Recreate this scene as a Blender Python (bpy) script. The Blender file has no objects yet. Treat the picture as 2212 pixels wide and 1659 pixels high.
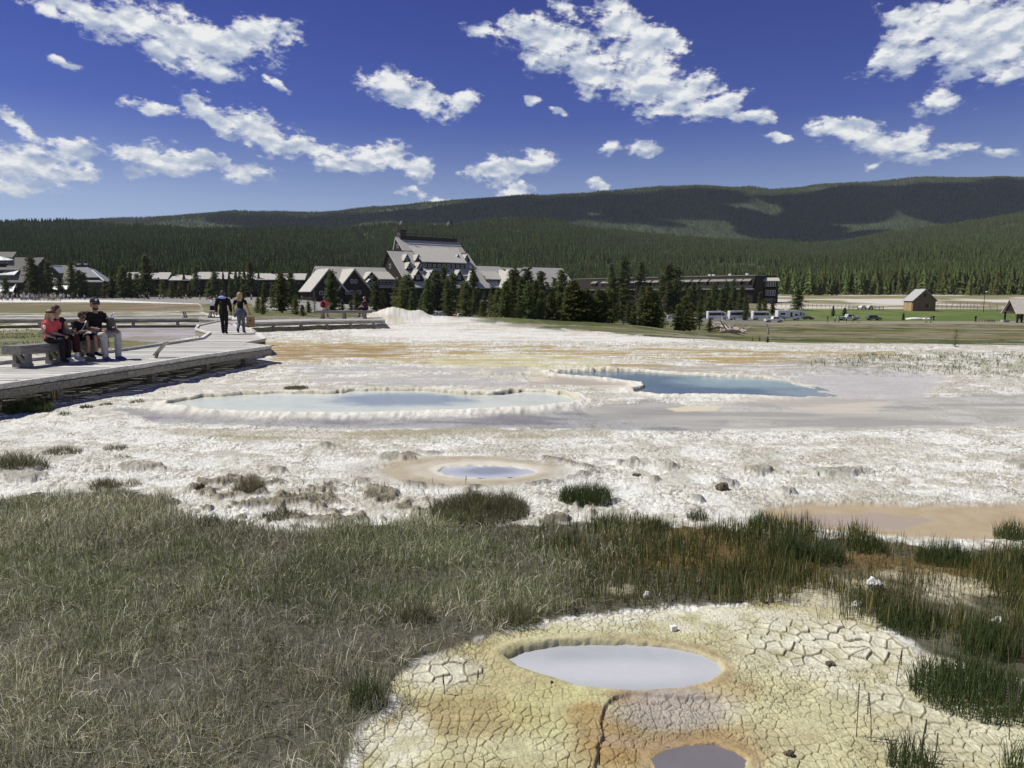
import bpy, math, random
import numpy as np
from mathutils import Vector, Matrix
R = math.radians
C = bpy.context.scene.collection
sc = bpy.context.scene
# ------------------------------------------------------------------ camera
FP, CX, CY = 1536.0, 1106.0, 829.5          # focal length and centre in a 2212 x 1659 frame
EYE = 1.95
PITCH = math.atan((CY - 636.0) / FP)
cam = bpy.data.cameras.new('camera'); camo = bpy.data.objects.new('camera', cam); C.objects.link(camo)
cam.sensor_width = 36.0; cam.lens = 36.0 * FP / 2212.0; cam.clip_start = 0.05; cam.clip_end = 20000
camo.location = (0, 0, EYE); camo.rotation_euler = (R(90) - PITCH, 0, 0)
sc.camera = camo
CP, SP = math.cos(PITCH), math.sin(PITCH)
def ray(X, Y):
    a, b = (X - CX) / FP, (CY - Y) / FP
    return Vector((a, CP + b * SP, -SP + b * CP))
def at(X, Y, z=0.0):
    d = ray(X, Y); t = (z - EYE) / d.z
    return Vector((d.x * t, d.y * t, z))
def atd(X, Y, dist):
    d = ray(X, Y); t = dist / d.y
    return Vector((d.x * t, dist, EYE + d.z * t))
def proj(x, y, z):
    zc = y * CP - (z - EYE) * SP; yc = y * SP + (z - EYE) * CP
    return CX + FP * x / zc, CY - FP * yc / zc
# ------------------------------------------------------------------ light
SAZ, SEL = R(-84), R(55)
SUN = Vector((math.sin(SAZ) * math.cos(SEL), math.cos(SAZ) * math.cos(SEL), math.sin(SEL)))
sl = bpy.data.lights.new('sun', 'SUN'); so = bpy.data.objects.new('sun', sl); C.objects.link(so)
sl.energy = 4.8; sl.angle = R(0.53); sl.color = (1.0, 0.975, 0.90)
so.rotation_euler = SUN.to_track_quat('Z', 'Y').to_euler(); so.location = (-30, 20, 60)
vs = sc.view_settings; vs.view_transform = 'Standard'; vs.look = 'None'; vs.exposure = 0.0; vs.gamma = 1.0
# ------------------------------------------------------------------ sky with fair weather clouds
CLOUDS = [(190,30,95,34,10),(300,62,130,42,12),(400,88,130,42,8),(500,95,110,36,-8),(570,72,70,28,-10),(470,145,70,22,5),(330,110,60,18,15),
 (325,232,48,16,10),(428,222,36,20,30),(490,255,70,26,28),(570,290,90,30,18),(650,318,60,18,8),
 (50,360,90,40,0),(140,330,60,24,-10),(20,400,45,16,0),(165,372,38,16,0),(20,262,42,13,20),
 (310,335,60,24,-10),(360,350,100,22,4),(520,364,78,17,6),(450,345,40,14,0),
 (800,330,60,20,-8),(765,350,85,14,0),(905,362,28,26,10),(850,352,40,12,0),
 (850,185,66,24,10),(890,215,88,26,12),(1000,218,48,13,0),
 (1060,362,48,20,0),(1105,368,70,18,-5),(1165,342,40,19,-10),(1112,412,42,14,0),(890,420,28,9,0),(950,430,28,9,10),
 (1130,70,50,30,0),(1190,95,80,50,15),(1265,135,80,46,25),(1205,12,26,16,0),(1345,45,66,30,15),(1420,85,75,24,25),
 (1370,120,60,50,10),(1400,180,80,52,10),(1480,205,90,40,15),(1560,225,45,22,-20),(1615,248,44,13,0),(1450,235,70,16,0),
 (1325,318,25,12,-10),(1395,322,30,20,0),(1290,394,26,13,0),(1155,226,22,8,10),(1210,246,12,7,0),
 (1810,285,52,26,10),(1880,300,55,26,25),(1960,305,56,26,10),(1985,340,50,13,0),(2085,316,28,14,0),(2165,330,34,8,10),(1860,262,26,9,20),
 (2060,50,110,40,15),(2150,40,90,60,0),(2130,115,100,46,0),(1985,115,90,34,-10),(1905,140,42,16,-10),(1945,45,40,16,10),(2180,160,50,16,0),(1990,70,60,30,0),
 (2035,228,42,24,0),(1685,292,30,9,10),(590,182,28,9,30),(1040,66,34,13,10),(150,146,26,9,10),(100,20,40,16,10),(60,290,24,8,0),(1888,362,16,7,0),(2110,8,60,18,0)]
w = bpy.data.worlds.new('World'); sc.world = w; w.use_nodes = True
nt = w.node_tree; N = nt.nodes; L = nt.links; N.clear()
def nd(tree, t, **kw):
    n = tree.nodes.new(t)
    for k, v in kw.items(): setattr(n, k, v)
    return n
def mth(tree, op, a, b=None, c=None, clamp=False):
    n = tree.nodes.new('ShaderNodeMath'); n.operation = op; n.use_clamp = clamp
    for i, v in enumerate((a, b, c)):
        if v is None: continue
        if isinstance(v, (int, float)): n.inputs[i].default_value = v
        else: tree.links.new(v, n.inputs[i])
    return n.outputs[0]
def mixc(tree, f, a, b, mode='MIX'):
    n = tree.nodes.new('ShaderNodeMix'); n.data_type = 'RGBA'; n.blend_type = mode
    for i, v in ((0, f), (6, a), (7, b)):
        if isinstance(v, (int, float)): n.inputs[i].default_value = v
        elif isinstance(v, (tuple, list)): n.inputs[i].default_value = (*v[:3], 1)
        else: tree.links.new(v, n.inputs[i])
    return n.outputs[2]
def ramp(tree, f, stops, interp='LINEAR'):
    n = tree.nodes.new('ShaderNodeValToRGB'); n.color_ramp.interpolation = interp
    e = n.color_ramp.elements
    while len(e) < len(stops): e.new(0.5)
    for i, (p, c) in enumerate(stops):
        e[i].position = p; e[i].color = (*c, 1) if isinstance(c, (tuple, list)) else (c, c, c, 1)
    tree.links.new(f, n.inputs[0]); return n.outputs[0]
def sstep(tree, v, a, b):
    n = tree.nodes.new('ShaderNodeMapRange'); n.interpolation_type = 'SMOOTHSTEP'
    tree.links.new(v, n.inputs[0]); n.inputs[1].default_value = a; n.inputs[2].default_value = b
    return n.outputs[0]
def noise(tree, vec, scale, detail=4, rough=0.55, out=0, lac=2.0):
    n = tree.nodes.new('ShaderNodeTexNoise'); n.inputs['Scale'].default_value = scale
    n.inputs['Detail'].default_value = detail; n.inputs['Roughness'].default_value = rough; n.inputs['Lacunarity'].default_value = lac
    if vec is not None: tree.links.new(vec, n.inputs['Vector'])
    return n.outputs[out]
def mapping(tree, vec, loc=(0, 0, 0), rot=(0, 0, 0), scl=(1, 1, 1), typ='POINT'):
    n = tree.nodes.new('ShaderNodeMapping'); n.vector_type = typ
    n.inputs[1].default_value = loc; n.inputs[2].default_value = rot; n.inputs[3].default_value = scl
    tree.links.new(vec, n.inputs[0]); return n.outputs[0]
tc = nd(nt, 'ShaderNodeTexCoord'); sx = nd(nt, 'ShaderNodeSeparateXYZ'); L.new(tc.outputs['Generated'], sx.inputs[0])
az = mth(nt, 'ARCTAN2', sx.outputs[0], sx.outputs[1]); el = mth(nt, 'ARCSINE', sx.outputs[2])
cb = nd(nt, 'ShaderNodeCombineXYZ'); L.new(az, cb.inputs[0]); L.new(el, cb.inputs[1])
sky = nd(nt, 'ShaderNodeTexSky', sky_type='NISHITA', sun_disc=False, sun_elevation=SEL, sun_rotation=SAZ, altitude=2200, air_density=1.0, dust_density=0.1, ozone_density=3.0)
tint = ramp(nt, mth(nt, 'DIVIDE', el, 0.60, clamp=True), [(0.0,(1.05,0.92,0.96)),(0.2,(0.98,0.84,0.90)),(0.257,(0.78,0.69,0.85)),(0.38,(0.34,0.37,0.79)),(0.5,(0.28,0.31,0.76)),(0.62,(0.25,0.265,0.73)),(1.0,(0.23,0.24,0.62))])
skyc = mixc(nt, 1.0, sky.outputs[0], tint, 'MULTIPLY')
wn = nd(nt, 'ShaderNodeTexNoise'); wn.inputs['Scale'].default_value = 22; wn.inputs['Detail'].default_value = 5; L.new(cb.outputs[0], wn.inputs['Vector'])
wv = nd(nt, 'ShaderNodeVectorMath', operation='SUBTRACT'); L.new(wn.outputs[1], wv.inputs[0]); wv.inputs[1].default_value = (0.5, 0.5, 0.5)
ws = nd(nt, 'ShaderNodeVectorMath', operation='SCALE'); L.new(wv.outputs[0], ws.inputs[0]); ws.inputs['Scale'].default_value = 0.040
wa = nd(nt, 'ShaderNodeVectorMath', operation='ADD'); L.new(cb.outputs[0], wa.inputs[0]); L.new(ws.outputs[0], wa.inputs[1])
dm = None; sw = None; sy = None
for X, Y, rx, ry, ro in CLOUDS:
    d = ray(X, Y).normalized(); a0 = math.atan2(d.x, d.y); e0 = math.asin(d.z); k = (ray(X, Y).length * FP)
    m = mapping(nt, wa.outputs[0], (a0, e0, 0), (0, 0, R(-ro)), (rx * 1.32 / k / math.cos(e0), ry * 1.45 / k, 1), 'TEXTURE')
    ln = nd(nt, 'ShaderNodeVectorMath', operation='LENGTH'); L.new(m, ln.inputs[0])
    dm = ln.outputs[1] if dm is None else mth(nt, 'SMOOTH_MIN', dm, ln.outputs[1], 0.25)
    wq = mth(nt, 'POWER', mth(nt, 'SUBTRACT', 1.7, ln.outputs[1], clamp=False), 3.0); wq = mth(nt, 'MAXIMUM', wq, 0.0); sp_ = nd(nt, 'ShaderNodeSeparateXYZ'); L.new(m, sp_.inputs[0]); yq = mth(nt, 'MULTIPLY', wq, sp_.outputs[1])
    sw = wq if sw is None else mth(nt, 'ADD', sw, wq); sy = yq if sy is None else mth(nt, 'ADD', sy, yq)
st1 = mapping(nt, cb.outputs[0], (0, 0, 0), (0, 0, R(18)), (1.0, 1.8, 1))
st2 = mapping(nt, cb.outputs[0], (0.006, -0.011, 0), (0, 0, R(18)), (1.0, 1.8, 1))
n1 = noise(nt, st1, 26, 9, 0.62); n3 = noise(nt, st1, 24, 4, 0.5); n2 = noise(nt, st2, 24, 4, 0.5)
dens = mth(nt, 'ADD', mth(nt, 'SUBTRACT', 1.0, dm), mth(nt, 'MULTIPLY', mth(nt, 'SUBTRACT', n1, 0.52), 2.3)); dens = mth(nt, 'ADD', dens, mth(nt, 'MULTIPLY', mth(nt, 'SUBTRACT', noise(nt, st1, 95, 6, 0.6), 0.5), 1.1))
alpha = sstep(nt, dens, 0.0, 0.58)
bl = mth(nt, 'ADD', 0.55, mth(nt, 'MULTIPLY', mth(nt, 'SUBTRACT', n3, n2), 4.2))
thick = sstep(nt, dens, 0.1, 0.9); hgt = sstep(nt, mth(nt, 'DIVIDE', sy, mth(nt, 'ADD', sw, 0.01)), -0.75, 0.45)
lit = mth(nt, 'ADD', bl, mth(nt, 'MULTIPLY', mth(nt, 'SUBTRACT', mth(nt, 'MULTIPLY', hgt, 1.0), 0.62), 0.62), clamp=True)
cloudc = ramp(nt, lit, [(0.0, (3.9, 4.6, 6.0)), (0.5, (6.2, 6.7, 7.4)), (0.95, (9.0, 9.1, 9.0))])
fin = mixc(nt, mth(nt, 'MULTIPLY', alpha, 0.97), skyc, cloudc)
bg = nd(nt, 'ShaderNodeBackground'); bg.inputs[1].default_value = 0.10; L.new(fin, bg.inputs[0])
wo = nd(nt, 'ShaderNodeOutputWorld'); L.new(bg.outputs[0], wo.inputs[0])
w.cycles.sampling_method = 'MANUAL'; w.cycles.sample_map_resolution = 512
# ------------------------------------------------------------------ helpers
rng = np.random.default_rng(7); random.seed(7)
def tag(o, label=None, cat=None, group=None, kind=None):
    if label: o['label'] = label
    if cat: o['category'] = cat
    if group: o['group'] = group
    if kind: o['kind'] = kind
    return o
def empty(name, loc, rz=0, label=None, cat=None, group=None):
    o = bpy.data.objects.new(name, None); C.objects.link(o); o.location = loc; o.rotation_euler = (0, 0, rz); o.empty_display_size = 0.2
    return tag(o, label, cat, group)
def link(name, me, mat=None, parent=None):
    o = bpy.data.objects.new(name, me); C.objects.link(o)
    if mat is not None and not me.materials: me.materials.append(mat)
    if parent is not None: o.parent = parent
    return o
def copy_tree(o, parent=None):
    c = o.copy(); C.objects.link(c); c.parent = parent
    for ch in [q for q in o.children if q is not c]: copy_tree(ch, c)
    return c
def npmesh(name, V, F, attrs=None, smooth=False):
    """V (n,3) float, F (m,k) int with k constant; attrs = {name: (n,3) colours or (n,) floats}"""
    me = bpy.data.meshes.new(name); V = np.ascontiguousarray(V, np.float32); F = np.ascontiguousarray(F, np.int32)
    m, k = F.shape
    me.vertices.add(len(V)); me.vertices.foreach_set('co', V.ravel())
    me.loops.add(m * k); me.loops.foreach_set('vertex_index', F.ravel())
    me.polygons.add(m); me.polygons.foreach_set('loop_start', np.arange(0, m * k, k, dtype=np.int32))
    me.polygons.foreach_set('loop_total', np.full(m, k, np.int32))
    if smooth: me.polygons.foreach_set('use_smooth', np.ones(m, bool))
    me.update(calc_edges=True)
    for an, av in (attrs or {}).items():
        av = np.asarray(av, np.float32)
        if av.ndim == 2:
            a = me.attributes.new(an, 'FLOAT_COLOR', 'POINT'); a.data.foreach_set('color', np.hstack([av, np.ones((len(av), 1), np.float32)]).ravel())
        else:
            a = me.attributes.new(an, 'FLOAT', 'POINT'); a.data.foreach_set('value', av)
    return me
class MB:
    def __init__(s): s.v = []; s.f = []
    def add(s, vs, fs):
        b = len(s.v); s.v += [tuple(p) for p in vs]; s.f += [tuple(b + i for i in f) for f in fs]; return s
    def box(s, c, size, rz=0, rot=None):
        hx, hy, hz = size[0] / 2, size[1] / 2, size[2] / 2
        m = rot if rot is not None else Matrix.Rotation(rz, 3, 'Z'); c = Vector(c)
        p = [c + m @ Vector((a * hx, b * hy, d * hz)) for a in (-1, 1) for b in (-1, 1) for d in (-1, 1)]
        return s.add(p, [(0, 1, 3, 2), (4, 6, 7, 5), (0, 4, 5, 1), (2, 3, 7, 6), (0, 2, 6, 4), (1, 5, 7, 3)])
    def beam(s, a, b, wx, wz, up=Vector((0, 0, 1))):
        a, b = Vector(a), Vector(b); d = (b - a).normalized(); x = d.cross(up)
        if x.length < 1e-4: x = d.cross(Vector((1, 0, 0)))
        x.normalize(); z = x.cross(d)
        p = [q + x * (i * wx / 2) + z * (j * wz / 2) for q in (a, b) for i, j in ((-1, -1), (1, -1), (1, 1), (-1, 1))]
        return s.add(p, [(0, 1, 2, 3), (7, 6, 5, 4), (0, 4, 5, 1), (1, 5, 6, 2), (2, 6, 7, 3), (3, 7, 4, 0)])
    def tube(s, pts, rad, n=8, cap=True):
        pts = [Vector(p) for p in pts]; rad = rad if isinstance(rad, (list, tuple)) else [rad] * len(pts)
        vs = []; pv = None
        for i, p in enumerate(pts):
            d = (pts[min(i + 1, len(pts) - 1)] - pts[max(i - 1, 0)]).normalized()
            x = d.cross(Vector((0, 0, 1))) if pv is None else pv - d * pv.dot(d)
            if x.length < 1e-4: x = d.cross(Vector((1, 0, 0)))
            x.normalize(); pv = x; y = d.cross(x); r = rad[i]; rx, ry = r if isinstance(r, (tuple, list)) else (r, r)
            vs += [p + x * math.cos(2 * math.pi * k / n) * rx + y * math.sin(2 * math.pi * k / n) * ry for k in range(n)]
        fs = [(i * n + k, i * n + (k + 1) % n, (i + 1) * n + (k + 1) % n, (i + 1) * n + k) for i in range(len(pts) - 1) for k in range(n)]
        if cap: fs += [tuple(range(n))[::-1], tuple((len(pts) - 1) * n + k for k in range(n))]
        return s.add(vs, fs)
    def ell(s, c, r, nu=12, nv=8, rot=None):
        m = rot or Matrix.Identity(3); c = Vector(c); vs = [c + m @ Vector((0, 0, -r[2]))]
        for j in range(1, nv):
            t = -math.pi / 2 + math.pi * j / nv
            vs += [c + m @ Vector((math.cos(t) * math.cos(2 * math.pi * i / nu) * r[0], math.cos(t) * math.sin(2 * math.pi * i / nu) * r[1], math.sin(t) * r[2])) for i in range(nu)]
        vs.append(c + m @ Vector((0, 0, r[2]))); fs = []
        for i in range(nu):
            fs.append((0, 1 + (i + 1) % nu, 1 + i))
            for j in range(nv - 2): fs.append((1 + j * nu + i, 1 + j * nu + (i + 1) % nu, 1 + (j + 1) * nu + (i + 1) % nu, 1 + (j + 1) * nu + i))
            fs.append((1 + (nv - 2) * nu + i, 1 + (nv - 2) * nu + (i + 1) % nu, len(vs) - 1))
        return s.add(vs, fs)
    def prism(s, poly, vec):
        n = len(poly); v = Vector(vec); p = [Vector(q) for q in poly]
        return s.add(p + [q + v for q in p], [tuple(range(n))[::-1], tuple(range(n, 2 * n))] + [(i, (i + 1) % n, n + (i + 1) % n, n + i) for i in range(n)])
    def quad(s, *p): return s.add(p, [tuple(range(len(p)))])
    def mesh(s, name, mat=None, smooth=False):
        me = bpy.data.meshes.new(name); me.from_pydata(s.v, [], s.f)
        if smooth: me.polygons.foreach_set('use_smooth', [True] * len(me.polygons))
        if mat: me.materials.append(mat)
        me.update(); return me
    def build(s, name, mat, parent=None, smooth=False, bevel=0):
        o = link(name, s.mesh(name, mat, smooth), None, parent)
        if bevel:
            b = o.modifiers.new('bevel', 'BEVEL'); b.width = bevel; b.segments = 2; b.limit_method = 'ANGLE'
        return o
MATS = {}
def leafy(m, amt=.4):
    """thin needles and blades let part of the light through"""
    t = m.node_tree; b = t.nodes['Principled BSDF']; o = t.nodes['Material Output']; tr = nd(t, 'ShaderNodeBsdfTranslucent'); mx = nd(t, 'ShaderNodeMixShader'); mx.inputs[0].default_value = amt
    t.links.new(b.inputs['Base Color'].links[0].from_socket, tr.inputs[0]); t.links.new(b.outputs[0], mx.inputs[1]); t.links.new(tr.outputs[0], mx.inputs[2]); t.links.new(mx.outputs[0], o.inputs[0]); return m
def mat(name, col, rough=0.8, var=0.25, scale=4.0, bump=0.0, spec=0.3, stretch=(1, 1, 1), col2=None, coat=0, metal=0, objrand=0.0):
    if name in MATS: return MATS[name]
    m = bpy.data.materials.new(name); m.use_nodes = True; t = m.node_tree; b = t.nodes['Principled BSDF']
    tcn = nd(t, 'ShaderNodeTexCoord'); v = mapping(t, tcn.outputs['Object'], scl=stretch)
    nz = noise(t, v, scale, 6, 0.6)
    lo = tuple(c * (1 - var) for c in col) if col2 is None else col2
    hi = tuple(min(1, c * (1 + var)) for c in col) if col2 is None else col
    cc = ramp(t, nz, [(0.3, lo), (0.7, hi)])
    if objrand:
        oi = nd(t, 'ShaderNodeObjectInfo'); hs = nd(t, 'ShaderNodeHueSaturation'); L2 = t.links
        L2.new(cc, hs.inputs['Color']); L2.new(mth(t, 'ADD', 1 - objrand, mth(t, 'MULTIPLY', oi.outputs['Random'], 2 * objrand)), hs.inputs['Value'])
        L2.new(mth(t, 'ADD', 0.5 - objrand * .08, mth(t, 'MULTIPLY', oi.outputs['Random'], objrand * .16)), hs.inputs['Hue']); cc = hs.outputs[0]
    t.links.new(cc, b.inputs['Base Color']); b.inputs['Roughness'].default_value = rough; b.inputs['Specular IOR Level'].default_value = spec
    b.inputs['Metallic'].default_value = metal; b.inputs['Coat Weight'].default_value = coat
    if bump:
        bn = nd(t, 'ShaderNodeBump'); bn.inputs['Strength'].default_value = bump; bn.inputs['Distance'].default_value = 0.02
        t.links.new(nz, bn.inputs['Height']); t.links.new(bn.outputs[0], b.inputs['Normal'])
    MATS[name] = m; return m
_T = [np.random.default_rng(100 + i).random((256, 256)).astype(np.float32) for i in range(8)]
def vnoise(x, y, s=0):
    T = _T[s % 8]; xi = np.floor(x).astype(np.int64); yi = np.floor(y).astype(np.int64); fx = x - xi; fy = y - yi
    fx = fx * fx * (3 - 2 * fx); fy = fy * fy * (3 - 2 * fy); a, b = xi & 255, (xi + 1) & 255; c, d = yi & 255, (yi + 1) & 255
    return (T[a, c] * (1 - fx) + T[b, c] * fx) * (1 - fy) + (T[a, d] * (1 - fx) + T[b, d] * fx) * fy
def fbm(x, y, o=4, s=0, g=0.5):
    r = 0; a = 1.0; t = 0
    for i in range(o):
        r = r + a * vnoise(x, y, s + i); t += a; a *= g; x, y = (x * 1.616 - y * 1.2) + 17.3, (x * 1.2 + y * 1.616) - 5.1
    return r / t
def ss(a, b, v):
    t = np.clip((v - a) / (b - a), 0, 1); return t * t * (3 - 2 * t)
def sdpoly(x, y, pts):
    """signed distance, positive inside"""
    d = np.full(x.shape, 1e18); ins = np.zeros(x.shape, bool); n = len(pts)
    for i in range(n):
        ax, ay = pts[i]; bx, by = pts[(i + 1) % n]; ex, ey = bx - ax, by - ay
        t = np.clip(((x - ax) * ex + (y - ay) * ey) / (ex * ex + ey * ey + 1e-12), 0, 1)
        d = np.minimum(d, (x - ax - t * ex) ** 2 + (y - ay - t * ey) ** 2)
        cnd = ((ay > y) != (by > y)); xx = ax + (y - ay) * ex / (ey if abs(ey) > 1e-12 else 1e-12); ins ^= cnd & (x < xx)
    return np.where(ins, 1, -1) * np.sqrt(d)
def voronoi(x, y, seed=0, jit=0.9):
    xi = np.floor(x).astype(int); yi = np.floor(y).astype(int); T, U = _T[seed], _T[(seed + 3) % 8]
    best = np.full(x.shape, 1e9); bx = np.zeros_like(x); by = np.zeros_like(x); ida = np.zeros(x.shape)
    pts = []
    for i in range(-2, 3):
        for j in range(-2, 3):
            cx, cy = xi + i, yi + j; px = cx + .5 + (T[cx & 255, cy & 255] - .5) * jit; py = cy + .5 + (U[cx & 255, cy & 255] - .5) * jit
            d = (px - x) ** 2 + (py - y) ** 2; k = d < best
            best = np.where(k, d, best); bx = np.where(k, px, bx); by = np.where(k, py, by); ida = np.where(k, T[(cx * 7) & 255, (cy * 5) & 255], ida); pts.append((px, py))
    e = np.full(x.shape, 1e9)
    for px, py in pts:
        ddx, ddy = px - bx, py - by; l = np.sqrt(ddx ** 2 + ddy ** 2); ok = l > 1e-6
        v = ((x - (bx + px) / 2) * -ddx + (y - (by + py) / 2) * -ddy) / np.where(ok, l, 1)
        e = np.where(ok, np.minimum(e, v), e)
    return e, ida, x - bx, y - by
# ------------------------------------------------------------------ ground
def zpix(pts, z=0.0): return [tuple(at(X, Y, z)[:2]) for X, Y in pts]
def edge_dist(u):       # where the flat sinter terrace ends, by bearing
    return np.interp(u, [-.75, -.35, -.2, -.07, .06, .22, .4, .72, 1.2], [200, 120, 60, 47, 38, 31, 28.5, 27, 26])
def terrain(x, y):
    y = np.maximum(y, 0.3); u = x / y
    zl = np.interp(y, [0, 40, 100, 180, 270, 330, 420, 500], [0, 0, -.35, -.1, .4, .8, 1.0, 1.0])
    zm = np.interp(y, [0, 47, 60, 100, 150, 200, 260, 380, 450, 500], [0, 0, -.7, -2.5, -3.6, -4.4, -4.2, -4.2, -3.5, -3])
    yy = y - edge_dist(u) + 27
    zr = np.interp(yy, [0, 27, 31, 45, 60, 80, 100, 130, 150, 180, 205, 240, 320, 400, 500], [0, 0, -.25, -.9, -1.7, -2.6, -3.3, -4.2, -4.6, -4.8, -4.6, -3.4, -1.0, 1.6, 5])
    f1 = ss(-.36, -.12, u); f2 = ss(.10, .34, u)
    z = zl * (1 - f1) + zm * f1; z = z * (1 - f2) + zr * f2
    cx, cy = at(850, 697)[:2]; r = np.hypot((x - cx), (y - cy) * .8)
    z = z + 0.78 * np.exp(-(r / 2.3) ** 4) * (0.88 + .12 * np.cos(x * 3.1)) + 0.55 * np.exp(-(((x - cx - 4.5) / 8.0) ** 2 + ((y - cy) / 4.0) ** 2))
    return z
def gz(x, y): return float(terrain(np.array([float(x)]), np.array([float(y)]))[0])
def gat(X, Y, dmin=2.0, dmax=335.0):          # ground point seen at X, Y (marching out along the view ray)
    d = ray(X, Y); p = None
    for t in np.geomspace(dmin, dmax, 900):
        q = Vector((0, 0, EYE)) + d * (t / d.y)
        if q.z <= gz(q.x, q.y): p = q; break
    if p is None: p = Vector((0, 0, EYE)) + d * (dmax / d.y)
    return Vector((p.x, p.y, gz(p.x, p.y)))
POOLS = {   # outline in the 2212 frame, water level, rim height
 'milky': ([(366,880),(372,872),(440,859),(600,850),(725,852),(760,846),(830,845),(920,845),(1000,853),(1060,854),(1120,846),(1190,849),(1240,858),(1252,868),(1235,876),(1150,886),(1000,893),(800,897),(600,896),(450,891)], 0.03, 0.085),
 'blue': ([(1188,804),(1290,800),(1380,801),(1480,808),(1560,812),(1640,815),(1700,821),(1765,843),(1800,853),(1720,857),(1600,856),(1500,855),(1420,855),(1362,848),(1366,842),(1388,836),(1390,829),(1350,824),(1310,818),(1240,813),(1195,809)], 0.0, 0.06),
 'round': ([(945,1014),(960,1007),(1000,1003),(1050,1001),(1100,1003),(1140,1007),(1155,1014),(1140,1021),(1100,1026),(1050,1028),(1000,1026),(960,1021)], -0.01, 0.0),
 'front': ([(1090,1418),(1130,1402),(1200,1391),(1280,1386),(1350,1386),(1440,1393),(1510,1405),(1550,1424),(1562,1448),(1535,1468),(1470,1483),(1380,1487),(1300,1485),(1240,1475),(1180,1458),(1120,1440)], -0.018, 0.0),
 'small': ([(1412,1630),(1440,1611),(1490,1603),(1545,1604),(1590,1614),(1612,1634),(1600,1662),(1550,1682),(1480,1684),(1430,1664)], -0.022, 0.0)}
MUD = [(850,1475),(905,1435),(1040,1385),(1200,1342),(1420,1316),(1700,1303),(1880,1335),(1990,1415),(2090,1430),(2180,1500),(2260,1540),(2300,1790),(720,1790),(790,1565),(855,1530)]
GRASS = [(-300,1085),(-50,1080),(120,1070),(300,1062),(350,1090),(340,1130),(520,1140),(640,1150),(760,1135),(900,1125),(1100,1130),(1250,1128),(1400,1140),(1560,1150),(1700,1160),(1850,1168),(2010,1180),(2212,1195),(3150,1215),(3150,1560),(2560,1520),(2212,1460),(2090,1440),(1980,1400),(1880,1330),(1700,1300),(1420,1312),(1200,1338),(1040,1380),(905,1425),(850,1475),(850,1530),(780,1570),(740,1690),(700,1790),(-1100,1790),(-1100,1100)]
SCARP = [(1356,1497),(1330,1508),(1318,1520),(1296,1560),(1306,1590),(1290,1640),(1300,1720)]
rowsY = np.concatenate([np.arange(1800, 1300, -1.35), np.arange(1300, 1000, -1.6), np.arange(1000, 690, -1.15)])
prow = np.array([at(CX, Y)[1] for Y in rowsY])
prow = np.concatenate([[-6, 0.6, 1.2, 1.8], prow[prow > 2.0], np.geomspace(prow[-1] * 1.012, 480, 260)])
ucol = np.concatenate([[-3.2, -2.3, -1.8, -1.5], np.arange(-1.36, -0.86, .0055), np.arange(-0.86, 0.86, 1.75 / FP), np.arange(.8615, 1.36, .0055), [1.5, 1.8, 2.3, 3.2]])
gx = ucol[None, :] * (np.maximum(prow, 0.6)[:, None] + 0.0); gy = np.repeat(prow[:, None], len(ucol), 1)
nr, nc = gx.shape; gx = gx.ravel(); gy = gy.ravel()
tz = terrain(gx, gy)
PX, PY = proj(gx, np.maximum(gy, 1.5), tz)
near = gy < 62
# signed distances to the pools in metres
col = np.zeros((len(gx), 3)); relief = np.zeros(len(gx)); wet = np.zeros(len(gx))
n_lo = fbm(gx * .35, gy * .35, 4, 0); n_md = fbm(gx * 1.7, gy * 1.7, 4, 2); n_hi = fbm(gx * 9, gy * 9, 3, 4); n_vh = fbm(gx * 34, gy * 34, 3, 1); n_st = fbm(gx * .55, gy * 2.2, 5, 3)
n_pk = fbm(gx * 3.2, gy * 3.2, 3, 6)
def lay(mask, c, c2=None, n=None):
    global col
    c = np.array(c)[None, :]
    if c2 is not None: c = c * (1 - n[:, None]) + np.array(c2)[None, :] * n[:, None]
    col = col * (1 - mask[:, None]) + c * mask[:, None]
def pm(pts, soft=8, ky=3.0, amp=14, n=None):
    """soft mask of an outline given in the photo's frame, its border broken up by noise"""
    P = np.array(pts, float); x0, x1 = P[:, 0].min() - 90, P[:, 0].max() + 90; y0, y1 = P[:, 1].min() - 50, P[:, 1].max() + 50
    out = np.zeros(len(gx)); k = np.nonzero((PX > x0) & (PX < x1) & (PY > y0) & (PY < y1) & (gy > 1.5) & (gy < 480))[0]
    sd = sdpoly(PX[k], PY[k] * ky, [(a, b * ky) for a, b in pts]); q = (n_md if n is None else n)[k] - .5 + (n_hi[k] - .5) * .7
    out[k] = ss(-soft, soft, sd + q * amp * 2); return out
# crusty white sinter
kn = np.nonzero(near & (gy > 4) & (np.abs(gx / np.maximum(gy, .6)) < 1.36))[0]; pe = np.full(len(gx), .3); pid = np.full(len(gx), .5)
pe[kn], pid[kn], _, _ = voronoi(gx[kn] * 11 + 1.6 * n_hi[kn], gy[kn] * 8 + 1.6 * n_vh[kn], 2)
crev = ss(.19, .03, pe - .20 * (pid - .55)) * ss(.30, .52, n_pk * .6 + n_hi * .4)
relief += np.where(near, (ss(0, .3, pe) * .010 + pid * .007) * ss(.3, .6, n_pk + .12) * ss(16, 7, gy), 0); patch = ss(.44, .66, n_pk)
lay(np.ones(len(gx)), (.79, .78, .715), (.60, .585, .50), ss(.45, .75, n_md))
lay(crev * (.45 + .5 * patch), (.25, .215, .15), (.38, .345, .26), n_pk)
relief += np.where(near, (n_hi - .5) * .024 + (n_vh - .5) * .014 + (n_md - .5) * .035 + (n_lo - .5) * .08, 0)
lay(ss(.60, .70, n_vh * .7 + n_hi * .3) * near * .6, (.34, .315, .25)); lay(ss(.50, .62, n_st) * ss(.35, .6, n_hi) * near * .75, (.40, .37, .28), (.52, .49, .40), n_vh); 
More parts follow.
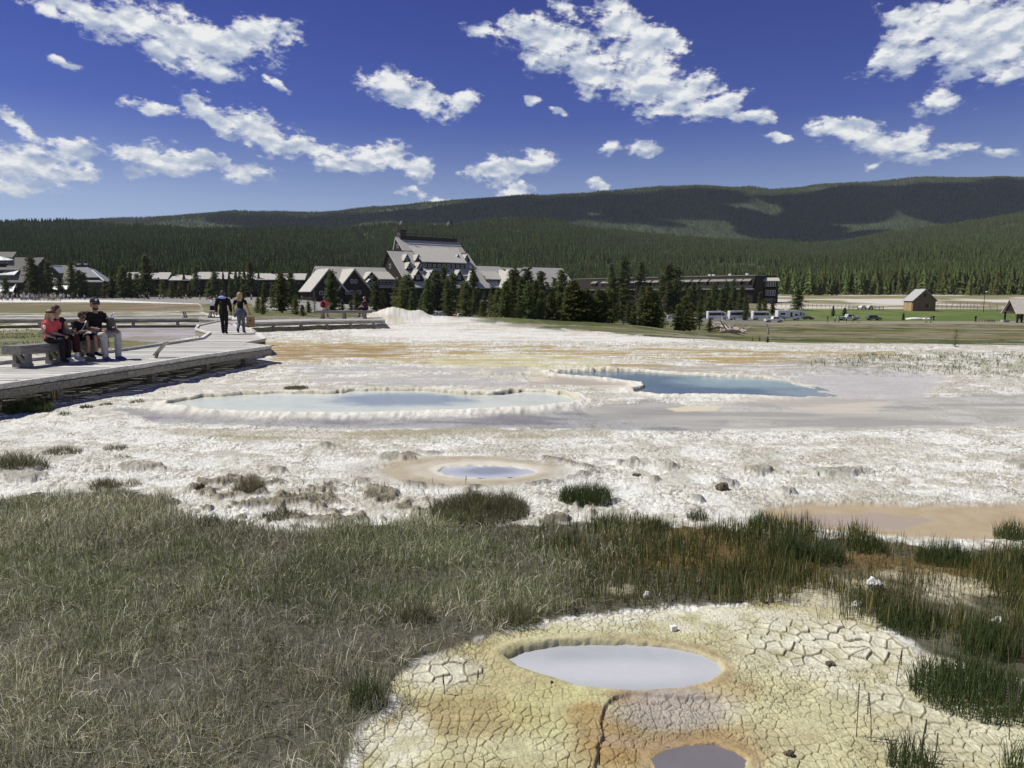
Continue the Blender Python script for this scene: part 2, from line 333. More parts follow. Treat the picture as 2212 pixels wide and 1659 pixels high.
# thin terracette lines that run across the flat
ln_ = fbm(gx * .55, gy * 3.4, 5, 3); l2 = fbm(gx * .35, gy * 2.1, 5, 6); fz = ss(9, 14, gy) * near; tr_ = ss(.475, .50, ln_) * ss(.545, .52, ln_); lay(tr_ * fz * .65, (.33, .28, .19), (.50, .45, .33), n_hi); lay(ss(.54, .62, l2) * fz * .6, (.46, .43, .37), (.60, .56, .47), n_hi); relief += fz * (ss(.46, .50, ln_) * .03)
# runoff colours
streak = ss(.43, .57, fbm(gx * .6, gy * 2.8, 5, 5)); streak2 = ss(.40, .60, fbm(gx * .8, gy * 2.6, 5, 1))
def flat(m, f=.8):
    global relief, wet
    relief = relief * (1 - m * f); wet = np.maximum(wet, m)
m = pm([(560,738),(800,742),(1000,741),(1350,752),(1900,758),(2000,768),(1800,782),(1500,792),(1250,800),(1000,792),(800,782),(590,785)], 10); lay(m * streak, (.34, .21, .055), (.50, .42, .22), n_hi); flat(m * streak, .5)
m = pm([(575,752),(700,745),(880,748),(900,766),(700,776),(590,776)], 6); lay(m * (.35 + .6 * streak2), (.25, .155, .045), (.40, .27, .095), n_hi); flat(m, .6)
m = pm([(900,778),(1050,764),(1230,768),(1330,778),(1280,803),(1180,815),(1040,812)], 10); lay(m * .75 * (.45 + .55 * streak2), (.64, .61, .32), (.58, .54, .36), n_hi); flat(m, .3)
m = pm([(1240,795),(1500,788),(1900,778),(2020,775),(1900,795),(1500,806)], 8); lay(m * streak2 * .8, (.38, .33, .26)); flat(m, .5)
m = pm([(620,792),(1100,792),(1180,812),(1360,832),(1300,845),(1000,848),(700,838)], 12); lay(m * streak * .75, (.42, .40, .38)); flat(m * streak, .6)
m = pm([(1130,815),(1200,810),(1320,817),(1385,829),(1375,838),(1250,835),(1150,828)], 4, amp=5); lay(m, (.60, .53, .41), (.42, .37, .30), streak); flat(m, .7)
m = pm([(240,880),(360,892),(600,903),(800,905),(1000,902),(1250,886),(1400,862),(1460,872),(1575,905),(1560,932),(1200,928),(700,926),(330,915)], 12); lay(m * (.70 + .28 * streak2), (.165, .16, .165), (.29, .28, .28), n_hi); flat(m, .55)
m = pm([(300,926),(1000,928),(1320,928),(1320,944),(700,950),(400,944)], 8); lay(m * .85 * (.5 + .5 * streak), (.30, .255, .15), (.42, .37, .25), n_hi)
m = pm([(1255,884),(1410,868),(1480,876),(1800,862),(2400,845),(2400,915),(1900,932),(1500,930),(1420,915),(1300,912)], 10); lay(m * (.62 + .33 * streak), (.44, .42, .37), (.33, .315, .28), ss(.4, .6, fbm(gx * .35, gy * 1.8, 4, 2))); flat(m, .85)
m = pm([(1720,815),(1850,800),(2060,806),(2020,838),(2000,865),(1830,862),(1760,840)], 14); lay(m * .75, (.50, .47, .45)); flat(m, .8)
m = pm([(1600,857),(1800,858),(1930,868),(1880,896),(1760,892),(1650,872)], 8); lay(m * .9, (.57, .51, .42), (.46, .42, .36), streak); flat(m, .7)
m = pm([(1438,883),(1500,876),(1562,877),(1548,888),(1460,889)], 4, amp=5); lay(m, (.64, .565, .42)); flat(m, .8)
m = pm([(1640,1106),(1760,1092),(1950,1097),(2400,1095),(2400,1172),(2100,1168),(1850,1156),(1690,1138)], 12); lay(m, (.38, .285, .165), (.47, .39, .265), n_hi); flat(m, .9)
m = pm([(1700,1112),(1900,1110),(2010,1124),(1950,1146),(1740,1138)], 8); lay(m * .85, (.37, .305, .255)); flat(m, .95)
m = pm([(1700,775),(1900,762),(2400,765),(2400,818),(1950,812),(1750,806)], 12); lay(m * .5 * patch, (.20, .22, .11)); relief += m * (n_hi - .5) * .09
# round pool and its coloured collar
for (a, b, ex, ey), c, s, o in (((990, 1019, 250, 36), (.40, .36, .27), 10, .5), ((1012, 1018, 192, 32), (.46, .375, .23), 8, .7), ((1035, 1016, 160, 23), (.62, .56, .43), 8, .85), ((1050, 1015, 126, 18), (.72, .68, .57), 6, .9)):
    r = np.hypot((PX - a) / ex, (PY - b) / ey) + (n_md - .5) * .35; m = ss(1.08, .92, r) * near; lay(m * o, c, tuple(q * .75 for q in c), n_hi); flat(m, .55)
r = np.hypot((PX - 1000) / 255, (PY - 1017) / 36) + (n_md - .5) * .3; lump = np.exp(-((r - 1) / .10) ** 2) * ss(.45, .7, n_pk) * near; relief += lump * .055; lay(lump * .8, (.13, .11, .075))
# broken sod patches between the crust and the grass
sod = pm([(330,1035),(620,1040),(760,1040),(900,1060),(1000,1062),(1160,1090),(1340,1085),(1260,1125),(900,1125),(640,1140),(350,1120)], 14, amp=26) ; sp = ss(.50, .60, fbm(gx * 5, gy * 5, 4, 2)); relief += sod * sp * .06 * n_hi; relief += sod * sp * (n_vh - .5) * .03; lay(sod * sp * .9, (.10, .085, .05), (.27, .235, .16), ss(.35, .65, n_vh * .5 + n_hi * .5))
for X, Y, rx, ry in ((1370,1000,40,6),(1445,1012,25,5),(1640,1022,60,10),(1810,1025,70,9),(1560,1050,30,5),(1700,1070,22,6),(2195,1012,40,10),(1420,1040,26,4),(300,1012,60,8),(40,1030,70,16),(1500,1085,30,4),(600,1020,40,4),(850,990,40,4),(700,965,50,3)):
    r = np.hypot((PX - X) / rx, (PY - Y) / ry) + (n_hi - .5) * 1.3 + (n_md - .5); m = ss(1.0, .5, r) * near; relief += m * .06; lay(m * .7, (.13, .115, .07), (.36, .33, .25), ss(.3, .65, n_vh))
# soil under the grass
GM = pm(GRASS, 10, 2.0, 22); lay(GM * .93, (.045, .042, .022), (.085, .078, .046), n_hi)
om = pm([(1200,1150),(1500,1150),(1760,1172),(2260,1200),(2260,1300),(1900,1290),(1500,1270),(1250,1220)], 20, 2.0, 30); lay(om * .55 * ss(.4, .6, n_md), (.22, .13, .04))
wp = pm([(1300,1270),(1560,1262),(1900,1240),(2240,1260),(2240,1350),(1900,1345),(1700,1310),(1380,1320)], 14, 2, 26); lay(wp * ss(.46, .6, n_md) * .85, (.55, .50, .36))
# cracked mud flat
MM = pm(MUD, 8, 2.0, 22); k = np.nonzero((MM > .01) | (pm(MUD, 40, 2.0, 20) > .02))[0]
mx, my = gx[k] + .035 * (fbm(gx[k] * 7, gy[k] * 7, 2, 3) - .5), gy[k] + .035 * (fbm(gx[k] * 7, gy[k] * 7, 2, 5) - .5)
e1, id1, ox, oy = voronoi(mx * 21, my * 18, 1); e3 = voronoi(mx * 41 + 2 * n_hi[k], my * 36 + 2 * n_vh[k], 6)[0]; e2, id2, _, _ = voronoi(mx * 12, my * 11, 4)
X, Y = PX[k], PY[k]
def ell(a, b, rx, ry, s=.35): return ss(1 + s, 1 - s, np.hypot((X - a) / rx, (Y - b) / ry) + (n_md[k] - .5) * .7)
white = ss(.30, .58, n_hi[k] * .6 + n_md[k] * .4 + .06) * np.maximum.reduce([ell(1830, 1400, 240, 62), ell(960, 1450, 100, 38), ell(840, 1590, 80, 70), ell(1990, 1480, 170, 70), ell(1500, 1338, 330, 26), ell(2050, 1600, 160, 60) * .6])
plate = np.maximum.reduce([ell(1800, 1385, 240, 55), ell(970, 1450, 95, 35), ell(2010, 1520, 140, 50) * .8])
lav = np.maximum(ell(1450, 1530, 130, 45), ell(1400, 1590, 120, 22) * .3); org = np.maximum.reduce([ell(1330, 1600, 90, 60), ell(1270, 1545, 50, 30), ell(1500, 1600, 230, 40), ell(1560, 1490, 80, 26) * .6, ell(1400, 1500, 90, 18)])
mc = np.ones((len(k), 3)) * np.array([.57, .535, .32]) * (.80 + .4 * n_hi[k])[:, None]
def lm(m, c):
    global mc
    mc = mc * (1 - m[:, None]) + np.array(c)[None] * m[:, None] * (.85 + .3 * n_hi[k])[:, None]
lm(ss(.45, .65, n_md[k]) * .5, (.40, .33, .15)); lm(ell(1000, 1545, 160, 45) * .7, (.36, .28, .12)); lm(ell(1200, 1530, 110, 60) * .5, (.56, .53, .24))
lm(white * .9, (.70, .67, .53)); lm(org * .75 * ss(.3, .6, n_md[k] + .1), (.37, .225, .085)); lm(lav * .85, (.42, .375, .34))
dfr = sdpoly(gx[k], gy[k], zpix(POOLS['front'][0])); dsm = sdpoly(gx[k], gy[k], zpix(POOLS['small'][0])); dpo = np.maximum(dfr, dsm)
lm(np.exp(-((dfr + .035) / .035) ** 2) * .5 * ss(1300, 1520, X + (1430 - Y) * 2), (.34, .20, .10)); lm(np.exp(-((dsm + .05) / .045) ** 2) * .55, (.38, .27, .15))
smooth = np.maximum(ss(-.10, -.03, dpo), ell(1260, 1520, 70, 35) * .7)
ck = ss(.055, .012, e1 - .012 * n_hi[k]) * (1 - plate) + ss(.075, .015, e2 - .02 * n_hi[k]) * plate; ck2 = ss(.07, .02, e3) * ss(.50, .60, fbm(gx[k] * 3.1, gy[k] * 3.1, 3, 2)) * (1 - plate) * .65
ckk = np.clip(ck * ss(.34, .5, fbm(gx[k] * 2.2, gy[k] * 2.2, 2, 6) + .12 + .3 * plate) + ck2, 0, 1) * (1 - smooth)
lm(ckk * .85, (.15, .115, .06))
mh = -ckk * .010 + (n_hi[k] - .5) * .010 + (n_vh[k] - .5) * .008 + plate * (ss(0, .35, e2) * -.007 + id2 * .014)
sdS = None; SW = zpix(SCARP)      # a low scarp drops into the rusty basin
dd = np.full(len(k), 9.0)
for i in range(len(SW) - 1):
    ax, ay = SW[i]; bx, by = SW[i + 1]; ex, ey = bx - ax, by - ay; t = np.clip(((gx[k] - ax) * ex + (gy[k] - ay) * ey) / (ex * ex + ey * ey), 0, 1); dd = np.minimum(dd, np.hypot(gx[k] - ax - t * ex, gy[k] - ay - t * ey))
basin = [(1362,1497),(1330,1505),(1318,1520),(1296,1560),(1306,1590),(1290,1640),(1300,1790),(1640,1790),(1660,1640),(1600,1560),(1560,1508),(1450,1500)]
sb = sdpoly(gx[k], gy[k], zpix(basin)) + (n_hi[k] - .5) * .05 + (n_md[k] - .5) * .06; mh += -.020 * ss(-.008, .012, sb) * ss(.9, .25, dd)
# bank of the front pool, higher at the back and the left edge
bank = np.exp(-((dfr + .05) / .05) ** 2) * ss(1520, 1180, X) * ss(1500, 1400, Y); mh += .028 * bank; lm(bank * ss(-.03, .01, dfr) * .8, (.22, .15, .09))
mh += -.13 * ss(-.012, .05, dpo + (n_hi[k] - .5) * .035 + (n_vh[k] - .5) * .02)
w_ = MM[k]; relief[k] = relief[k] * (1 - w_) + mh * w_; col[k] = col[k] * (1 - w_[:, None]) + mc * w_[:, None]; wet[k] = np.maximum(wet[k] * (1 - w_), w_ * np.maximum(lav * .35, ss(-.03, .0, dpo) * .6))
mudv = np.zeros(len(gx)); mudv[k] = w_
# rims of the terrace pools
k = np.nonzero((gy > 6) & (gy < 34))[0]
for nm in ('milky', 'blue', 'round'):
    pts, zw, rim = POOLS[nm]; wpts = zpix(pts, 0.02); sd = sdpoly(gx[k], gy[k], wpts)
    a = np.arctan2(gy[k] - np.mean([p[1] for p in wpts]), gx[k] - np.mean([p[0] for p in wpts]))
    sc_ = vnoise(gx[k] * 7, gy[k] * 2.2, 2) * .6 + vnoise(gx[k] * 15, gy[k] * 5, 5) * .4; sdn = sd + (sc_ - .5) * .20 if rim > 0 else sd + (n_hi[k] - .5) * .15
    if rim > 0:
        up = rim * np.exp(-(np.minimum(sdn, 0) / .30) ** 2) * (.75 + .5 * sc_) * ss(-1.2, -.0, sdn) * (ss(1790, 1600, PX[k]) if nm == 'blue' else 1); relief[k] = relief[k] * (1 - ss(-.5, -.1, sd) * .5) + up
        cr = np.exp(-((sdn + .08) / .22) ** 2) * (ss(1800, 1620, PX[k]) if nm == 'blue' else 1); edgec = np.array([.80, .765, .66])
        col[k] = col[k] * (1 - cr[:, None] * .85) + edgec[None] * (.86 + .28 * n_hi[k])[:, None] * cr[:, None] * .85
        inn = ss(-.06, .05, sdn); col[k] = col[k] * (1 - inn[:, None]) + np.array([.50, .46, .32])[None] * inn[:, None]
        wet[k] *= (1 - cr)
    relief[k] = relief[k] * (1 if rim > 0 else 1 - ss(-.6, -.05, sd)) - (.25 if rim > 0 else .12) * ss(-.02, .16 if rim > 0 else .12, sdn)
# terracettes below the yellow apron
m = pm([(1040,800),(1130,790),(1350,796),(1330,805),(1190,800),(1180,812),(1060,812)], 4); relief += m * .05 * ss(.45, .55, fbm(gx * 1.2, gy * 3, 3, 4))
# ---- beyond the deck on the left, and past the terrace edge
fgr = fbm(gx * .18, gy * .10, 4, 2); far = gy > 34
left = pm([(-900,672),(420,668),(470,690),(560,700),(440,722),(250,762),(-900,800)], 6, 3, 10)
lay(left, (.66, .63, .56), (.30, .28, .18), ss(.4, .6, n_st)); g1 = ss(.42, .54, fbm(gx * .22, gy * .55, 5, 6)); lay(left * g1 * .9, (.10, .115, .04), (.19, .17, .08), n_hi)
m = pm([(-900,712),(210,714),(330,742),(200,762),(-900,790)], 10, 2.5, 14); lay(m * .8, (.105, .125, .04), (.20, .19, .09), ss(.4, .6, n_md))
m = pm([(250,702),(430,700),(436,722),(350,740),(260,735)], 8, 3, 10); lay(m * .85, (.30, .25, .19), (.40, .38, .40), streak); flat(m, .9)
m = pm([(-900,653),(240,653),(430,657),(440,670),(200,675),(-900,672)], 2.5, 5, 4); lay(m, (.27, .195, .13), (.17, .155, .075), ss(.35, .6, fgr))
m = pm([(-900,630),(900,640),(900,651),(430,656),(240,648),(-900,642)], 2, 6, 2); lay(m, (.30, .28, .25))
m = pm([(430,656),(800,650),(900,668),(800,690),(560,690),(440,676)], 3, 5, 5); lay(m, (.23, .20, .11), (.13, .14, .06), ss(.4, .6, fgr))
m = pm([(540,655),(840,652),(850,668),(700,674),(560,668)], 2, 5, 3); lay(m * .9, (.36, .35, .32))
# right of the cone: meadow, drive, parking and the pale flats under the forest
past = ss(-.5, 1.5, gy - edge_dist(gx / np.maximum(gy, .5))) * ss(-.20, -.16, gx / np.maximum(gy, .5)) * (gy < 470)
gr = ss(.35, .65, fbm(gx * .25, gy * .12, 4, 1)); lay(past, (.085, .105, .03), (.15, .15, .06), gr)
white_apron = pm([(760,690),(850,660),(960,668),(1200,706),(1480,735),(1500,742),(1200,738),(760,730)], 5, 2.5, 8) * ss(1.5, -.5, gy - edge_dist(gx / np.maximum(gy, .5)) - 2); lay(white_apron, (.74, .72, .66), (.55, .50, .40), ss(.45, .75, n_st))
tan1 = past * ss(.42, .58, fbm(gx * .035, gy * .10, 4, 4)) * ss(.18, .34, gx / np.maximum(gy, .5)); lay(tan1 * .85, (.30, .235, .14), (.20, .18, .09), n_md)
bk_ = fbm(gx * .55, gy * .22, 5, 6); lay(past * ss(.48, .60, bk_) * .7, (.055, .075, .022)); lay(past * ss(.44, .36, bk_) * .5, (.20, .17, .09)); lay(past * ss(.60, .68, fbm(gx * .2, gy * .3, 5, 3)) * .7, (.34, .31, .24)); pk = past * ss(163, 170, gy + 14 * fgr) * ss(216, 208, gy + 10 * fgr); lay(pk * ss(-.2, .0, gx / np.maximum(gy, .5)), (.20, .19, .165), (.31, .265, .19), ss(.3, .5, gx / np.maximum(gy, .5)))
rt = ss(.33, .37, gx / np.maximum(gy, .5)); lw = past * rt * ss(178, 184, gy) * ss(252, 244, gy); lay(lw, (.10, .155, .035), (.16, .19, .06), gr)
lay(past * rt * ss(158, 161, gy) * ss(176, 172, gy), (.31, .27, .20), (.25, .22, .17), n_md)
m = past * rt * ss(246, 258, gy) * ss(420, 412, gy); s_ = fbm(gx * .03, gy * .045, 5, 2); lay(m, (.22, .21, .10), (.30, .25, .15), gr); lay(m * ss(.46, .58, s_), (.62, .58, .50))
lay(past * ss(408, 420, gy), (.06, .07, .03)); lay(ss(300, 330, gy) * ss(-.16, -.20, gx / np.maximum(gy, .5)), (.06, .07, .03))
cm_ = np.exp(-(np.hypot(gx - at(850, 697)[0], (gy - at(850, 697)[1]) * .8) / 3.2) ** 2); cn_ = fbm(gx * 1.3, gy * 1.3, 4, 3); relief += cm_ * ((cn_ - .5) * .5 + (fbm(gx * 4, gy * 4, 3, 6) - .5) * .25); lay(cm_ * ss(.5, .62, cn_) * .6, (.62, .55, .38)); lay(cm_ * ss(.42, .32, cn_) * .5, (.50, .47, .40))
zz = tz + relief * ss(140, 40, gy)
iy, ix = np.meshgrid(np.arange(nr - 1), np.arange(nc - 1), indexing='ij'); q = (iy * nc + ix).ravel()
gme = npmesh('ground', np.stack([gx, gy, zz], 1), np.stack([q, q + 1, q + nc + 1, q + nc], 1), {'tint': np.clip(col, 0, 1), 'wet': wet, 'mud': mudv}, True)
gm = bpy.data.materials.new('sinter_ground'); gm.use_nodes = True; t = gm.node_tree; b = t.nodes['Principled BSDF']
a1 = nd(t, 'ShaderNodeAttribute', attribute_name='tint'); a2 = nd(t, 'ShaderNodeAttribute', attribute_name='wet'); geo = nd(t, 'ShaderNodeNewGeometry')
fine = noise(t, geo.outputs['Position'], 60, 5, .65); fine2 = noise(t, mapping(t, geo.outputs['Position'], scl=(1, 1.6, 1)), 11, 6, .65)
fm = mth(t, 'MULTIPLY', ramp(t, fine, [(.3, .74), (.62, 1.10)]), ramp(t, fine2, [(.3, .80), (.65, 1.06)]))
fm = mth(t, 'ADD', mth(t, 'MULTIPLY', fm, mth(t, 'SUBTRACT', 1.0, a2.outputs[2])), a2.outputs[2])
vmn = nd(t, 'ShaderNodeVectorMath', operation='SCALE'); t.links.new(a1.outputs[0], vmn.inputs[0]); t.links.new(fm, vmn.inputs['Scale'])
t.links.new(vmn.outputs[0], b.inputs['Base Color'])
t.links.new(mth(t, 'SUBTRACT', .92, mth(t, 'MULTIPLY', a2.outputs[2], .42)), b.inputs['Roughness']); b.inputs['Specular IOR Level'].default_value = .14
bn = nd(t, 'ShaderNodeBump'); bn.inputs['Strength'].default_value = .7; bn.inputs['Distance'].default_value = .012
t.links.new(mth(t, 'MULTIPLY', fine, mth(t, 'SUBTRACT', 1.0, mth(t, 'MULTIPLY', a2.outputs[2], .85))), bn.inputs['Height']); t.links.new(bn.outputs[0], b.inputs['Normal'])
tag(link('ground', gme, gm), kind='structure')
# ------------------------------------------------------------------ water in the springs
def water(name, key, c1, c2, zones, rough=.12, spec=.16, grow=.25, label=None):
    pts, zw, rim = POOLS[key]; wp = zpix(pts, zw if rim > 0 else 0.0); cx = sum(p[0] for p in wp) / len(wp); cy = sum(p[1] for p in wp) / len(wp)
    out = [(p[0] + (p[0] - cx) / max(1e-6, math.hypot(p[0] - cx, p[1] - cy)) * grow, p[1] + (p[1] - cy) / max(1e-6, math.hypot(p[0] - cx, p[1] - cy)) * grow * .6) for p in wp]
    mb = MB(); mb.add([(x, y, zw) for x, y in out], [tuple(range(len(out)))])
    m = bpy.data.materials.new(name); m.use_nodes = True; t = m.node_tree; b = t.nodes['Principled BSDF']; geo = nd(t, 'ShaderNodeNewGeometry')
    cc = None; nz = noise(t, geo.outputs['Position'], 1.6, 4, .6); base = mixc(t, ramp(t, nz, [(.35, 0), (.65, 1)]), c1, c2)
    for (X0, Y0, rx, ry, c, s) in zones:
        p0 = at(X0, Y0, zw); ex = (at(X0 + rx, Y0, zw) - p0).length; ey = (at(X0, Y0 - ry, zw) - p0).length
        mm = mapping(t, geo.outputs['Position'], (p0.x, p0.y, zw), (0, 0, 0), (ex, ey, 1), 'TEXTURE'); ln = nd(t, 'ShaderNodeVectorMath', operation='LENGTH'); t.links.new(mm, ln.inputs[0])
        f = sstep(t, mth(t, 'ADD', ln.outputs[1], mth(t, 'MULTIPLY', mth(t, 'SUBTRACT', noise(t, geo.outputs['Position'], 2.3, 3), .5), .7)), 1 + s, 1 - s); base = mixc(t, f, base, c)
    t.links.new(base, b.inputs['Base Color']); b.inputs['Roughness'].default_value = rough; b.inputs['Specular IOR Level'].default_value = spec; b.inputs['IOR'].default_value = 1.33
    bn = nd(t, 'ShaderNodeBump'); bn.inputs['Strength'].default_value = .25; bn.inputs['Distance'].default_value = .01
    t.links.new(noise(t, mapping(t, geo.outputs['Position'], scl=(1, 2, 1)), 14, 3), bn.inputs['Height']); t.links.new(bn.outputs[0], b.inputs['Normal'])
    o = mb.build(name, m); return tag(o, kind='structure')
water('milky_pool_water', 'milky', (.66, .68, .60), (.57, .60, .53), [(870, 862, 150, 13, (.27, .32, .38), .35)])
water('blue_pool_water', 'blue', (.105, .165, .235), (.135, .195, .26), [(1660, 826, 200, 11, (.30, .42, .44), .35), (1760, 850, 90, 10, (.30, .36, .40), .5)])
water('round_pool_water', 'round', (.50, .52, .56), (.43, .45, .50), [(1055, 1017, 60, 8, (.26, .28, .33), .6)], grow=.12)
water('grey_pool_water', 'front', (.45, .46, .475), (.37, .38, .40), [(1330, 1450, 250, 24, (.50, .51, .515), .6)], rough=.06, spec=.22, grow=.05)
water('small_pool_water', 'small', (.15, .14, .155), (.19, .17, .18), [], rough=.04, spec=.3, grow=.04)
# ------------------------------------------------------------------ wooded hills
FRONT = ([-400,0,200,400,600,850,1000,1180,1330,1500,1640,1800,1900,2212,2700], [462,468,477,482,492,492,480,470,488,505,522,524,500,462,450])
BACK = ([-400,0,300,400,500,700,900,1000,1200,1400,1600,1650,1800,1950,2212,2700], [490,490,480,473,463,464,444,436,421,411,404,412,401,389,386,380])
u = np.concatenate([np.arange(-1.05, 1.05, .004)]); XX = u * FP + CX
def crest(tab, k=None):
    return EYE + (636 - np.interp(XX, *tab)) / FP
dF = np.linspace(0, 1, 60); dB = np.linspace(0, 1, 40)
def slope_of(tab): Yc = np.interp(XX, *tab); b_ = (CY - Yc) / FP; return (-SP + b_ * CP) / (CP + b_ * SP)
eF = slope_of(FRONT) - 6 / 1250; eB = slope_of(BACK) - 12 / 2900
startd = np.interp(u, [-1, -.35, -.2, .15, .3, 1], [330, 340, 440, 440, 415, 400]); startz = np.array([gz(a * d, d) for a, d in zip(u, startd)]) - .3
crestd = 1250 + 150 * np.sin(u * 3) ; rows = []
for s in dF:
    d = startd + (crestd - startd) * s; ang = np.where(s > .12, 1, s / .12)
    zc = EYE + eF * crestd * .995; z = startz + (zc - startz) * (s ** 1.25); rows.append((u * d, d, z))
for s in dB[1:]:
    d = crestd + (2900 - crestd) * s; zc1 = EYE + eF * crestd * .995; zc2 = EYE + eB * 2900 - 4
    z = zc1 + (zc2 - zc1) * (3 * s * s - 2 * s ** 3) - 60 * np.sin(math.pi * min(1, s * 1.6)) * (s < .625); rows.append((u * d, d, z))
rows.append((u * 3400, np.full_like(u, 3400.0), EYE + eB * 2900 - 130))
HX = np.array([r[0] for r in rows]); HY = np.array([r[1] for r in rows]); HZ = np.array([r[2] for r in rows])
HZ += ((fbm(HX * .006, HY * .006, 4, 1) - .5) * 26 * ss(400, 800, HY))
hr, hc = HX.shape; iy, ix = np.meshgrid(np.arange(hr - 1), np.arange(hc - 1), indexing='ij'); q = (iy * hc + ix).ravel()
hme = npmesh('hills', np.stack([HX.ravel(), HY.ravel(), HZ.ravel()], 1), np.stack([q, q + 1, q + hc + 1, q + hc], 1), None, True)
tag(link('hills', hme, mat('forest_floor', (.045, .055, .025), .95, .4, .01)), kind='structure')
# ---- conifers
fol = mat('pine_needles', (.165, .185, .062), .75, .0, 1.3, col2=(.070, .088, .030), spec=.2, objrand=.30)
folf = mat('forest_needles', (.27, .30, .095), .8, .0, .35, col2=(.115, .150, .050), spec=.15, objrand=.38)
folo = mat('olive_needles', (.20, .20, .062), .75, .0, 1.3, col2=(.095, .105, .034), spec=.2, objrand=.15)
leafy(fol, .45); leafy(folf, .5); leafy(folo, .45); dry = mat('grey_twigs', (.17, .15, .135), .9, .3, 2, objrand=.15)
bark = mat('pine_bark', (.10, .075, .055), .95, .35, 3)
def far_conifer(seed):
    r = random.Random(seed); mb = MB(); W = r.uniform(.13, .19); nl = 9
    for i in range(nl):
        f = i / nl; z = .06 + .86 * f; rad = W * (1 - f) ** .75 * r.uniform(.75, 1.2) + .008; n = 8; o = r.random() * 6
        vs = []
        for k in range(n):
            a = o + 2 * math.pi * k / n; q = rad * (r.uniform(.85, 1.15) if k % 2 == 0 else r.uniform(.35, .55)); vs.append((q * math.cos(a), q * math.sin(a), z - (.035 if k % 2 == 0 else -.015) * r.uniform(.5, 1.5)))
        vs.append((r.uniform(-.006, .006), r.uniform(-.006, .006), min(1, z + .21))); mb.add(vs, [(k, (k + 1) % n, n) for k in range(n)])
    mb.tube([(0, 0, -.05), (0, 0, .2)], [.012, .01], 4, False)
    return mb.mesh('forest_conifer', folf)
protos = [bpy.data.objects.new('conifer_shape', far_conifer(40 + i)) for i in range(5)]
pc = bpy.data.collections.new('conifer_shapes')
for p in protos: pc.objects.link(p)
def scatter_hill(n, dmin, dmax, seed, umin=-.92, umax=.92):
    g = np.random.default_rng(seed); uu = g.uniform(umin, umax, n); dd = np.sqrt(g.uniform(dmin ** 2, dmax ** 2, n))
    ui = np.clip((uu - u[0]) / (u[1] - u[0]), 0, hc - 1.001); i0 = ui.astype(int)
    col_d = HY[:, i0]; ok = np.ones(n, bool); z = np.zeros(n)
    idx = np.argmax(col_d > dd[None, :], axis=0); ok &= idx > 0; j = np.maximum(idx, 1); ar = np.arange(n)
    d1, d0 = col_d[j, ar], col_d[j - 1, ar]; f = np.clip((dd - d0) / (d1 - d0), 0, 1); z = HZ[j, i0] * f + HZ[j - 1, i0] * (1 - f)
    x = uu * dd; cl = fbm(x * .012, dd * .012, 4, 5); ok &= (cl > .27)
    return x[ok], dd[ok], z[ok]
PTS = []
for n, a, b, s in ((115000, 335, 1420, 1), (115000, 1420, 3000, 2)):
    x, y, z = scatter_hill(n, a, b, s); h = rng.uniform(9, 16, len(x)) * np.interp(y, [350, 480, 1250, 2900], [1.0, .82, .60, .72]) * (1 + .25 * (fbm(x * .02, y * .02, 3, 2) - .5)); PTS.append(np.stack([x, y, z, h], 1))
PTS = np.concatenate(PTS)
fme = bpy.data.meshes.new('forest'); fme.vertices.add(len(PTS)); fme.vertices.foreach_set('co', PTS[:, :3].astype(np.float32).ravel())
at_ = fme.attributes.new('height', 'FLOAT', 'POINT'); at_.data.foreach_set('value', PTS[:, 3].astype(np.float32))
fo = link('forest', fme); tag(fo, kind='stuff'); fo['label'] = 'dense conifer forest covering the hillsides behind the inn'; fo['category'] = 'forest'
g = bpy.data.node_groups.new('forest_scatter', 'GeometryNodeTree'); g.interface.new_socket('Geometry', in_out='INPUT', socket_type='NodeSocketGeometry'); g.interface.new_socket('Geometry', in_out='OUTPUT', socket_type='NodeSocketGeometry')
gi = nd(g, 'NodeGroupInput'); go = nd(g, 'NodeGroupOutput'); ip = nd(g, 'GeometryNodeInstanceOnPoints'); ci = nd(g, 'GeometryNodeCollectionInfo')
ci.inputs[0].default_value = pc; ci.inputs[1].default_value = True; ci.inputs[2].default_value = True
hn = nd(g, 'GeometryNodeInputNamedAttribute', data_type='FLOAT'); hn.inputs[0].default_value = 'height'
rv = nd(g, 'FunctionNodeRandomValue', data_type='FLOAT'); rv.inputs[2].default_value = 0; rv.inputs[3].default_value = 6.283
cz = nd(g, 'ShaderNodeCombineXYZ'); g.links.new(rv.outputs[1], cz.inputs[2])
g.links.new(gi.outputs[0], ip.inputs['Points']); g.links.new(ci.outputs[0], ip.inputs['Instance']); ip.inputs['Pick Instance'].default_value = True
g.links.new(cz.outputs[0], ip.inputs['Rotation']); g.links.new(hn.outputs[0], ip.inputs['Scale']); g.links.new(ip.outputs[0], go.inputs[0])
mo = fo.modifiers.new('scatter', 'NODES'); mo.node_group = g
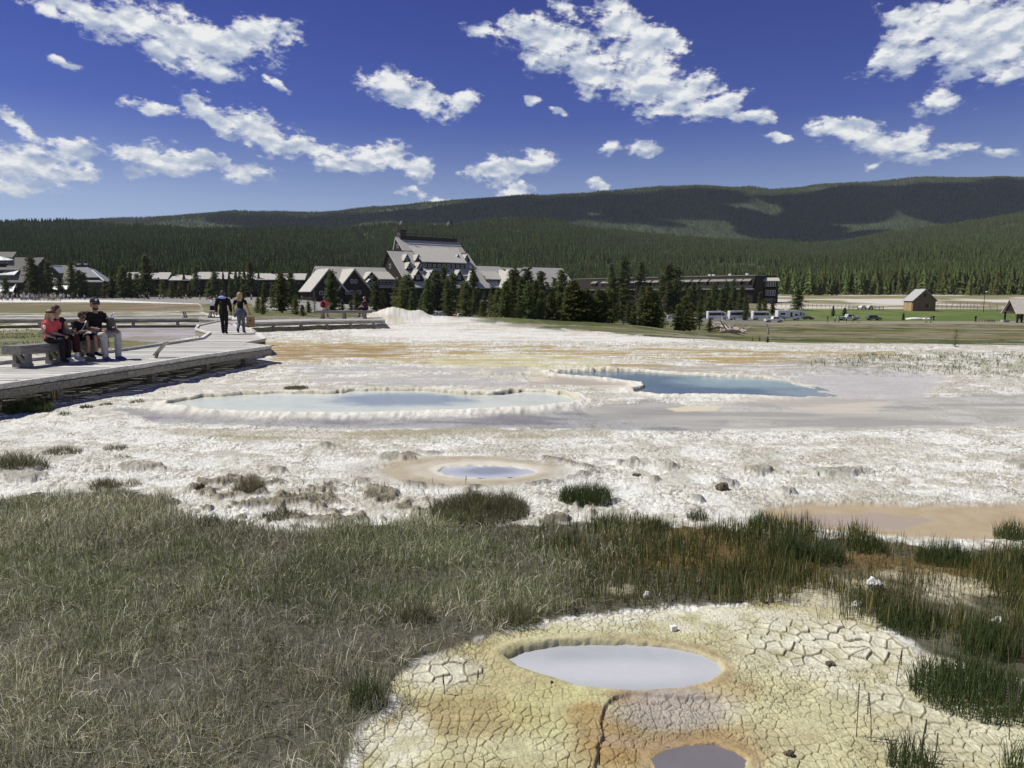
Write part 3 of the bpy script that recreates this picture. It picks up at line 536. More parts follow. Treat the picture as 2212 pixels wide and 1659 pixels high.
# ---- a cloud drifting over the far ridge, above the frame, that shades it
cm = mat('cloud_white', (.85, .86, .88), .9, .03)
def hill_at(X, Y):
    hx, hy = proj(HX, HY, HZ); i = int(np.argmin(np.abs(u * FP + CX - X))); rr = np.nonzero(hy[:, i] <= Y)[0]
    j = rr[0] if len(rr) else hr - 2; return Vector((HX[j, i], HY[j, i], HZ[j, i]))
mb = MB(); rr_ = random.Random(3)
for X, Y, rx_, ry_ in ((560,478,260,150),(760,476,240,120),(950,462,260,150),(1120,448,240,170),(1300,432,300,200),(1450,424,280,170),(1560,420,240,160),(1300,455,150,60),(1700,500,150,120),(1760,512,170,90),(1640,505,120,70),(1850,430,260,240),(1990,430,280,280),(2150,440,340,300),(2300,440,300,300),(1760,450,170,150),(1480,470,160,60),(1350,485,120,60),(1600,470,130,70)):
    hp = hill_at(X, Y); cc_ = hp + SUN * ((1750 + rr_.uniform(0, 60) - hp.z) / SUN.z)
    for q_ in range(4): mb.ell(cc_ + Vector((rr_.uniform(-.6, .6) * rx_, rr_.uniform(-.6, .6) * ry_, rr_.uniform(-20, 40))), (rx_ * rr_.uniform(.4, .65), ry_ * rr_.uniform(.4, .7), rr_.uniform(40, 70)), 14, 8)
tag(mb.build('clouds', cm, None, True), kind='stuff')
hz = MB(); hz.box((0, 1500, 250), (7000, 3900, 506)); hzo = hz.build('haze', None)
hm = bpy.data.materials.new('haze_air'); hm.use_nodes = True; t = hm.node_tree; t.nodes.remove(t.nodes['Principled BSDF']); pv = nd(t, 'ShaderNodeVolumePrincipled')
pv.inputs['Color'].default_value = (.80, .88, 1, 1); pv.inputs['Density'].default_value = 0.00005; t.links.new(pv.outputs[0], t.nodes['Material Output'].inputs['Volume'])
hzo.data.materials.append(hm); tag(hzo, kind='stuff')
# ------------------------------------------------------------------ pines
def near_conifer(seed, wid, bushy=1.0, bare=.10, dens=1.0):
    """unit-height lodgepole pine: trunk mesh and a crown of needle sprays on every branch"""
    r = random.Random(seed); tr = MB(); bend = [(r.uniform(-.012, .012), r.uniform(-.012, .012)) for _ in range(6)]
    pts = [(bend[i][0] * i / 3, bend[i][1] * i / 3, i / 5 * .97 - .02) for i in range(6)]; tr.tube(pts, [.016 * (1 - i / 5.6) for i in range(6)], 6)
    cr = MB(); nb = int(62 * dens); lobes = [(r.random() * 6.28, r.uniform(.2, .9), r.uniform(.65, 1.25)) for _ in range(6)]
    for b in range(nb):
        t = bare + (1 - bare) * ((b + r.random()) / nb) ** .92; a = b * 2.4 + r.uniform(-.5, .5)
        ln = wid * ((1 - t) ** .72 * (1.0 if t > bare + .12 else .75) + .03) * r.uniform(.55, 1.2)
        for la, lt, lk in lobes:
            if abs(math.atan2(math.sin(a - la), math.cos(a - la))) < .8 and abs(t - lt) < .12: ln *= lk
        sl_ = r.uniform(-.15, .30) + (.5 if t > .8 else 0); d = Vector((math.cos(a), math.sin(a), sl_)).normalized(); o = Vector((0, 0, t))
        n = max(2, int(6 * ln / wid * bushy) + 2)
        for k in range(n):
            f = (k + .6) / n; c = o + d * (ln * f) + Vector((0, 0, -.02 * f * f)); sz = .040 * bushy * (1.15 - .5 * f) * r.uniform(.7, 1.3)
            for _ in range(5):
                v = Vector((r.gauss(0, 1), r.gauss(0, 1), r.gauss(.35, .8))).normalized(); s = v.cross(Vector((r.gauss(0, 1), r.gauss(0, 1), r.gauss(0, 1)))).normalized() * sz * .32
                p = c + Vector((r.gauss(0, 1), r.gauss(0, 1), r.gauss(0, .7))) * sz * .45; cr.add([p - s, p + s, p + v * sz * 1.25], [(0, 1, 2)])
    for _ in range(10):
        v = Vector((r.gauss(0, .25), r.gauss(0, .25), 1)).normalized(); p = Vector((0, 0, .93 + r.random() * .03)); s = Vector((r.gauss(0, 1), r.gauss(0, 1), 0)).normalized() * .008; cr.add([p - s, p + s, p + v * .05], [(0, 1, 2)])
    return tr.mesh('trunk', bark), cr
NC = {}
for kd, wid, bu, ba, dn, m_ in (('slim', .17, 1.0, .06, 1.1, fol), ('full', .25, 1.15, .04, 1.25, fol), ('olive', .25, 1.15, .03, 1.2, folo), ('dark', .21, 1.1, .05, 1.25, fol), ('tall', .17, .95, .22, .95, fol), ('young', .30, 1.3, .02, 1.0, folo), ('dry', .15, .55, .10, .8, dry), ('round', .40, 1.35, .05, 1.3, fol)):
    for v_ in range(2):
        t_, c_ = near_conifer(hash(kd) % 1 + 31 * v_ + len(kd) * 7 + ord(kd[0]), wid, bu, ba, dn); NC[kd, v_] = (t_, c_.mesh('crown', m_))
ORD = 'first second third fourth fifth sixth seventh eighth ninth tenth eleventh twelfth thirteenth fourteenth fifteenth sixteenth seventeenth eighteenth nineteenth twentieth'.split()
c2 = lambda x, t, b, k='full': (548.6 + x * .3224, 466.3 + t * .3224, 466.3 + b * .3224, k)
c3 = lambda x, t, b, k='full': (1206.9 + x * .248, 521.2 + t * .248, 521.2 + b * .248, k)
c4 = lambda x, t, b, k='full': (1591 + x * .2807, 576 + t * .2807, 576 + b * .2807, k)
PINES = [
 ('in front of the visitor centre', [(14,598,641,'dark'),(72,556,640,'full'),(84,575,640,'full'),(108,566,640,'dark'),(131,592,641,'full'),(158,566,640,'tall'),(173,585,640,'full'),(184,590,641,'dark')]),
 ('left of the log wing', [(205,610,642,'olive'),(228,606,642,'olive'),(243,600,642,'full'),(268,576,642,'full'),(284,590,641,'dark'),(298,592,642,'full'),(319,552,642,'dark')]),
 ('before the long log wing', [(352,606,644,'olive'),(372,608,645,'olive'),(390,610,645,'young'),(425,574,643,'tall'),(410,612,645,'olive'),(466,588,646,'full'),(452,606,646,'olive'),(500,603,647,'dark'),(543,566,646,'tall'),(572,612,655,'full'),(524,617,648,'olive')]),
 ('before the gabled annex', [c2(30,545,650,'young'),c2(62,530,662,'olive'),c2(130,450,600,'slim'),c2(190,385,650,'full'),c2(252,372,610,'dark'),c2(282,530,662,'young'),c2(326,595,672,'young'),c2(366,572,650,'young'),c2(408,500,640,'dry'),c2(525,372,645,'full'),c2(592,560,640,'olive'),c2(650,565,640,'young'),c2(690,500,642,'olive'),c2(820,442,645,'dark'),c2(862,505,640,'full')]),
 ('before the steep main roof', [c2(962,430,630,'full'),c2(1000,425,655,'olive'),c2(1034,400,660,'full'),c2(1062,440,655,'dark'),c2(1120,562,668,'olive'),c2(1188,435,650,'full'),c2(1226,372,652,'full'),c2(1276,338,645,'tall'),c2(1300,420,655,'full'),c2(1334,382,655,'dark'),c2(1402,455,650,'olive'),c2(1440,470,660,'full'),c2(1468,345,658,'tall'),c2(1530,572,700,'olive'),c2(1500,500,660,'full'),c2(1592,505,635,'full')]),
 ('left of the pale leaning snag', [c2(1640,480,702,'olive'),c2(1680,545,722,'full'),c2(1712,500,724,'olive'),c2(1742,360,705,'full'),c2(1800,455,712,'olive'),c2(1832,360,720,'dark'),c2(1870,475,705,'full'),c2(1922,375,680,'full'),c2(1965,450,720,'dry'),c2(2008,552,742,'olive'),c2(2060,365,715,'full'),c2(2100,480,745,'full'),c2(2140,432,745,'olive'),c2(2182,505,750,'full'),c3(200,440,772,'olive'),c3(242,415,782,'full'),c3(292,500,790,'olive'),c3(335,540,790,'full')]),
 ('right of the pale leaning snag', [c3(500,530,695,'olive'),c3(562,400,705,'full'),c3(612,520,720,'full'),c3(652,560,772,'full'),c3(700,500,760,'dry'),c3(742,470,782,'olive'),c3(782,395,792,'olive'),c3(835,440,785,'full'),c3(872,520,762,'olive'),c3(905,505,750,'dry'),c3(1040,550,792,'full'),c3(1092,480,786,'olive'),c3(1140,540,785,'olive'),c3(1225,520,772,'tall'),c3(1312,670,792,'young')]),
 ('rising before the flat-roofed wing', [c3(452,200,560,'tall'),c3(566,150,560,'dark'),c3(712,180,560,'tall'),c3(676,390,600,'dry'),c3(900,300,600,'full'),c3(952,210,610,'full'),c3(1022,220,610,'dark'),c3(1112,362,610,'slim'),c3(1216,382,610,'full'),c3(1290,440,612,'full'),c3(1352,362,610,'full')]),
 ('behind the row of shuttle vans', [c3(1422,412,615,'full'),c3(1480,402,612,'full'),c3(1542,430,612,'dark'),c3(1620,478,690,'slim'),c3(1792,500,640,'olive'),c3(1862,500,640,'full')]),
 ('in the open meadow near the shed', [c3(2080,415,600,'round'),c4(742,305,384,'full'),c4(830,318,384,'round'),c4(1282,358,414,'full')]),
]
SZ = {'slim':'slender','full':'bushy','olive':'olive','dark':'dark','tall':'tall thin','young':'young','dry':'grey half bare','round':'broad rounded'}
def pine(X, Yt, Yb, kd, label, group, vv, wf=1.0):
    p = gat(X, Yb, 60, 264 if X < 345 else 315); h = (EYE + (ray(X, Yt).z / ray(X, Yt).y) * p.y) - p.z; o = empty('pine_tree', p, random.uniform(0, 6.28), label, 'tree', group); o.scale = (h * wf, h * wf, h)
    tm_, cm_ = NC[kd, vv]; link('trunk', tm_, None, o); link('crown', cm_, None, o); return o
for land, lst in PINES:
    lst = sorted(lst); cnt = {}; tot = {}
    for q in lst: tot[q[3]] = tot.get(q[3], 0) + 1
    for X, Yt, Yb, kd in lst:
        cnt[kd] = cnt.get(kd, 0) + 1
        lb = f"{SZ[kd]} pine {land}" if tot[kd] == 1 else f"{SZ[kd]} pine {land}, {ORD[cnt[kd]-1]} such from the left"
        pine(X, Yt, Yb, kd, lb, 'pines ' + land, random.randint(0, 1), random.uniform(1.3, 1.75))
# the belt of young pines in front of the right wing is denser still
for land, n_, x0, x1, yb0, yb1, t0, t1 in (('in the belt below the flat-roofed wing', 16, 1215, 1345, 690, 708, 600, 650), ('in the belt behind the shuttle vans', 18, 1380, 1640, 672, 682, 604, 650), ('in the belt below the inn porch', 14, 870, 1080, 672, 690, 596, 640), ('in the belt between inn and flat-roofed wing', 14, 1085, 1215, 694, 708, 596, 652)):
    for i in range(n_): pine(x0 + (x1 - x0) * (i + random.random()) / n_, random.uniform(t0, t1), random.uniform(yb0, yb1), random.choice(('full', 'olive', 'dark', 'slim')), f'bushy young pine packed {land}', 'pines packed ' + land, random.randint(0, 1), random.uniform(1.2, 1.6))
# bare grey snags and the sparse dark bush on the bank
def snag(name, X, Yt, Yb, lean, label, m, w_=.10, forks=4):
    p = gat(X, Yb, 60); h = EYE + (ray(X, Yt).z / ray(X, Yt).y) * p.y - p.z; mb = MB(); r = random.Random(int(X)); d = Vector((lean, 0, 1)) * h
    mb.tube([p - Vector((0, 0, .2)), p + d * .35 + Vector((.05 * h, 0, 0)), p + d * .7, p + d], [w_, w_ * .8, w_ * .55, w_ * .2], 7)
    for i in range(forks):
        q = p + d * r.uniform(.4, .85); mb.tube([q, q + Vector((r.uniform(-.3, .3), r.uniform(-.2, .2), r.uniform(.05, .25))) * h], [w_ * .35, w_ * .1], 5)
    return tag(mb.build(name, m, None, True), label, 'dead tree')
pale = mat('weathered_wood_pale', (.50, .45, .38), .9, .25, 3)
snag('dead_snag', 1344, 692, 718, .25, 'pale leaning dead trunk standing alone among the pines on the green bank', pale, .12)
snag('dead_snag', 1660, 695, 722, -.22, 'forked pale dead tree leaning on the grassy slope below the white vans', pale, .14, 7)
bo = empty('sparse_bush', gat(2063, 752), 0, 'dark sparse conifer bush at the right rim of the white terrace', 'bush'); hb = EYE + ray(2063, 712).z / ray(2063, 712).y * bo.location.y - bo.location.z
t_, c_ = near_conifer(5, .36, .8, .02, .55); link('trunk', t_, None, bo); link('crown', c_.mesh('crown', fol), None, bo); bo.scale = (hb * 1.2, hb * 1.2, hb)
# forest edge behind the pale flats: every tree of the front rank
edge_meshes = [far_conifer(80 + i) for i in range(6)]
for i in range(150):
    X = 1672 + (2290 - 1672) * (i + random.uniform(.1, .9)) / 150; d = random.uniform(396, 424); x = (X - CX) / FP * d; z = gz(x, d) - .2
    o = link('forest_edge_pine', edge_meshes[i % 6]); o.location = (x, d, z); h = random.choice((random.uniform(7, 12), random.uniform(13, 20))); o.scale = (h * 1.15, h * 1.15, h); o.rotation_euler.z = random.random() * 6
    tag(o, 'dark conifer in the front rank of forest beyond the pale flats', 'tree', 'conifers along the forest edge')
# ------------------------------------------------------------------ grass and reeds
gmat = bpy.data.materials.new('grass_blades'); gmat.use_nodes = True; t = gmat.node_tree; b = t.nodes['Principled BSDF']; a1 = nd(t, 'ShaderNodeAttribute', attribute_name='tint')
t.links.new(a1.outputs[0], b.inputs['Base Color']); b.inputs['Roughness'].default_value = .6; b.inputs['Specular IOR Level'].default_value = .25; leafy(gmat, .3)
def blades(x, y, z, h, wd, lean, colr, g, bend=.5):
    n = len(x); a = g.uniform(0, 6.283, n); la = g.uniform(0, 6.283, n); lx, ly = np.cos(la) * lean, np.sin(la) * lean; sx_, sy_ = np.cos(a) * wd / 2, np.sin(a) * wd / 2
    V = np.zeros((n, 8, 3)); C_ = np.zeros((n, 8, 3))
    for k, (f, ww) in enumerate(((0, 1), (.4, .9), (.75, .65), (1, .12))):
        o = h * (f * (1 - bend) + bend * f * f); cz_ = h * f * np.sqrt(np.maximum(.15, 1 - (lean * f) ** 2 * .5))
        for s in (0, 1):
            sg = (s * 2 - 1) * ww; V[:, k * 2 + s, 0] = x + lx * o + sx_ * sg; V[:, k * 2 + s, 1] = y + ly * o + sy_ * sg; V[:, k * 2 + s, 2] = z + cz_
            C_[:, k * 2 + s] = colr
    base = (np.arange(n) * 8)[:, None]; F = np.concatenate([base + np.array([[0, 1, 3, 2]]), base + np.array([[2, 3, 5, 4]]), base + np.array([[4, 5, 7, 6]])])
    return V.reshape(-1, 3), F, C_.reshape(-1, 3)
from bisect import bisect_left
def ground_z(x, y):
    j = np.clip(np.searchsorted(prow, y) - 1, 4, nr - 2); uu = x / y; i = np.clip(np.searchsorted(ucol, uu) - 1, 0, nc - 2); Z = zz.reshape(nr, nc)
    return np.minimum(Z[j, i], Z[j + 1, i + 1])
def pal(g, n, cols, p):
    i = g.choice(len(cols), n, p=np.array(p) / sum(p)); return np.array(cols)[i] * g.uniform(.7, 1.35, n)[:, None]
g = np.random.default_rng(11)
def area_pts(poly, dens, soft=.06):
    wp = zpix(poly); xs = [p[0] for p in wp]; ys = [p[1] for p in wp]; x0, x1, y0, y1 = max(min(xs), -6.5), min(max(xs), 6.5), max(1.9, min(ys)), max(ys); n = int((x1 - x0) * (y1 - y0) * dens)
    x = g.uniform(x0, x1, n); y = g.uniform(y0, y1, n); k = np.abs(x / y) < 1.2; x, y = x[k], y[k]; sd = sdpoly(x, y, wp) + (fbm(x * 2.5, y * 2.5, 4, 3) - .5) * .55 + (fbm(x * 9, y * 9, 2, 1) - .5) * .12
    k = sd > g.uniform(-soft, soft, len(x)); return x[k], y[k]
x, y = area_pts(GRASS, 5600); X_, Y_ = proj(x, y, 0 * x); rt_ = ss(1180, 1420, X_ + (fbm(x * 2, y * 2, 3, 5) - .5) * 500)
clump = fbm(x * 2.1, y * 2.1, 4, 7); keep = g.random(len(x)) < np.where(rt_ > .5, ss(.38, .58, clump) * .75 + .10, .32 + .68 * ss(.32, .52, clump)); x, y, rt_, clump = x[keep], y[keep], rt_[keep], clump[keep]; n = len(x)
tone = fbm(x * .9, y * .9, 3, 0)[:, None]; gA1 = pal(g, n, [(.13,.155,.055),(.20,.215,.10),(.28,.27,.165),(.44,.42,.30),(.74,.70,.53)], [34,28,20,12,6]); gA2 = pal(g, n, [(.15,.155,.07),(.24,.23,.14),(.36,.33,.23),(.52,.49,.37),(.80,.76,.60)], [22,24,24,20,12]); dryp = np.clip(ss(4.6, 3.0, y) * .6 + ss(.45, .62, fbm(x * 1.1, y * 1.1, 3, 6)) * .6, 0, 1); gA = np.where((g.random(n) < dryp)[:, None], gA2, gA1); gB = pal(g, n, [(.065,.092,.026),(.10,.125,.036),(.17,.16,.05),(.30,.24,.085),(.44,.39,.21)], [34,28,18,13,7])
isr = (g.random(n) < rt_); cl_ = np.where(isr[:, None], gB, gA * (.62 + 1.25 * tone)); straw = cl_.mean(1) > .22
hh = np.where(isr, g.uniform(.07, .18, n) * (.7 + .6 * clump), g.uniform(.05, .115, n) * (.6 + .8 * clump)); lean = np.where(isr, g.uniform(.02, .30, n), np.where(straw & (g.random(n) < .5), g.uniform(.4, 1.8, n), g.uniform(.05, .55, n)))
wd = np.where(isr, g.uniform(.0022, .0042, n), g.uniform(.0022, .0040, n)) * np.clip(y / 4.2, .8, 1.5)
xr, yr = area_pts([(1180,1152),(1500,1160),(1800,1178),(2300,1196),(2300,1312),(1980,1300),(1600,1296),(1380,1302),(1240,1300)], 1900); kk_ = g.random(len(xr)) < ss(.36, .56, fbm(xr * 3, yr * 3, 4, 6)); xr, yr = xr[kk_], yr[kk_]; nr_ = len(xr)
x = np.concatenate([x, xr]); y = np.concatenate([y, yr]); hh = np.concatenate([hh, g.uniform(.06, .17, nr_)]); lean = np.concatenate([lean, g.uniform(.02, .28, nr_)]); wd = np.concatenate([wd, g.uniform(.0022, .004, nr_) * np.clip(yr / 4.2, .8, 1.5)]); cl_ = np.concatenate([cl_, pal(g, nr_, [(.065,.090,.026),(.10,.125,.036),(.19,.17,.05),(.32,.25,.09)], [34, 28, 22, 14])])
V1 = blades(x, y, ground_z(x, y) - .004, hh, wd, lean, cl_, g)
go_ = link('grass', npmesh('grass', *V1[:2], {'tint': V1[2]}), gmat); tag(go_, kind='stuff')
# thin scattered blades on the crust: sedge fringe, right bank, meadow behind the walk
parts = []
for poly, dn, hh_, cols in (([(300,1040),(760,1030),(1000,1055),(1350,1080),(1250,1128),(330,1132)], 140, (.03,.10), [(.13,.13,.06),(.24,.21,.13),(.09,.11,.04)]), ([(1700,778),(1900,765),(2212,768),(2212,815),(1950,808),(1750,804)], 60, (.05,.15), [(.10,.14,.05),(.20,.20,.10)]), ([(1300,1255),(1560,1250),(2212,1240),(2212,1420),(1950,1370),(1700,1308),(1400,1318)], 500, (.05,.13), [(.07,.095,.03),(.12,.12,.05),(.30,.26,.15)]), ([(0,712),(200,712),(250,760),(0,770)], 30, (.05,.14), [(.10,.13,.04),(.18,.17,.08)]), ([(940,1590),(1050,1600),(1100,1659),(800,1659),(780,1580)], 900, (.02,.09), [(.30,.27,.20),(.16,.15,.09),(.42,.38,.28)]), ([(860,1430),(1000,1400),(1040,1440),(920,1500),(860,1520)], 600, (.02,.08), [(.30,.27,.20),(.16,.15,.09)])):
    wp = zpix(poly); xs = [p[0] for p in wp]; ys = [p[1] for p in wp]; n = int((max(xs) - min(xs)) * (max(ys) - min(ys)) * dn); x = g.uniform(min(xs), max(xs), n); y = g.uniform(min(ys), max(ys), n)
    k = (sdpoly(x, y, wp) > 0) & (fbm(x * 3 / max(1, y.mean() / 8), y * 3 / max(1, y.mean() / 8), 3, 2) > .53); x, y = x[k], y[k]; n = len(x)
    parts.append(blades(x, y, ground_z(x, y) - .005, g.uniform(*hh_, n), .003 * np.clip(y / 4, 1, 8), g.uniform(.1, .7, n), pal(g, n, cols, [1] * len(cols)), g))
off = 0; Vs = []; Fs = []; Cs = []
for v, f, c in parts: Vs.append(v); Fs.append(f + off); Cs.append(c); off += len(v)
tag(link('sparse_grass', npmesh('sparse_grass', np.concatenate(Vs), np.concatenate(Fs), {'tint': np.concatenate(Cs)}), gmat), kind='stuff')
GREEN = [(.055,.085,.026),(.075,.108,.035),(.11,.125,.045)]; SEDGE = [(.13,.14,.055),(.10,.12,.045),(.26,.23,.14),(.18,.16,.09)]; STRAW = [(.34,.30,.19),(.22,.19,.11),(.13,.13,.06)]; TUSS = [(.07,.10,.03),(.05,.075,.025),(.13,.14,.05)]
TUFTS = [ # X, Y of the base, half width, height in px, colours, label
 (1265,1084,58,44,TUSS,'big green domed tussock on the white crust just below the round pool'),(1035,1108,105,44,SEDGE,'long low clump of brown sedge below the round pool'),(538,1066,34,36,STRAW,'round straw coloured tuft alone on the crust above the grass'),
 (286,1050,22,22,STRAW,'small straw tuft, the darker of a pair at the edge of the grass field'),(228,1056,32,24,STRAW,'wider straw tuft beside the small dark one at the edge of the grass field'),(1310,1140,26,30,GREEN,'narrow dark reed tuft below the big domed tussock'),
 (1415,1143,34,28,GREEN,'low dark reed tuft between the narrow tuft and the pointed one'),(1506,1126,22,30,GREEN,'small pointed reed tuft standing highest up the white crust'),(1650,1146,34,42,GREEN,'dense dark reed tuft at the corner of the tan wet flat'),
 (1700,1212,42,70,GREEN,'tall dark reed clump below the tan wet flat'),(1872,1192,40,38,GREEN,'dark spiky reed tuft on the near shore of the tan wet flat'),(2186,1164,36,46,GREEN,'dark reed tuft on the far right in the tan wet flat'),
 (2110,1505,125,80,GREEN,'broad reed clump with dead grey roots right of the cracked mud'),(1965,1655,46,80,GREEN,'tall reed tuft at the bottom edge right of the small dark pool'),(2200,1668,32,80,GREEN,'reed tuft cut off by the bottom right corner'),
 (792,1526,36,84,GREEN,'dark reed clump at the edge of the grass left of the grey pool'),(250,972,26,14,SEDGE,'low green tuft at the top end of the sedge streak on the crust'),(265,990,18,9,SEDGE,'tiny green tuft just below the sedge streak on the crust'),(135,982,40,16,SEDGE,'loose green tuft in the middle of the sedge streak on the crust'),
 (40,1018,60,42,SEDGE,'wide olive sedge clump at the left border on the white crust'),(455,1138,30,26,GREEN,'thin dark tuft on the upper border of the grass field'),(516,1140,18,22,GREEN,'short dark tuft beside the thin one on the grass border'),(600,1122,38,22,SEDGE,'flat brown sod tuft in front of the straw coloured tuft'),
 (640,1142,14,18,GREEN,'tiny dark reed tuft right of the flat brown sod'),(60,890,50,26,TUSS,'bright green weed clump at the foot of the boardwalk'),(188,884,16,9,TUSS,'small green tuft on the crust near the boardwalk shadow'),(140,898,14,10,TUSS,'small green tuft between the weeds and the milky pool'),(230,878,14,7,TUSS,'smallest green tuft near the tip of the milky pool'),
 (295,870,16,6,TUSS,'flat green tuft under the boardwalk near the milky pool'),(640,842,26,8,SEDGE,'thin grassy tuft behind the rim of the milky pool'),(1970,1352,70,40,GREEN,'dark reed bank behind the white stones right of the grey pool'),(2130,1405,60,70,GREEN,'tall reed clump above the broad clump right of the mud'),(900,1345,40,50,SEDGE,'olive sedge clump at the mud border behind the grey pool'),
 (1110,1345,50,46,SEDGE,'grey green sedge clump directly behind the grey pool'),(1780,1215,45,50,GREEN,'ragged reed clump left of the spiky tuft by the tan flat'),(2040,1215,60,42,GREEN,'wide thin reed clump before the tan wet flat')]
gg = np.random.default_rng(5)
for X, Y, hw, hp, cols, lb in TUFTS:
    p = at(X, Y, 0.0); pxm = FP / math.hypot(p.y, EYE); rx = hw / pxm; h = hp / pxm * 1.05; ry = min(rx * .8, .35 if p.y < 9 else .6); n = int(np.clip(rx * ry * 3.1 * (9000 if p.y < 7 else 3500), 60, 3500))
    rr = np.sqrt(gg.random(n)); aa = gg.uniform(0, 6.283, n); x = p.x + rr * np.cos(aa) * rx; y = p.y + rr * np.sin(aa) * ry; tall = 1 - .35 * rr ** 2
    V, F, Cc = blades(x, y, ground_z(x, y) - .006, h * gg.uniform(.5, 1.1, n) * tall, gg.uniform(.0022, .004, n) * max(1, p.y / 5), gg.uniform(.02, .25, n) + .35 * rr * gg.random(n) + (.4 if cols is STRAW or cols is SEDGE else 0) * gg.random(n), pal(gg, n, cols, [1] * len(cols)), gg)
    tag(link('grass_tuft', npmesh('grass_tuft', V, F, {'tint': Cc}), gmat), lb, 'grass tuft', 'tufts around the hot spring crust')
# dead stalks
st = MB(); rs = random.Random(4); stm = mat('dark_stalk', (.10, .085, .055), .9, .4, 8)
for X, Y, hp in ((1563,1655,34),(1850,1590,120),(1882,1600,110),(1936,1480,80),(1990,1620,70),(2020,1640,60),(1925,1655,60),(2180,1600,120),(2190,1560,90),(1030,1480,40),(960,1500,46),(905,1135,40),(1005,1050,24),(1360,1160,50),(1440,1180,50)):
    p = at(X, Y); pxm = FP / math.hypot(p.y, EYE); h = hp / pxm; o = Vector((rs.uniform(-.12, .12), rs.uniform(-.05, .05), 0)) * h
    b0 = Vector((p.x, p.y, float(ground_z(np.array([p.x]), np.array([p.y]))[0]) - .01)); mb = MB(); mb.tube([b0, b0 + o * .3 + Vector((0, 0, h * .5)), b0 + o + Vector((0, 0, h))], [.0022, .0020, .0024], 5); st.add(mb.v, mb.f)
    for k in range(8): q = b0 + o + Vector((0, 0, h * (.6 + .05 * k))); st.ell(q, (.0036, .0036, .005), 5, 4)
tag(st.build('dry_stalks', stm), kind='stuff')
# stones
rk = mat('white_sinter_stone', (.80, .78, .74), .9, .12, 12, .5)
def stone(X, Y, wpx, hpx, label, seed, m=rk, boxy=False):
    p = at(X, Y); pxm = FP / math.hypot(p.y, EYE); r = random.Random(seed); mb = MB(); w_, h_ = wpx / pxm, hpx / pxm; z0 = float(ground_z(np.array([p.x]), np.array([p.y]))[0])
    if boxy: mb.box((p.x, p.y, z0 + h_ / 2 - .004), (w_, w_ * .7, h_), .3)
    else:
        for i in range(5 if wpx > 24 else 3): mb.ell((p.x + r.uniform(-.3, .3) * w_, p.y + r.uniform(-.15, .15) * w_, z0 + h_ * r.uniform(.15, .5)), (w_ * r.uniform(.22, .36), w_ * r.uniform(.2, .3), h_ * r.uniform(.35, .55)), 8, 6, Matrix.Rotation(r.uniform(0, 3), 3, 'Z') @ Matrix.Rotation(r.uniform(-.5, .5), 3, 'X'))
        mb.v = [tuple(Vector(v) + Vector((r.gauss(0, 1), r.gauss(0, 1), r.gauss(0, 1))) * w_ * .035) for v in mb.v]
    return tag(mb.build('stone', m, None, False, .004 if boxy else 0), label, 'stone', 'stones on the crust')
dk_ = mat('brown_sod', (.12, .10, .065), .95, .4, 9, .6)
for a in ((1402,1292,26,16,'lone white stone in the grass behind the grey pool',1),(1886,1276,40,26,'biggest white stone, a knobbly heap among the reeds',2),(1853,1307,26,14,'white stone just below the knobbly heap',3),(2150,1342,34,12,'flat white stone near the right border in the reeds',4),(558,1085,20,12,'white stone on the crust under the straw coloured tuft',5)): stone(*a)
stone(1455,1362,13,12,'small square white block on the mud behind the grey pool',6,rk,True)
for a in ((1562,1062,34,18,'brown lump of sod on the white crust above the pointed reed tuft',7,dk_),(435,1062,24,14,'brown lump of sod left of the straw coloured tuft',8,dk_),(1378,1027,26,8,'dark flat lump on the crust right of the round pool',9,dk_),(1192,1476,9,7,'tiny dark pebble on the rim of the grey pool',10,dk_),(1790,1437,24,10,'dark pebble among the pale mud plates',11,dk_),(1706,1632,20,14,'mossy lump beside the small dark pool',12,dk_)): stone(*a)
# ------------------------------------------------------------------ boardwalk
DZ = .47
def planked(m, lo=.62, hi=1.18):
    t = m.node_tree; b = t.nodes['Principled BSDF']; lk = b.inputs['Base Color'].links[0].from_socket; ge = nd(t, 'ShaderNodeNewGeometry')
    v = nd(t, 'ShaderNodeVectorMath', operation='SCALE'); t.links.new(lk, v.inputs[0]); t.links.new(mth(t, 'ADD', lo, mth(t, 'MULTIPLY', ge.outputs['Random Per Island'], hi - lo)), v.inputs['Scale']); t.links.new(v.outputs[0], b.inputs['Base Color']); return m
wood = planked(mat('weathered_deck_wood', (.60, .575, .52), .85, .38, 1.6, .3, .2, (1, 12, 12))); wood_d = planked(mat('weathered_side_timber', (.27, .245, .195), .85, .42, 1.8, .3, .2, (1.2, 9, 9)), .65, 1.2); wood_s = mat('dark_stringer_timber', (.12, .105, .085), .9, .3, 3)
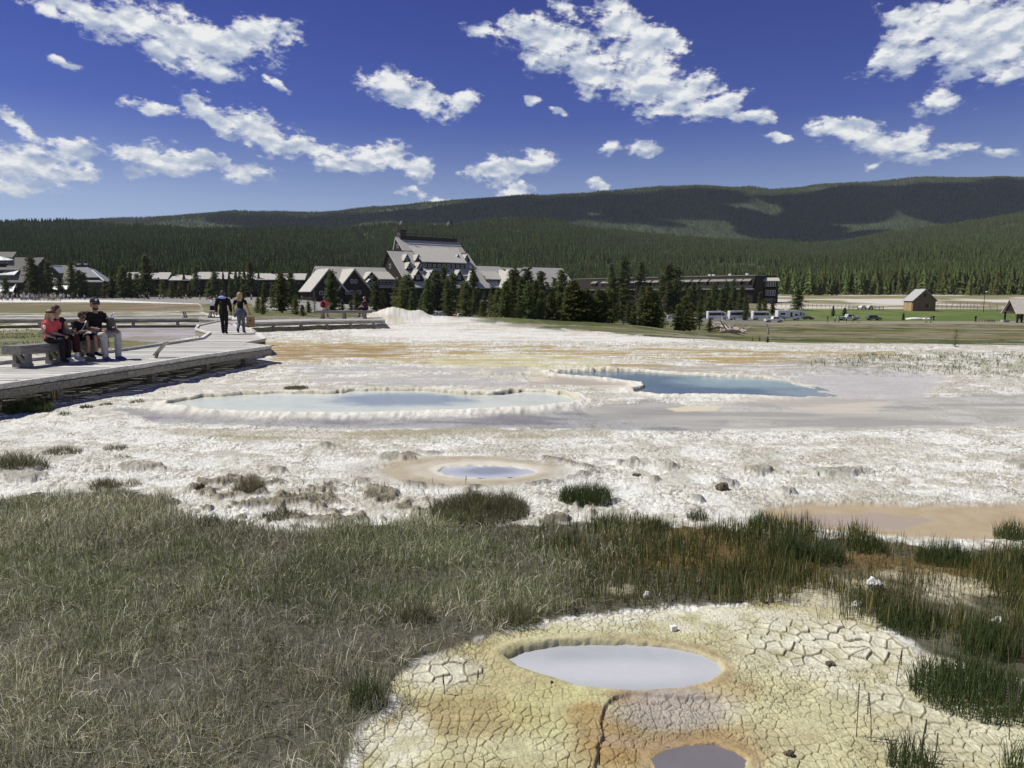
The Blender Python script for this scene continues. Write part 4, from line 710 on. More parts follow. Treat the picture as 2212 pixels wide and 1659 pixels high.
def deck(poly, name, parent, step=.15, gap=.011, th=.045, z=DZ):
    """planks running across the picture, each trimmed to the outline of the walk"""
    mb = MB(); ys = [p[1] for p in poly]; y = min(ys); n = len(poly); r = random.Random(3); k = 0
    while y < max(ys):
        ym = y + step / 2; xs = []
        for i in range(n):
            (ax, ay), (bx, by) = poly[i], poly[(i + 1) % n]
            if (ay > ym) != (by > ym): xs.append((ax + (ym - ay) * (bx - ax) / (by - ay), (bx - ax) / (by - ay)))
        xs.sort()
        for (xa, sa), (xb, sb_) in zip(xs[::2], xs[1::2]):
            h = (step - gap) / 2; sa = max(-6, min(6, sa)); sb_ = max(-6, min(6, sb_)); zz_ = z + r.uniform(-.004, .004)
            A, B = (xa - sa * h, y + gap / 2), (xb - sb_ * h, y + gap / 2); D, E_ = (xa + sa * h, y + step - gap / 2), (xb + sb_ * h, y + step - gap / 2)
            if B[0] - A[0] < .03 or E_[0] - D[0] < .03: continue
            p = [(A[0], A[1], zz_), (B[0], B[1], zz_), (E_[0], E_[1], zz_), (D[0], D[1], zz_)]
            mb.add([(a, b, c - th) for a, b, c in p] + p, [(3, 2, 1, 0), (4, 5, 6, 7), (0, 1, 5, 4), (1, 2, 6, 5), (2, 3, 7, 6), (3, 0, 4, 7)])
        y += step
    return mb.build(name, wood, parent)
def along(parent, pts, z, wx, wz, name, m, jog=0):
    mb = MB()
    for a, b in zip(pts, pts[1:]):
        a, b = Vector((a[0], a[1], z)), Vector((b[0], b[1], z)); l = (b - a).length; n = max(1, round(l / 2.4))
        for i in range(n): f0, f1 = i / n + (.004 / l if i else 0), (i + 1) / n - (.004 / l if i < n - 1 else 0); mb.beam(a.lerp(b, f0), a.lerp(b, f1) + Vector((0, 0, random.uniform(-.006, .006))), wx, wz)
    return mb.build(name, m, parent)
def posts(parent, pts, every, inset=.25, foot=True, z=DZ):
    for a, b in zip(pts, pts[1:]):
        a, b = Vector((*a, 0)), Vector((*b, 0)); l = (b - a).length; d = (b - a) / l; nrm = Vector((-d.y, d.x, 0)) * inset
        for k in range(max(1, int(l / every))):
            p = a + d * (k + .5) * l / max(1, int(l / every)) + nrm; g0 = gz(p.x, p.y) - .03; mb = MB(); mb.box((p.x, p.y, (z - .05 + g0) / 2), (.14, .14, z - .05 - g0), math.atan2(d.y, d.x))
            if foot: mb.box((p.x, p.y, g0 + .05), (.34, .30, .10), math.atan2(d.y, d.x))
            mb.build('post', wood_d, parent)
near_front = zpix([(-420,905),(0,836.7),(273,797),(420,774),(584,751)], DZ); near_back = zpix([(571.5,734.5),(545,714),(505,703)], DZ); near_far = zpix([(477,694),(428,704.5),(423,712.6),(453,721),(436,733),(338,748),(240,762),(0,787.6),(-420,829)], DZ)
bw = empty('boardwalk', (0, 0, 0), 0, 'wide weathered plank boardwalk with bench and walkers coming in from the left', 'boardwalk')
npoly = near_front + [tuple(at(524, 744, DZ)[:2])] + near_back + near_far
deck(npoly, 'deck', bw)
along(bw, near_front, DZ - .115, .06, .13, 'fascia', wood_d); along(bw, [near_front[-1], tuple(at(524, 744, DZ)[:2])], DZ - .12, .05, .14, 'fascia', wood_d)
along(bw, near_front, DZ - .058, .03, .04, 'stringer', wood_s)
along(bw, near_front, DZ + .03, .10, .06, 'edge_rail', wood); along(bw, [near_front[-1], tuple(at(524, 744, DZ)[:2]), near_back[0], near_back[1], near_back[2]], DZ + .03, .10, .06, 'edge_rail', wood)
along(bw, near_far, DZ + .035, .10, .07, 'edge_rail', wood); along(bw, near_far, DZ - .14, .05, .2, 'fascia', wood_d); along(bw, near_back, DZ - .14, .05, .2, 'fascia', wood_d)
posts(bw, near_front, 1.55, .30); posts(bw, near_far, 2.0, .2)
mb = MB()
for a, b in zip(near_front, near_front[1:]):
    a, b = Vector((*a, DZ - .15)), Vector((*b, DZ - .15)); n_ = Vector((-(b - a).y, (b - a).x, 0)).normalized()
    for o in (.55, 1.2, 1.8): mb.beam(a + n_ * o, b + n_ * o, .06, .2)
mb.build('joist', wood_s, bw)
def strip_walk(label, f, b, z=DZ, every=1.4, brd=.145):
    o = empty('boardwalk', (0, 0, 0), 0, label, 'boardwalk'); deck(list(f) + list(b)[::-1], 'deck', o, .16, z=z); along(o, f, z + .03, .09, .06, 'edge_rail', wood); along(o, b, z + .03, .09, .06, 'edge_rail', wood)
    along(o, f, z - .11, .06, .12, 'fascia', wood_d); along(o, b, z - .17, .06, .2, 'fascia', wood_d); posts(o, f, every, .06, False, z); return o
strip_walk('narrow far boardwalk running left behind the wide one past the white-topped bench', zpix([(-520,693.5),(-200,692),(140,691),(430,690),(470,692.5)], DZ), zpix([(-520,687.5),(-200,686.5),(140,686),(430,685.5),(500,687)], DZ), every=2.2)
strip_walk('far boardwalk branch ending beside the white cone with the long bench', zpix([(509,700),(560,698.4),(680,694.6),(832,692.2)], DZ), zpix([(478,693.5),(600,689.4),(700,687.8),(826,687.4)], DZ), every=1.2)
# little interpretive plaque on a slanted post at the edge
p = at(336, 796, DZ - .25); sg = empty('trail_sign', p, 0, 'small slanted interpretive plaque on a post at the boardwalk edge', 'sign'); mb = MB(); mb.beam((-.07, -.03, -.05), (.10, -.03, .42), .09, .04); mb.build('post', wood_d, sg)
mb = MB(); mb.box((.16, -.02, .47), (.40, .30, .03), rot=Matrix.Rotation(.15, 3, 'Z') @ Matrix.Rotation(R(-48), 3, 'Y')); mb.build('plaque', mat('sign_back', (.36, .35, .27), .6, .15, 5), sg, bevel=.006)
# ------------------------------------------------------------------ benches
bA, bB = at(48, 794, DZ), at(193, 778, DZ); bdir = (bB - bA).normalized(); bfac = Vector((bdir.y, -bdir.x, 0)); bang = math.atan2(bdir.y, bdir.x)
gw = mat('grey_bench_timber', (.225, .21, .19), .85, .35, 2.2, .2, .2, (1.2, 8, 8))
bn_ = empty('bench', bA, bang, 'heavy grey timber bench carrying the seated family on the wide boardwalk', 'bench')      # local x runs along the bench, local -y faces the walk
mb = MB()
for k in range(3): mb.box((.92, -.15 + .15 * k, .435), (2.27, .145, .05))
mb.build('seat', gw, bn_, bevel=.006)
mb = MB(); mb.box((.92, -.218, .36), (2.27, .045, .16)); mb.box((.92, .218, .36), (2.27, .045, .16)); mb.box((-.192, 0, .352), (.045, .39, .145)); mb.box((2.052, 0, .352), (.045, .39, .145)); mb.build('apron', gw, bn_, bevel=.006)
for x in (0.02, .80, 1.62):
    for s in (-1, 1): mb = MB(); mb.box((x, s * .15, .195), (.10, .085, .21)); mb.build('leg', gw, bn_)
    mb = MB(); mb.box((x, 0, .045), (.10, .44, .085)); mb.build('foot_beam', gw, bn_); mb = MB(); mb.beam((x, -.10, .10), (x, .11, .29), .08, .07); mb.build('brace', wood_d, bn_)
def far_bench(X0, X1, Y, label, legs, white, slanted):
    a, b = at(X0, Y, DZ), at(X1, Y, DZ); b = Vector((b.x, a.y, DZ)); l = (b - a).length; o = empty('bench', (a + b) / 2, 0, label, 'bench'); mb = MB(); m = wood if white else gw
    mb.box((0, 0, .43), (l, .42, .07 if white else .16)); mb.build('seat', m, o, bevel=.008)
    for x in legs:
        for s in (-1, 1):
            mb = MB()
            if slanted: mb.beam((x * l, s * .12, .40), (x * l + (.12 if x < 0 else -.12), s * .16, 0), .07, .07)
            else: mb.box((x * l, s * .13, .175), (.14, .12, .35))
            mb.build('leg', wood_d, o)
        mb = MB(); mb.box((x * l, 0, .05), (.16 if not slanted else .06, .5, .07)); mb.build('foot_beam', wood_d, o)
    return o
far_bench(392, 467, 686.5, 'thin white-topped bench with splayed legs on the far left boardwalk', (-.42, .36), True, True)
fb = far_bench(680, 803, 688.5, 'long dark bench on the boardwalk branch beside the white cone', (-.36, .02, .38), False, False)
# ------------------------------------------------------------------ people
def cloth(name, col, var=.18, sc_=14): return mat(name, col, .85, var, sc_, .15, .15)
skin = mat('skin_tan', (.36, .205, .135), .55, .08, 8); skin2 = mat('skin_fair', (.46, .29, .205), .55, .08, 8); hairb = mat('brown_hair', (.075, .045, .028), .6, .4, 30, .3); hairl = mat('fair_long_hair', (.34, .24, .13), .6, .35, 30, .3, stretch=(1, 1, .2))
black = cloth('black_cloth', (.016, .016, .019)); navy = cloth('navy_cloth', (.025, .028, .045)); red = cloth('coral_red_cloth', (.62, .10, .10)); khaki = cloth('pale_grey_cotton', (.48, .46, .44)); maroon = cloth('maroon_leggings', (.045, .012, .016)); greyc = cloth('grey_leggings', (.15, .16, .18)); whitec = cloth('white_cotton', (.78, .77, .74), .08); blue_shoe = cloth('blue_shoe', (.10, .14, .30)); pale_shoe = cloth('pale_shoe', (.62, .62, .66)); capg = cloth('grey_cap', (.16, .16, .155)); blackm = mat('black_plastic', (.012, .012, .014), .25, .1, 5)
def blob(name, shapes, m, parent, vox=.012, sm=2):
    mb = MB()
    for s in shapes:
        if s[0] == 't': mb.tube([Vector(p) for p in s[1]], s[2], 12)
        else: mb.ell(s[1], s[2], 14, 10, s[3] if len(s) > 3 else None)
    o = mb.build(name, m, parent, True); rm = o.modifiers.new('skin', 'REMESH'); rm.mode = 'VOXEL'; rm.voxel_size = vox; rm.use_smooth_shade = True
    s_ = o.modifiers.new('smooth', 'SMOOTH'); s_.factor = .5; s_.iterations = sm; return o
def hand(w, d, up, k, curl=.7, side=1):
    """palm, four fingers of different lengths with two bends, and a thumb from the side of the palm"""
    w, d, up = Vector(w), Vector(d).normalized(), Vector(up); s = d.cross(up).normalized() * side; n = s.cross(d).normalized() * side; out = []
    palm = w + d * .085 * k; out.append(('t', [w, w + d * .04 * k, palm], [(.026 * k, .020 * k), (.036 * k, .018 * k), (.038 * k, .016 * k)]))
    for i, (o, ln) in enumerate(((-.030, .070), (-.010, .080), (.011, .075), (.030, .058))):
        b = palm + s * o * k; c1, c2_ = curl, curl * 1.9; p1 = b + (d * math.cos(c1) - n * math.sin(c1)) * ln * .5 * k; p2 = p1 + (d * math.cos(c2_) - n * math.sin(c2_)) * ln * .5 * k; out.append(('t', [b - d * .02 * k, b, p1, p2], [.0095 * k, .0095 * k, .0090 * k, .0075 * k]))
    t0 = w + d * .03 * k - s * .03 * k; t1 = t0 + (d * .6 - s * .7 - n * .3).normalized() * .04 * k; out.append(('t', [w + d * .02 * k, t0, t1, t1 + (d - n * .4).normalized() * .03 * k], [.016 * k, .013 * k, .011 * k, .009 * k])); return out
def person(label, loc, rz, k, J, skinm, shirt, pants, shoe, sleeve='short', shirt_len=0, hands=True, group=None, look=(0, 0), vox=.010, jacket=False, legs_to=1.0, sock=None):
    """J: joints in the body's own frame (x to its right, y ahead, z up, metres for a 1.75 m adult) scaled by k"""
    o = empty('person', loc, rz, label, 'person', group); j = {n: Vector(v) * k for n, v in J.items() if isinstance(v, tuple)}; up = (j['neck'] - j['pel']).normalized()
    hc_ = j['head']; rm = Matrix.Rotation(look[0], 3, 'Z') @ Matrix.Rotation(look[1], 3, 'X'); H = lambda x, y, z: hc_ + rm @ Vector((x, y, z)) * k
    S = [('t', [j['pel'], (j['pel'] + j['chest']) / 2, j['chest'], j['neck']], [(.13 * k, .09 * k), (.11 * k, .08 * k), (.13 * k, .085 * k), (.065 * k, .06 * k)]), ('t', [j['neck'] - up * .03 * k, H(0, -.01, -.05)], [.058 * k, .055 * k]),
         ('e', H(0, -.008, .025), (.077 * k, .095 * k, .098 * k), rm), ('e', H(0, .022, -.045), (.055 * k, .066 * k, .068 * k), rm), ('e', H(0, .095, -.012), (.013 * k, .020 * k, .024 * k), rm), ('e', H(0, .083, -.068), (.026 * k, .012 * k, .012 * k), rm), ('e', H(.078, -.005, -.005), (.012 * k, .022 * k, .032 * k), rm), ('e', H(-.078, -.005, -.005), (.012 * k, .022 * k, .032 * k), rm), ('e', H(0, .082, .022), (.05 * k, .016 * k, .012 * k), rm)]
    for s in 'LR':
        S += [('t', [j['sh' + s], (j['sh' + s] * .55 + j['el' + s] * .45), j['el' + s], (j['el' + s] * .65 + j['wr' + s] * .35), j['wr' + s]], [.050 * k, .046 * k, .038 * k, .040 * k, .025 * k]), ('t', [j['chest'] + up * .06 * k, j['sh' + s]], [.055 * k, .045 * k]),
              ('t', [j['hip' + s], (j['hip' + s] * .5 + j['kn' + s] * .5), j['kn' + s], (j['kn' + s] * .65 + j['an' + s] * .35), j['an' + s]], [.085 * k, .075 * k, .054 * k, .056 * k, .036 * k]), ('t', [j['an' + s], j['an' + s] + (j['to' + s] - j['an' + s]) * .6, j['to' + s]], [.036 * k, .036 * k, .026 * k])]
        if hands: S += hand(j['wr' + s], j.get('hd' + s, j['wr' + s] - j['el' + s]), (0, 0, 1) if 'pelS' not in J else (0, 1, 0), k, J.get('cu' + s, .6), 1 if s == 'R' else -1)
    body = blob('body', S, skinm, o, vox * (.8 if hands else 1.2), 1)
    for s in (-1, 1):
        mb = MB(); mb.ell(H(s * .032, .083, .004), (.013 * k, .008 * k, .008 * k), 8, 6); mb.build('eye', blackm, o, True)
    T = [('t', [j['pel'] - up * shirt_len * k, j['pel'] + up * .04 * k, (j['pel'] + j['chest']) / 2, j['chest'], j['neck'] - up * .045 * k], [(.175 * k, .135 * k), (.168 * k, .13 * k), (.152 * k, .122 * k), (.175 * k, .13 * k), (.08 * k, .075 * k)])]
    for s in 'LR':
        a, b, c = j['sh' + s], j['el' + s], j['wr' + s]; T.append(('t', [j['chest'] + up * .055 * k, a], [.085 * k, .070 * k]))
        if sleeve == 'short': T.append(('t', [a, a + (b - a) * .62], [.068 * k, .066 * k]))
        elif sleeve == 'long': T.append(('t', [a, b, c + (b - c) * .05], [.072 * k, .058 * k, .042 * k]))
        else: T.append(('t', [a, a + (b - a) * .12], [.066 * k, .062 * k]))
    if jacket: T = [(q[0], q[1], [tuple(v * 1.22 for v in r) if isinstance(r, tuple) else r * 1.22 for r in q[2]]) for q in T]
    blob('jacket' if jacket else 'shirt', T, shirt, o, .013, 2)
    Q = [('t', [j['pel'] + up * .05 * k, j['pel'] - up * .06 * k], [(.172 * k, .13 * k), (.165 * k, .135 * k)])]
    for s in 'LR':
        h_, kn, an = j['hip' + s], j['kn' + s], j['an' + s]; e = kn + (an - kn) * legs_to if legs_to > .02 else kn; Q.append(('t', [h_, (h_ + kn) / 2, kn, (kn + e) / 2, e], [.100 * k, .090 * k, .072 * k, .068 * k, .058 * k] if legs_to > .9 else [.10 * k, .10 * k, .09 * k, .08 * k, .08 * k]))
    blob('trousers', Q, pants, o, .013, 2)
    for s in 'LR':
        an, to = j['an' + s], j['to' + s]; d = (to - an); blob('shoe', [('t', [an + d * -.25, an + d * .35, to + d * .12], [(.048 * k, .050 * k), (.050 * k, .048 * k), (.036 * k, .030 * k)]), ('t', [an + d * .05, an + Vector((0, 0, .05)) * k], [.045 * k, .042 * k])], shoe, o, .010, 1)
        if sock: blob('sock', [('t', [an + Vector((0, 0, .03)) * k, an + (j['kn' + s] - an) * .32], [.043 * k, .045 * k])], sock, o, .012, 1)
    return o, H, rm, j
def cap_on(o, H, rm, k, m, bill=True, back=False):
    mb = MB(); nu = 14; vs = []
    for jj in range(6):
        t_ = jj / 5 * math.pi / 2
        for i in range(nu): vs.append(H(math.cos(t_) * math.cos(2 * math.pi * i / nu) * .090, -.008 + math.cos(t_) * math.sin(2 * math.pi * i / nu) * .108, .040 + math.sin(t_) * .090))
    mb.add(vs, [(jj * nu + i, jj * nu + (i + 1) % nu, (jj + 1) * nu + (i + 1) % nu, (jj + 1) * nu + i) for jj in range(5) for i in range(nu)]); c = mb.build('cap', m, o, True); c.modifiers.new('thick', 'SOLIDIFY').thickness = .006
    if bill:
        mb = MB(); e = [H(math.sin(a) * .078, .085 + math.cos(a) * .085 * (1 if abs(a) < 1.3 else .3), .040 - .012 * math.cos(a)) for a in np.linspace(-1.5, 1.5, 9)]; mb.add(e, [tuple(range(9))]); q = mb.build('visor', m, c); q.modifiers.new('thick', 'SOLIDIFY').thickness = .007
    return c
def hair_on(o, H, rm, k, m, long=0, curly=False, seed=1):
    r = random.Random(seed); sh = [('e', H(0, -.022, .045), (.088 * k, .098 * k, .092 * k), rm), ('e', H(0, -.055, -.01), (.083 * k, .065 * k, .085 * k), rm)]
    if long:
        for x in (-.055, -.02, .02, .055): sh.append(('t', [H(x, -.065, .03), H(x * 1.25, -.085, -.10), H(x * 1.3, -.10, -.10 - long * .6) , H(x * .9, -.095, -.10 - long)], [.04 * k, .042 * k, .036 * k, .014 * k]))
        for x in (-.085, .085): sh.append(('t', [H(x * .9, .01, .05), H(x, -.02, -.06), H(x, -.05, -.10 - long * .5)], [.022 * k, .028 * k, .015 * k]))
    if curly:
        for _ in range(34): v = Vector((r.gauss(0, 1), r.gauss(-.3, 1), r.gauss(.35, .8))).normalized(); sh.append(('e', H(v.x * .092, -.02 + v.y * .10, .03 + v.z * .095), (.028 * k,) * 3))
    return blob('hair', sh, m, o, .010, 1)
SIT = dict(pel=(0, 0, .10), chest=(0, .05, .42), neck=(0, .07, .575), head=(0, .10, .715), shL=(-.185, .06, .505), shR=(.185, .06, .505), hipL=(-.095, .03, .09), hipR=(.095, .03, .09), knL=(-.12, .46, .11), knR=(.12, .46, .11), anL=(-.12, .46, -.36), anR=(.12, .46, -.36), toL=(-.13, .62, -.405), toR=(.13, .62, -.405))
def seat_at(s, fwd=.02): return bA + bdir * s + bfac * fwd + Vector((0, 0, .462))
FRZ = math.atan2(bfac.y, bfac.x) - math.pi / 2         # the body's +y turned to face the walk
# the man at the far end
J = dict(SIT, elL=(-.27, .16, .25), wrL=(-.16, .42, .20), elR=(.27, .16, .25), wrR=(.13, .40, .20), hdL=(.05, .16, -.05), hdR=(-.02, .17, -.06), cuL=.5, cuR=.5); J.update(knL=(-.17, .47, .12), anL=(-.15, .46, -.355), toL=(-.17, .62, -.40), knR=(.15, .46, .11), anR=(.11, .42, -.355), toR=(.12, .58, -.40))
o, H, rm, j = person('bearded man in dark cap, sunglasses, black shirt and pale trousers at bench end', seat_at(1.84, .02), FRZ - .12, 1.13, J, skin, black, khaki, blue_shoe, look=(-.45, -.05), sock=black)
c = cap_on(o, H, rm, 1.13, navy); mb = MB(); mb.box(H(0, .108, .085), (.045, .006, .05), rot=rm); mb.build('cap_badge', whitec, c)
mb = MB(); mb.box(H(0, .095, .008), (.15, .02, .042), rot=rm); mb.build('sunglasses', blackm, o, bevel=.01); blob('beard', [('e', H(0, .035, -.085), (.06, .062, .05), rm)], hairb, o, .01, 1); hair_on(o, H, rm, 1.1, hairb, 0)
mb = MB(); mb.tube([j['wrR'] + (j['elR'] - j['wrR']) * .12, j['wrR']], .036, 10); mb.build('wristwatch', blackm, o, True)
# curly haired child beside him
J = dict(SIT, chest=(0, .09, .40), neck=(0, .13, .55), head=(0, .19, .67), elL=(-.24, .22, .26), wrL=(-.10, .38, .30), elR=(.25, .20, .24), wrR=(.05, .38, .28), hdL=(.12, .1, .02), hdR=(-.1, .12, .03), cuL=.9, cuR=.9)
o, H, rm, j = person('curly haired child in black top and spotted skirt leaning forward beside the bearded man', seat_at(1.42, .03), FRZ - .08, .80, J, skin, black, black, black, look=(-.2, -.5), legs_to=.0)
hair_on(o, H, rm, .80, hairb, 0, True, 4); mb = MB(); mb.beam(j['shL'] + Vector((.05, .09, .03)), j['hipR'] + Vector((.05, .17, .10)), .012, .05, Vector((0, 1, .3))); mb.build('white_strap', whitec, o)
r_ = random.Random(8); mb = MB()
for i in range(26): t_ = r_.random(); sgn = r_.choice((-1, 1)); mb.ell(Vector((sgn * .09 + r_.uniform(-.07, .07), .03 + t_ * .36, .165 + r_.uniform(-.02, .012))), (.014, .016, .006), 7, 5)
mb.build('skirt_spots', whitec, o)
# woman and girl at the near end
J = dict(SIT, elL=(-.24, .13, .24), wrL=(-.10, .36, .20), elR=(.27, .16, .25), wrR=(.16, .42, .17), hdR=(0, .14, -.02), hdL=(.05, .15, 0), cuR=.9)
o, H, rm, j = person('long haired woman in dark vest and maroon leggings seated behind the girl in red', seat_at(.86, -.02), FRZ - .05, .94, J, skin2, black, maroon, pale_shoe, sleeve='none', look=(.35, -.15), legs_to=.72, sock=whitec)
hair_on(o, H, rm, .94, hairb, .26, seed=2)
tag(MB().box(o.location + Matrix.Rotation(o.rotation_euler.z, 3, 'Z') @ (j['wrR'] + Vector((-.01, .12, .02))), (.075, .15, .01), FRZ).build('phone', blackm, bevel=.003), 'black phone held by the long haired woman on the bench', 'phone')
J = dict(SIT, chest=(0, .03, .41), neck=(0, .03, .56), head=(0, .06, .69), elL=(-.25, -.05, .25), wrL=(-.22, -.14, .03), hdL=(-.02, -.12, -.05), elR=(.23, .03, .25), wrR=(.16, .22, .16), hdR=(0, .14, -.02)); J.update(knL=(-.10, .43, .08), anL=(-.10, .38, -.40), toL=(-.10, .54, -.44), knR=(.10, .45, .08), anR=(.10, .44, -.40), toR=(.10, .60, -.44))
o, H, rm, j = person('girl in coral red shirt, headband and black trousers at the near bench end', seat_at(.66, .08), FRZ - .05, .86, J, skin2, red, black, black, look=(.15, -.02))
h_ = hair_on(o, H, rm, .86, hairl, .22, seed=3); mb = MB(); nu = 16
mb.add([H(math.cos(2 * math.pi * i / nu) * .096, -.012 + math.sin(2 * math.pi * i / nu) * .112, z_) for z_ in (.045, .085) for i in range(nu)], [(i, (i + 1) % nu, nu + (i + 1) % nu, nu + i) for i in range(nu)]); mb.build('headband', cloth('dark_headband', (.05, .04, .03)), h_).modifiers.new('thick', 'SOLIDIFY').thickness = .004
mb = MB(); mb.ell(j['shR'] + Vector((.052, .03, -.09)), (.018, .045, .05), 12, 8); mb.build('shirt_print', whitec, o, True)
# bags on the bench
def bag_on(name, p, rz, sz, m, label, m2, round_=True, cat='bag'):
    o = empty(name, p, rz, label, cat); blob('pack', [('e', (0, 0, sz[2] * .42), (sz[0] * .5, sz[1] * .5, sz[2] * .45)), ('e', (0, 0, sz[2] * .72), (sz[0] * .40, sz[1] * .42, sz[2] * .3)), ('e', (0, sz[1] * .3, sz[2] * .3), (sz[0] * .38, sz[1] * .3, sz[2] * .25))], m, o, .012, 2)
    mb = MB(); mb.tube([(-.07, -sz[1] * .3, sz[2] * .9), (-.03, -sz[1] * .3, sz[2] * 1.02), (.03, -sz[1] * .3, sz[2] * 1.02), (.07, -sz[1] * .3, sz[2] * .9)], .012, 6); mb.build('handle', m2, o, True); mb = MB(); mb.tube([(-sz[0] * .3, sz[1] * .52, sz[2] * .2), (0, sz[1] * .60, sz[2] * .55), (sz[0] * .3, sz[1] * .52, sz[2] * .2)], .010, 6); mb.build('zip_trim', m2, o, True); return o
bag_on('backpack', bA + bdir * 1.17 + Vector((0, 0, .462)) - bfac * .10, FRZ, (.24, .20, .44), cloth('grey_teal_nylon', (.13, .16, .17)), 'grey backpack with pale trim standing on the bench between woman and curly child', whitec)
bag_on('backpack', bA + bdir * 1.30 + Vector((0, 0, .462)) + bfac * .04, FRZ, (.22, .18, .25), cloth('brown_nylon', (.06, .05, .045)), 'low brown bag on the bench against the curly child', black)
bag_on('shoulder_bag', bA + bdir * 2.10 + Vector((0, 0, .60)) + bfac * .28, FRZ, (.22, .20, .36), cloth('camo_cloth', (.13, .125, .10), .7, 22), 'dark patterned bundle with pale fluffy top held on the lap of the bearded man', whitec)
fl = MB(); rq = random.Random(6); q0 = bA + bdir * 2.10 + Vector((0, 0, .60)) + bfac * .28
for _ in range(26): fl.ell(Vector((rq.gauss(0, .05), rq.gauss(0, .05), .36 + rq.gauss(0, .03))), (.03, .03, .025), 7, 5)
fo_ = fl.build('fluffy_top', whitec, [q for q in bpy.data.objects if q.name.startswith('shoulder_bag')][0], True)
wb = empty('white_bag', seat_at(1.66, .27) + Vector((0, 0, .20)), FRZ, 'small white handbag with round grey emblem on the lap of the curly child', 'bag'); MB().box((0, 0, .0), (.15, .05, .17), rot=Matrix.Rotation(.3, 3, 'Y')).build('pouch', whitec, wb, bevel=.02); mb = MB(); mb.tube([(.02, .022, -.02), (.02, .03, -.02)], .03, 14); mb.build('emblem', capg, wb)
# walkers seen from behind
STAND = dict(pelS=1, pel=(0, 0, .95), chest=(0, .01, 1.28), neck=(0, .0, 1.46), head=(0, .02, 1.615), shL=(-.19, 0, 1.41), shR=(.19, 0, 1.41), hipL=(-.09, 0, .92), hipR=(.09, 0, .92), knL=(-.09, .14, .50), knR=(.09, -.02, .49), anL=(-.08, .20, .08), anR=(.09, -.22, .13), toL=(-.09, .36, .035), toR=(.10, -.08, .035), elL=(-.26, -.06, 1.13), wrL=(-.28, .04, .88), elR=(.26, .04, 1.13), wrR=(.27, .12, .88))
def walker_at(X, Y): return at(X, Y, DZ + .012)
o, H, rm, j = person('man in black jacket with blue hood and grey cap walking away on the boardwalk', walker_at(485, 721.5), R(8), .925, dict(STAND, chest=(0, .03, 1.28), knR=(.09, .03, .49), anR=(.09, -.12, .10), toR=(.10, .03, .035), anL=(-.08, .12, .075), toL=(-.09, .28, .035)), skin, black, black, black, sleeve='long', shirt_len=.14, jacket=True)
cap_on(o, H, rm, .925, capg); hair_on(o, H, rm, .90, hairb); blob('hood', [('e', (0, -.075, 1.36), (.15, .075, .055)), ('t', [(-.13, .0, 1.36), (0, -.09, 1.385), (.13, .0, 1.36)], [.035, .045, .035])], cloth('blue_white_fleece', (.34, .45, .75), .4, 18), o, .012, 2)
o, H, rm, j = person('blonde woman in black shirt and grey leggings, jacket round her waist, walking away', walker_at(521.5, 720), R(4), .885, dict(STAND, knL=(-.09, .08, .49), anL=(-.085, -.20, .16), toL=(-.09, -.10, .06), knR=(.09, .05, .50), anR=(.09, .06, .08), toR=(.10, .22, .035), elR=(.30, .0, 1.13), wrR=(.36, .06, .90), elL=(-.28, -.02, 1.12), wrL=(-.30, .10, .90)), skin2, black, greyc, black)
cap_on(o, H, rm, .885, black); hair_on(o, H, rm, .885, mat('blonde_hair', (.50, .36, .19), .6, .3, 30, .3), .16, True, 5)
blob('waist_jacket', [('t', [(0, 0, .92), (0, -.02, .84), (0, -.05, .72)], [(.165, .135), (.185, .155), (.19, .14)]), ('t', [(-.15, .02, .84), (-.20, 0, .70), (-.23, .02, .60)], [.06, .05, .03]), ('t', [(.15, .02, .84), (.19, .02, .70), (.17, .04, .62)], [.05, .05, .03])], cloth('slate_sweatshirt', (.10, .11, .15), .45, 16), o, .012, 2)
pb = empty('paper_bag', walker_at(541.5, 719.5) + Vector((0, .06, .22)), .1, 'brown paper shopping bag carried by the blonde walking woman', 'bag'); kr = mat('kraft_paper', (.42, .27, .15), .8, .12, 6)
mb = MB(); mb.add([(sx_ * .145, sy_ * .06, z_) for z_ in (0, .40) for sx_, sy_ in ((-1, -1), (1, -1), (1, 1), (-1, 1))], [(3, 2, 1, 0), (0, 1, 5, 4), (1, 2, 6, 5), (2, 3, 7, 6), (3, 0, 4, 7)]); mb.build('bag_body', kr, pb).modifiers.new('thick', 'SOLIDIFY').thickness = .004
mb = MB(); mb.tube([(-.05, -.06, .40), (-.04, -.03, .52), (.04, -.03, .52), (.05, -.06, .40)], .006, 6); mb.build('handle', kr, pb); MB().box((.0, -.064, .27), (.08, .004, .05)).build('logo', cloth('dark_print', (.05, .04, .03)), pb)
o, H, rm, j = person('man in white shirt and dark shorts with raised elbow by the white-topped bench', at(459.5, 686.2, DZ), R(10), .80, dict(STAND, anL=(-.10, .02, .08), toL=(-.1, .17, .03), anR=(.12, .02, .08), toR=(.13, .17, .03), knL=(-.1, .02, .5), knR=(.1, .02, .5), elL=(-.42, -.05, 1.43), wrL=(-.20, .02, 1.62), hdL=(.16, 0, .05), elR=(.38, -.05, 1.45), wrR=(.20, .0, 1.62), hdR=(-.16, 0, .05)), skin, whitec, black, black, hands=True, vox=.016, legs_to=.15); hair_on(o, H, rm, .80, hairb)
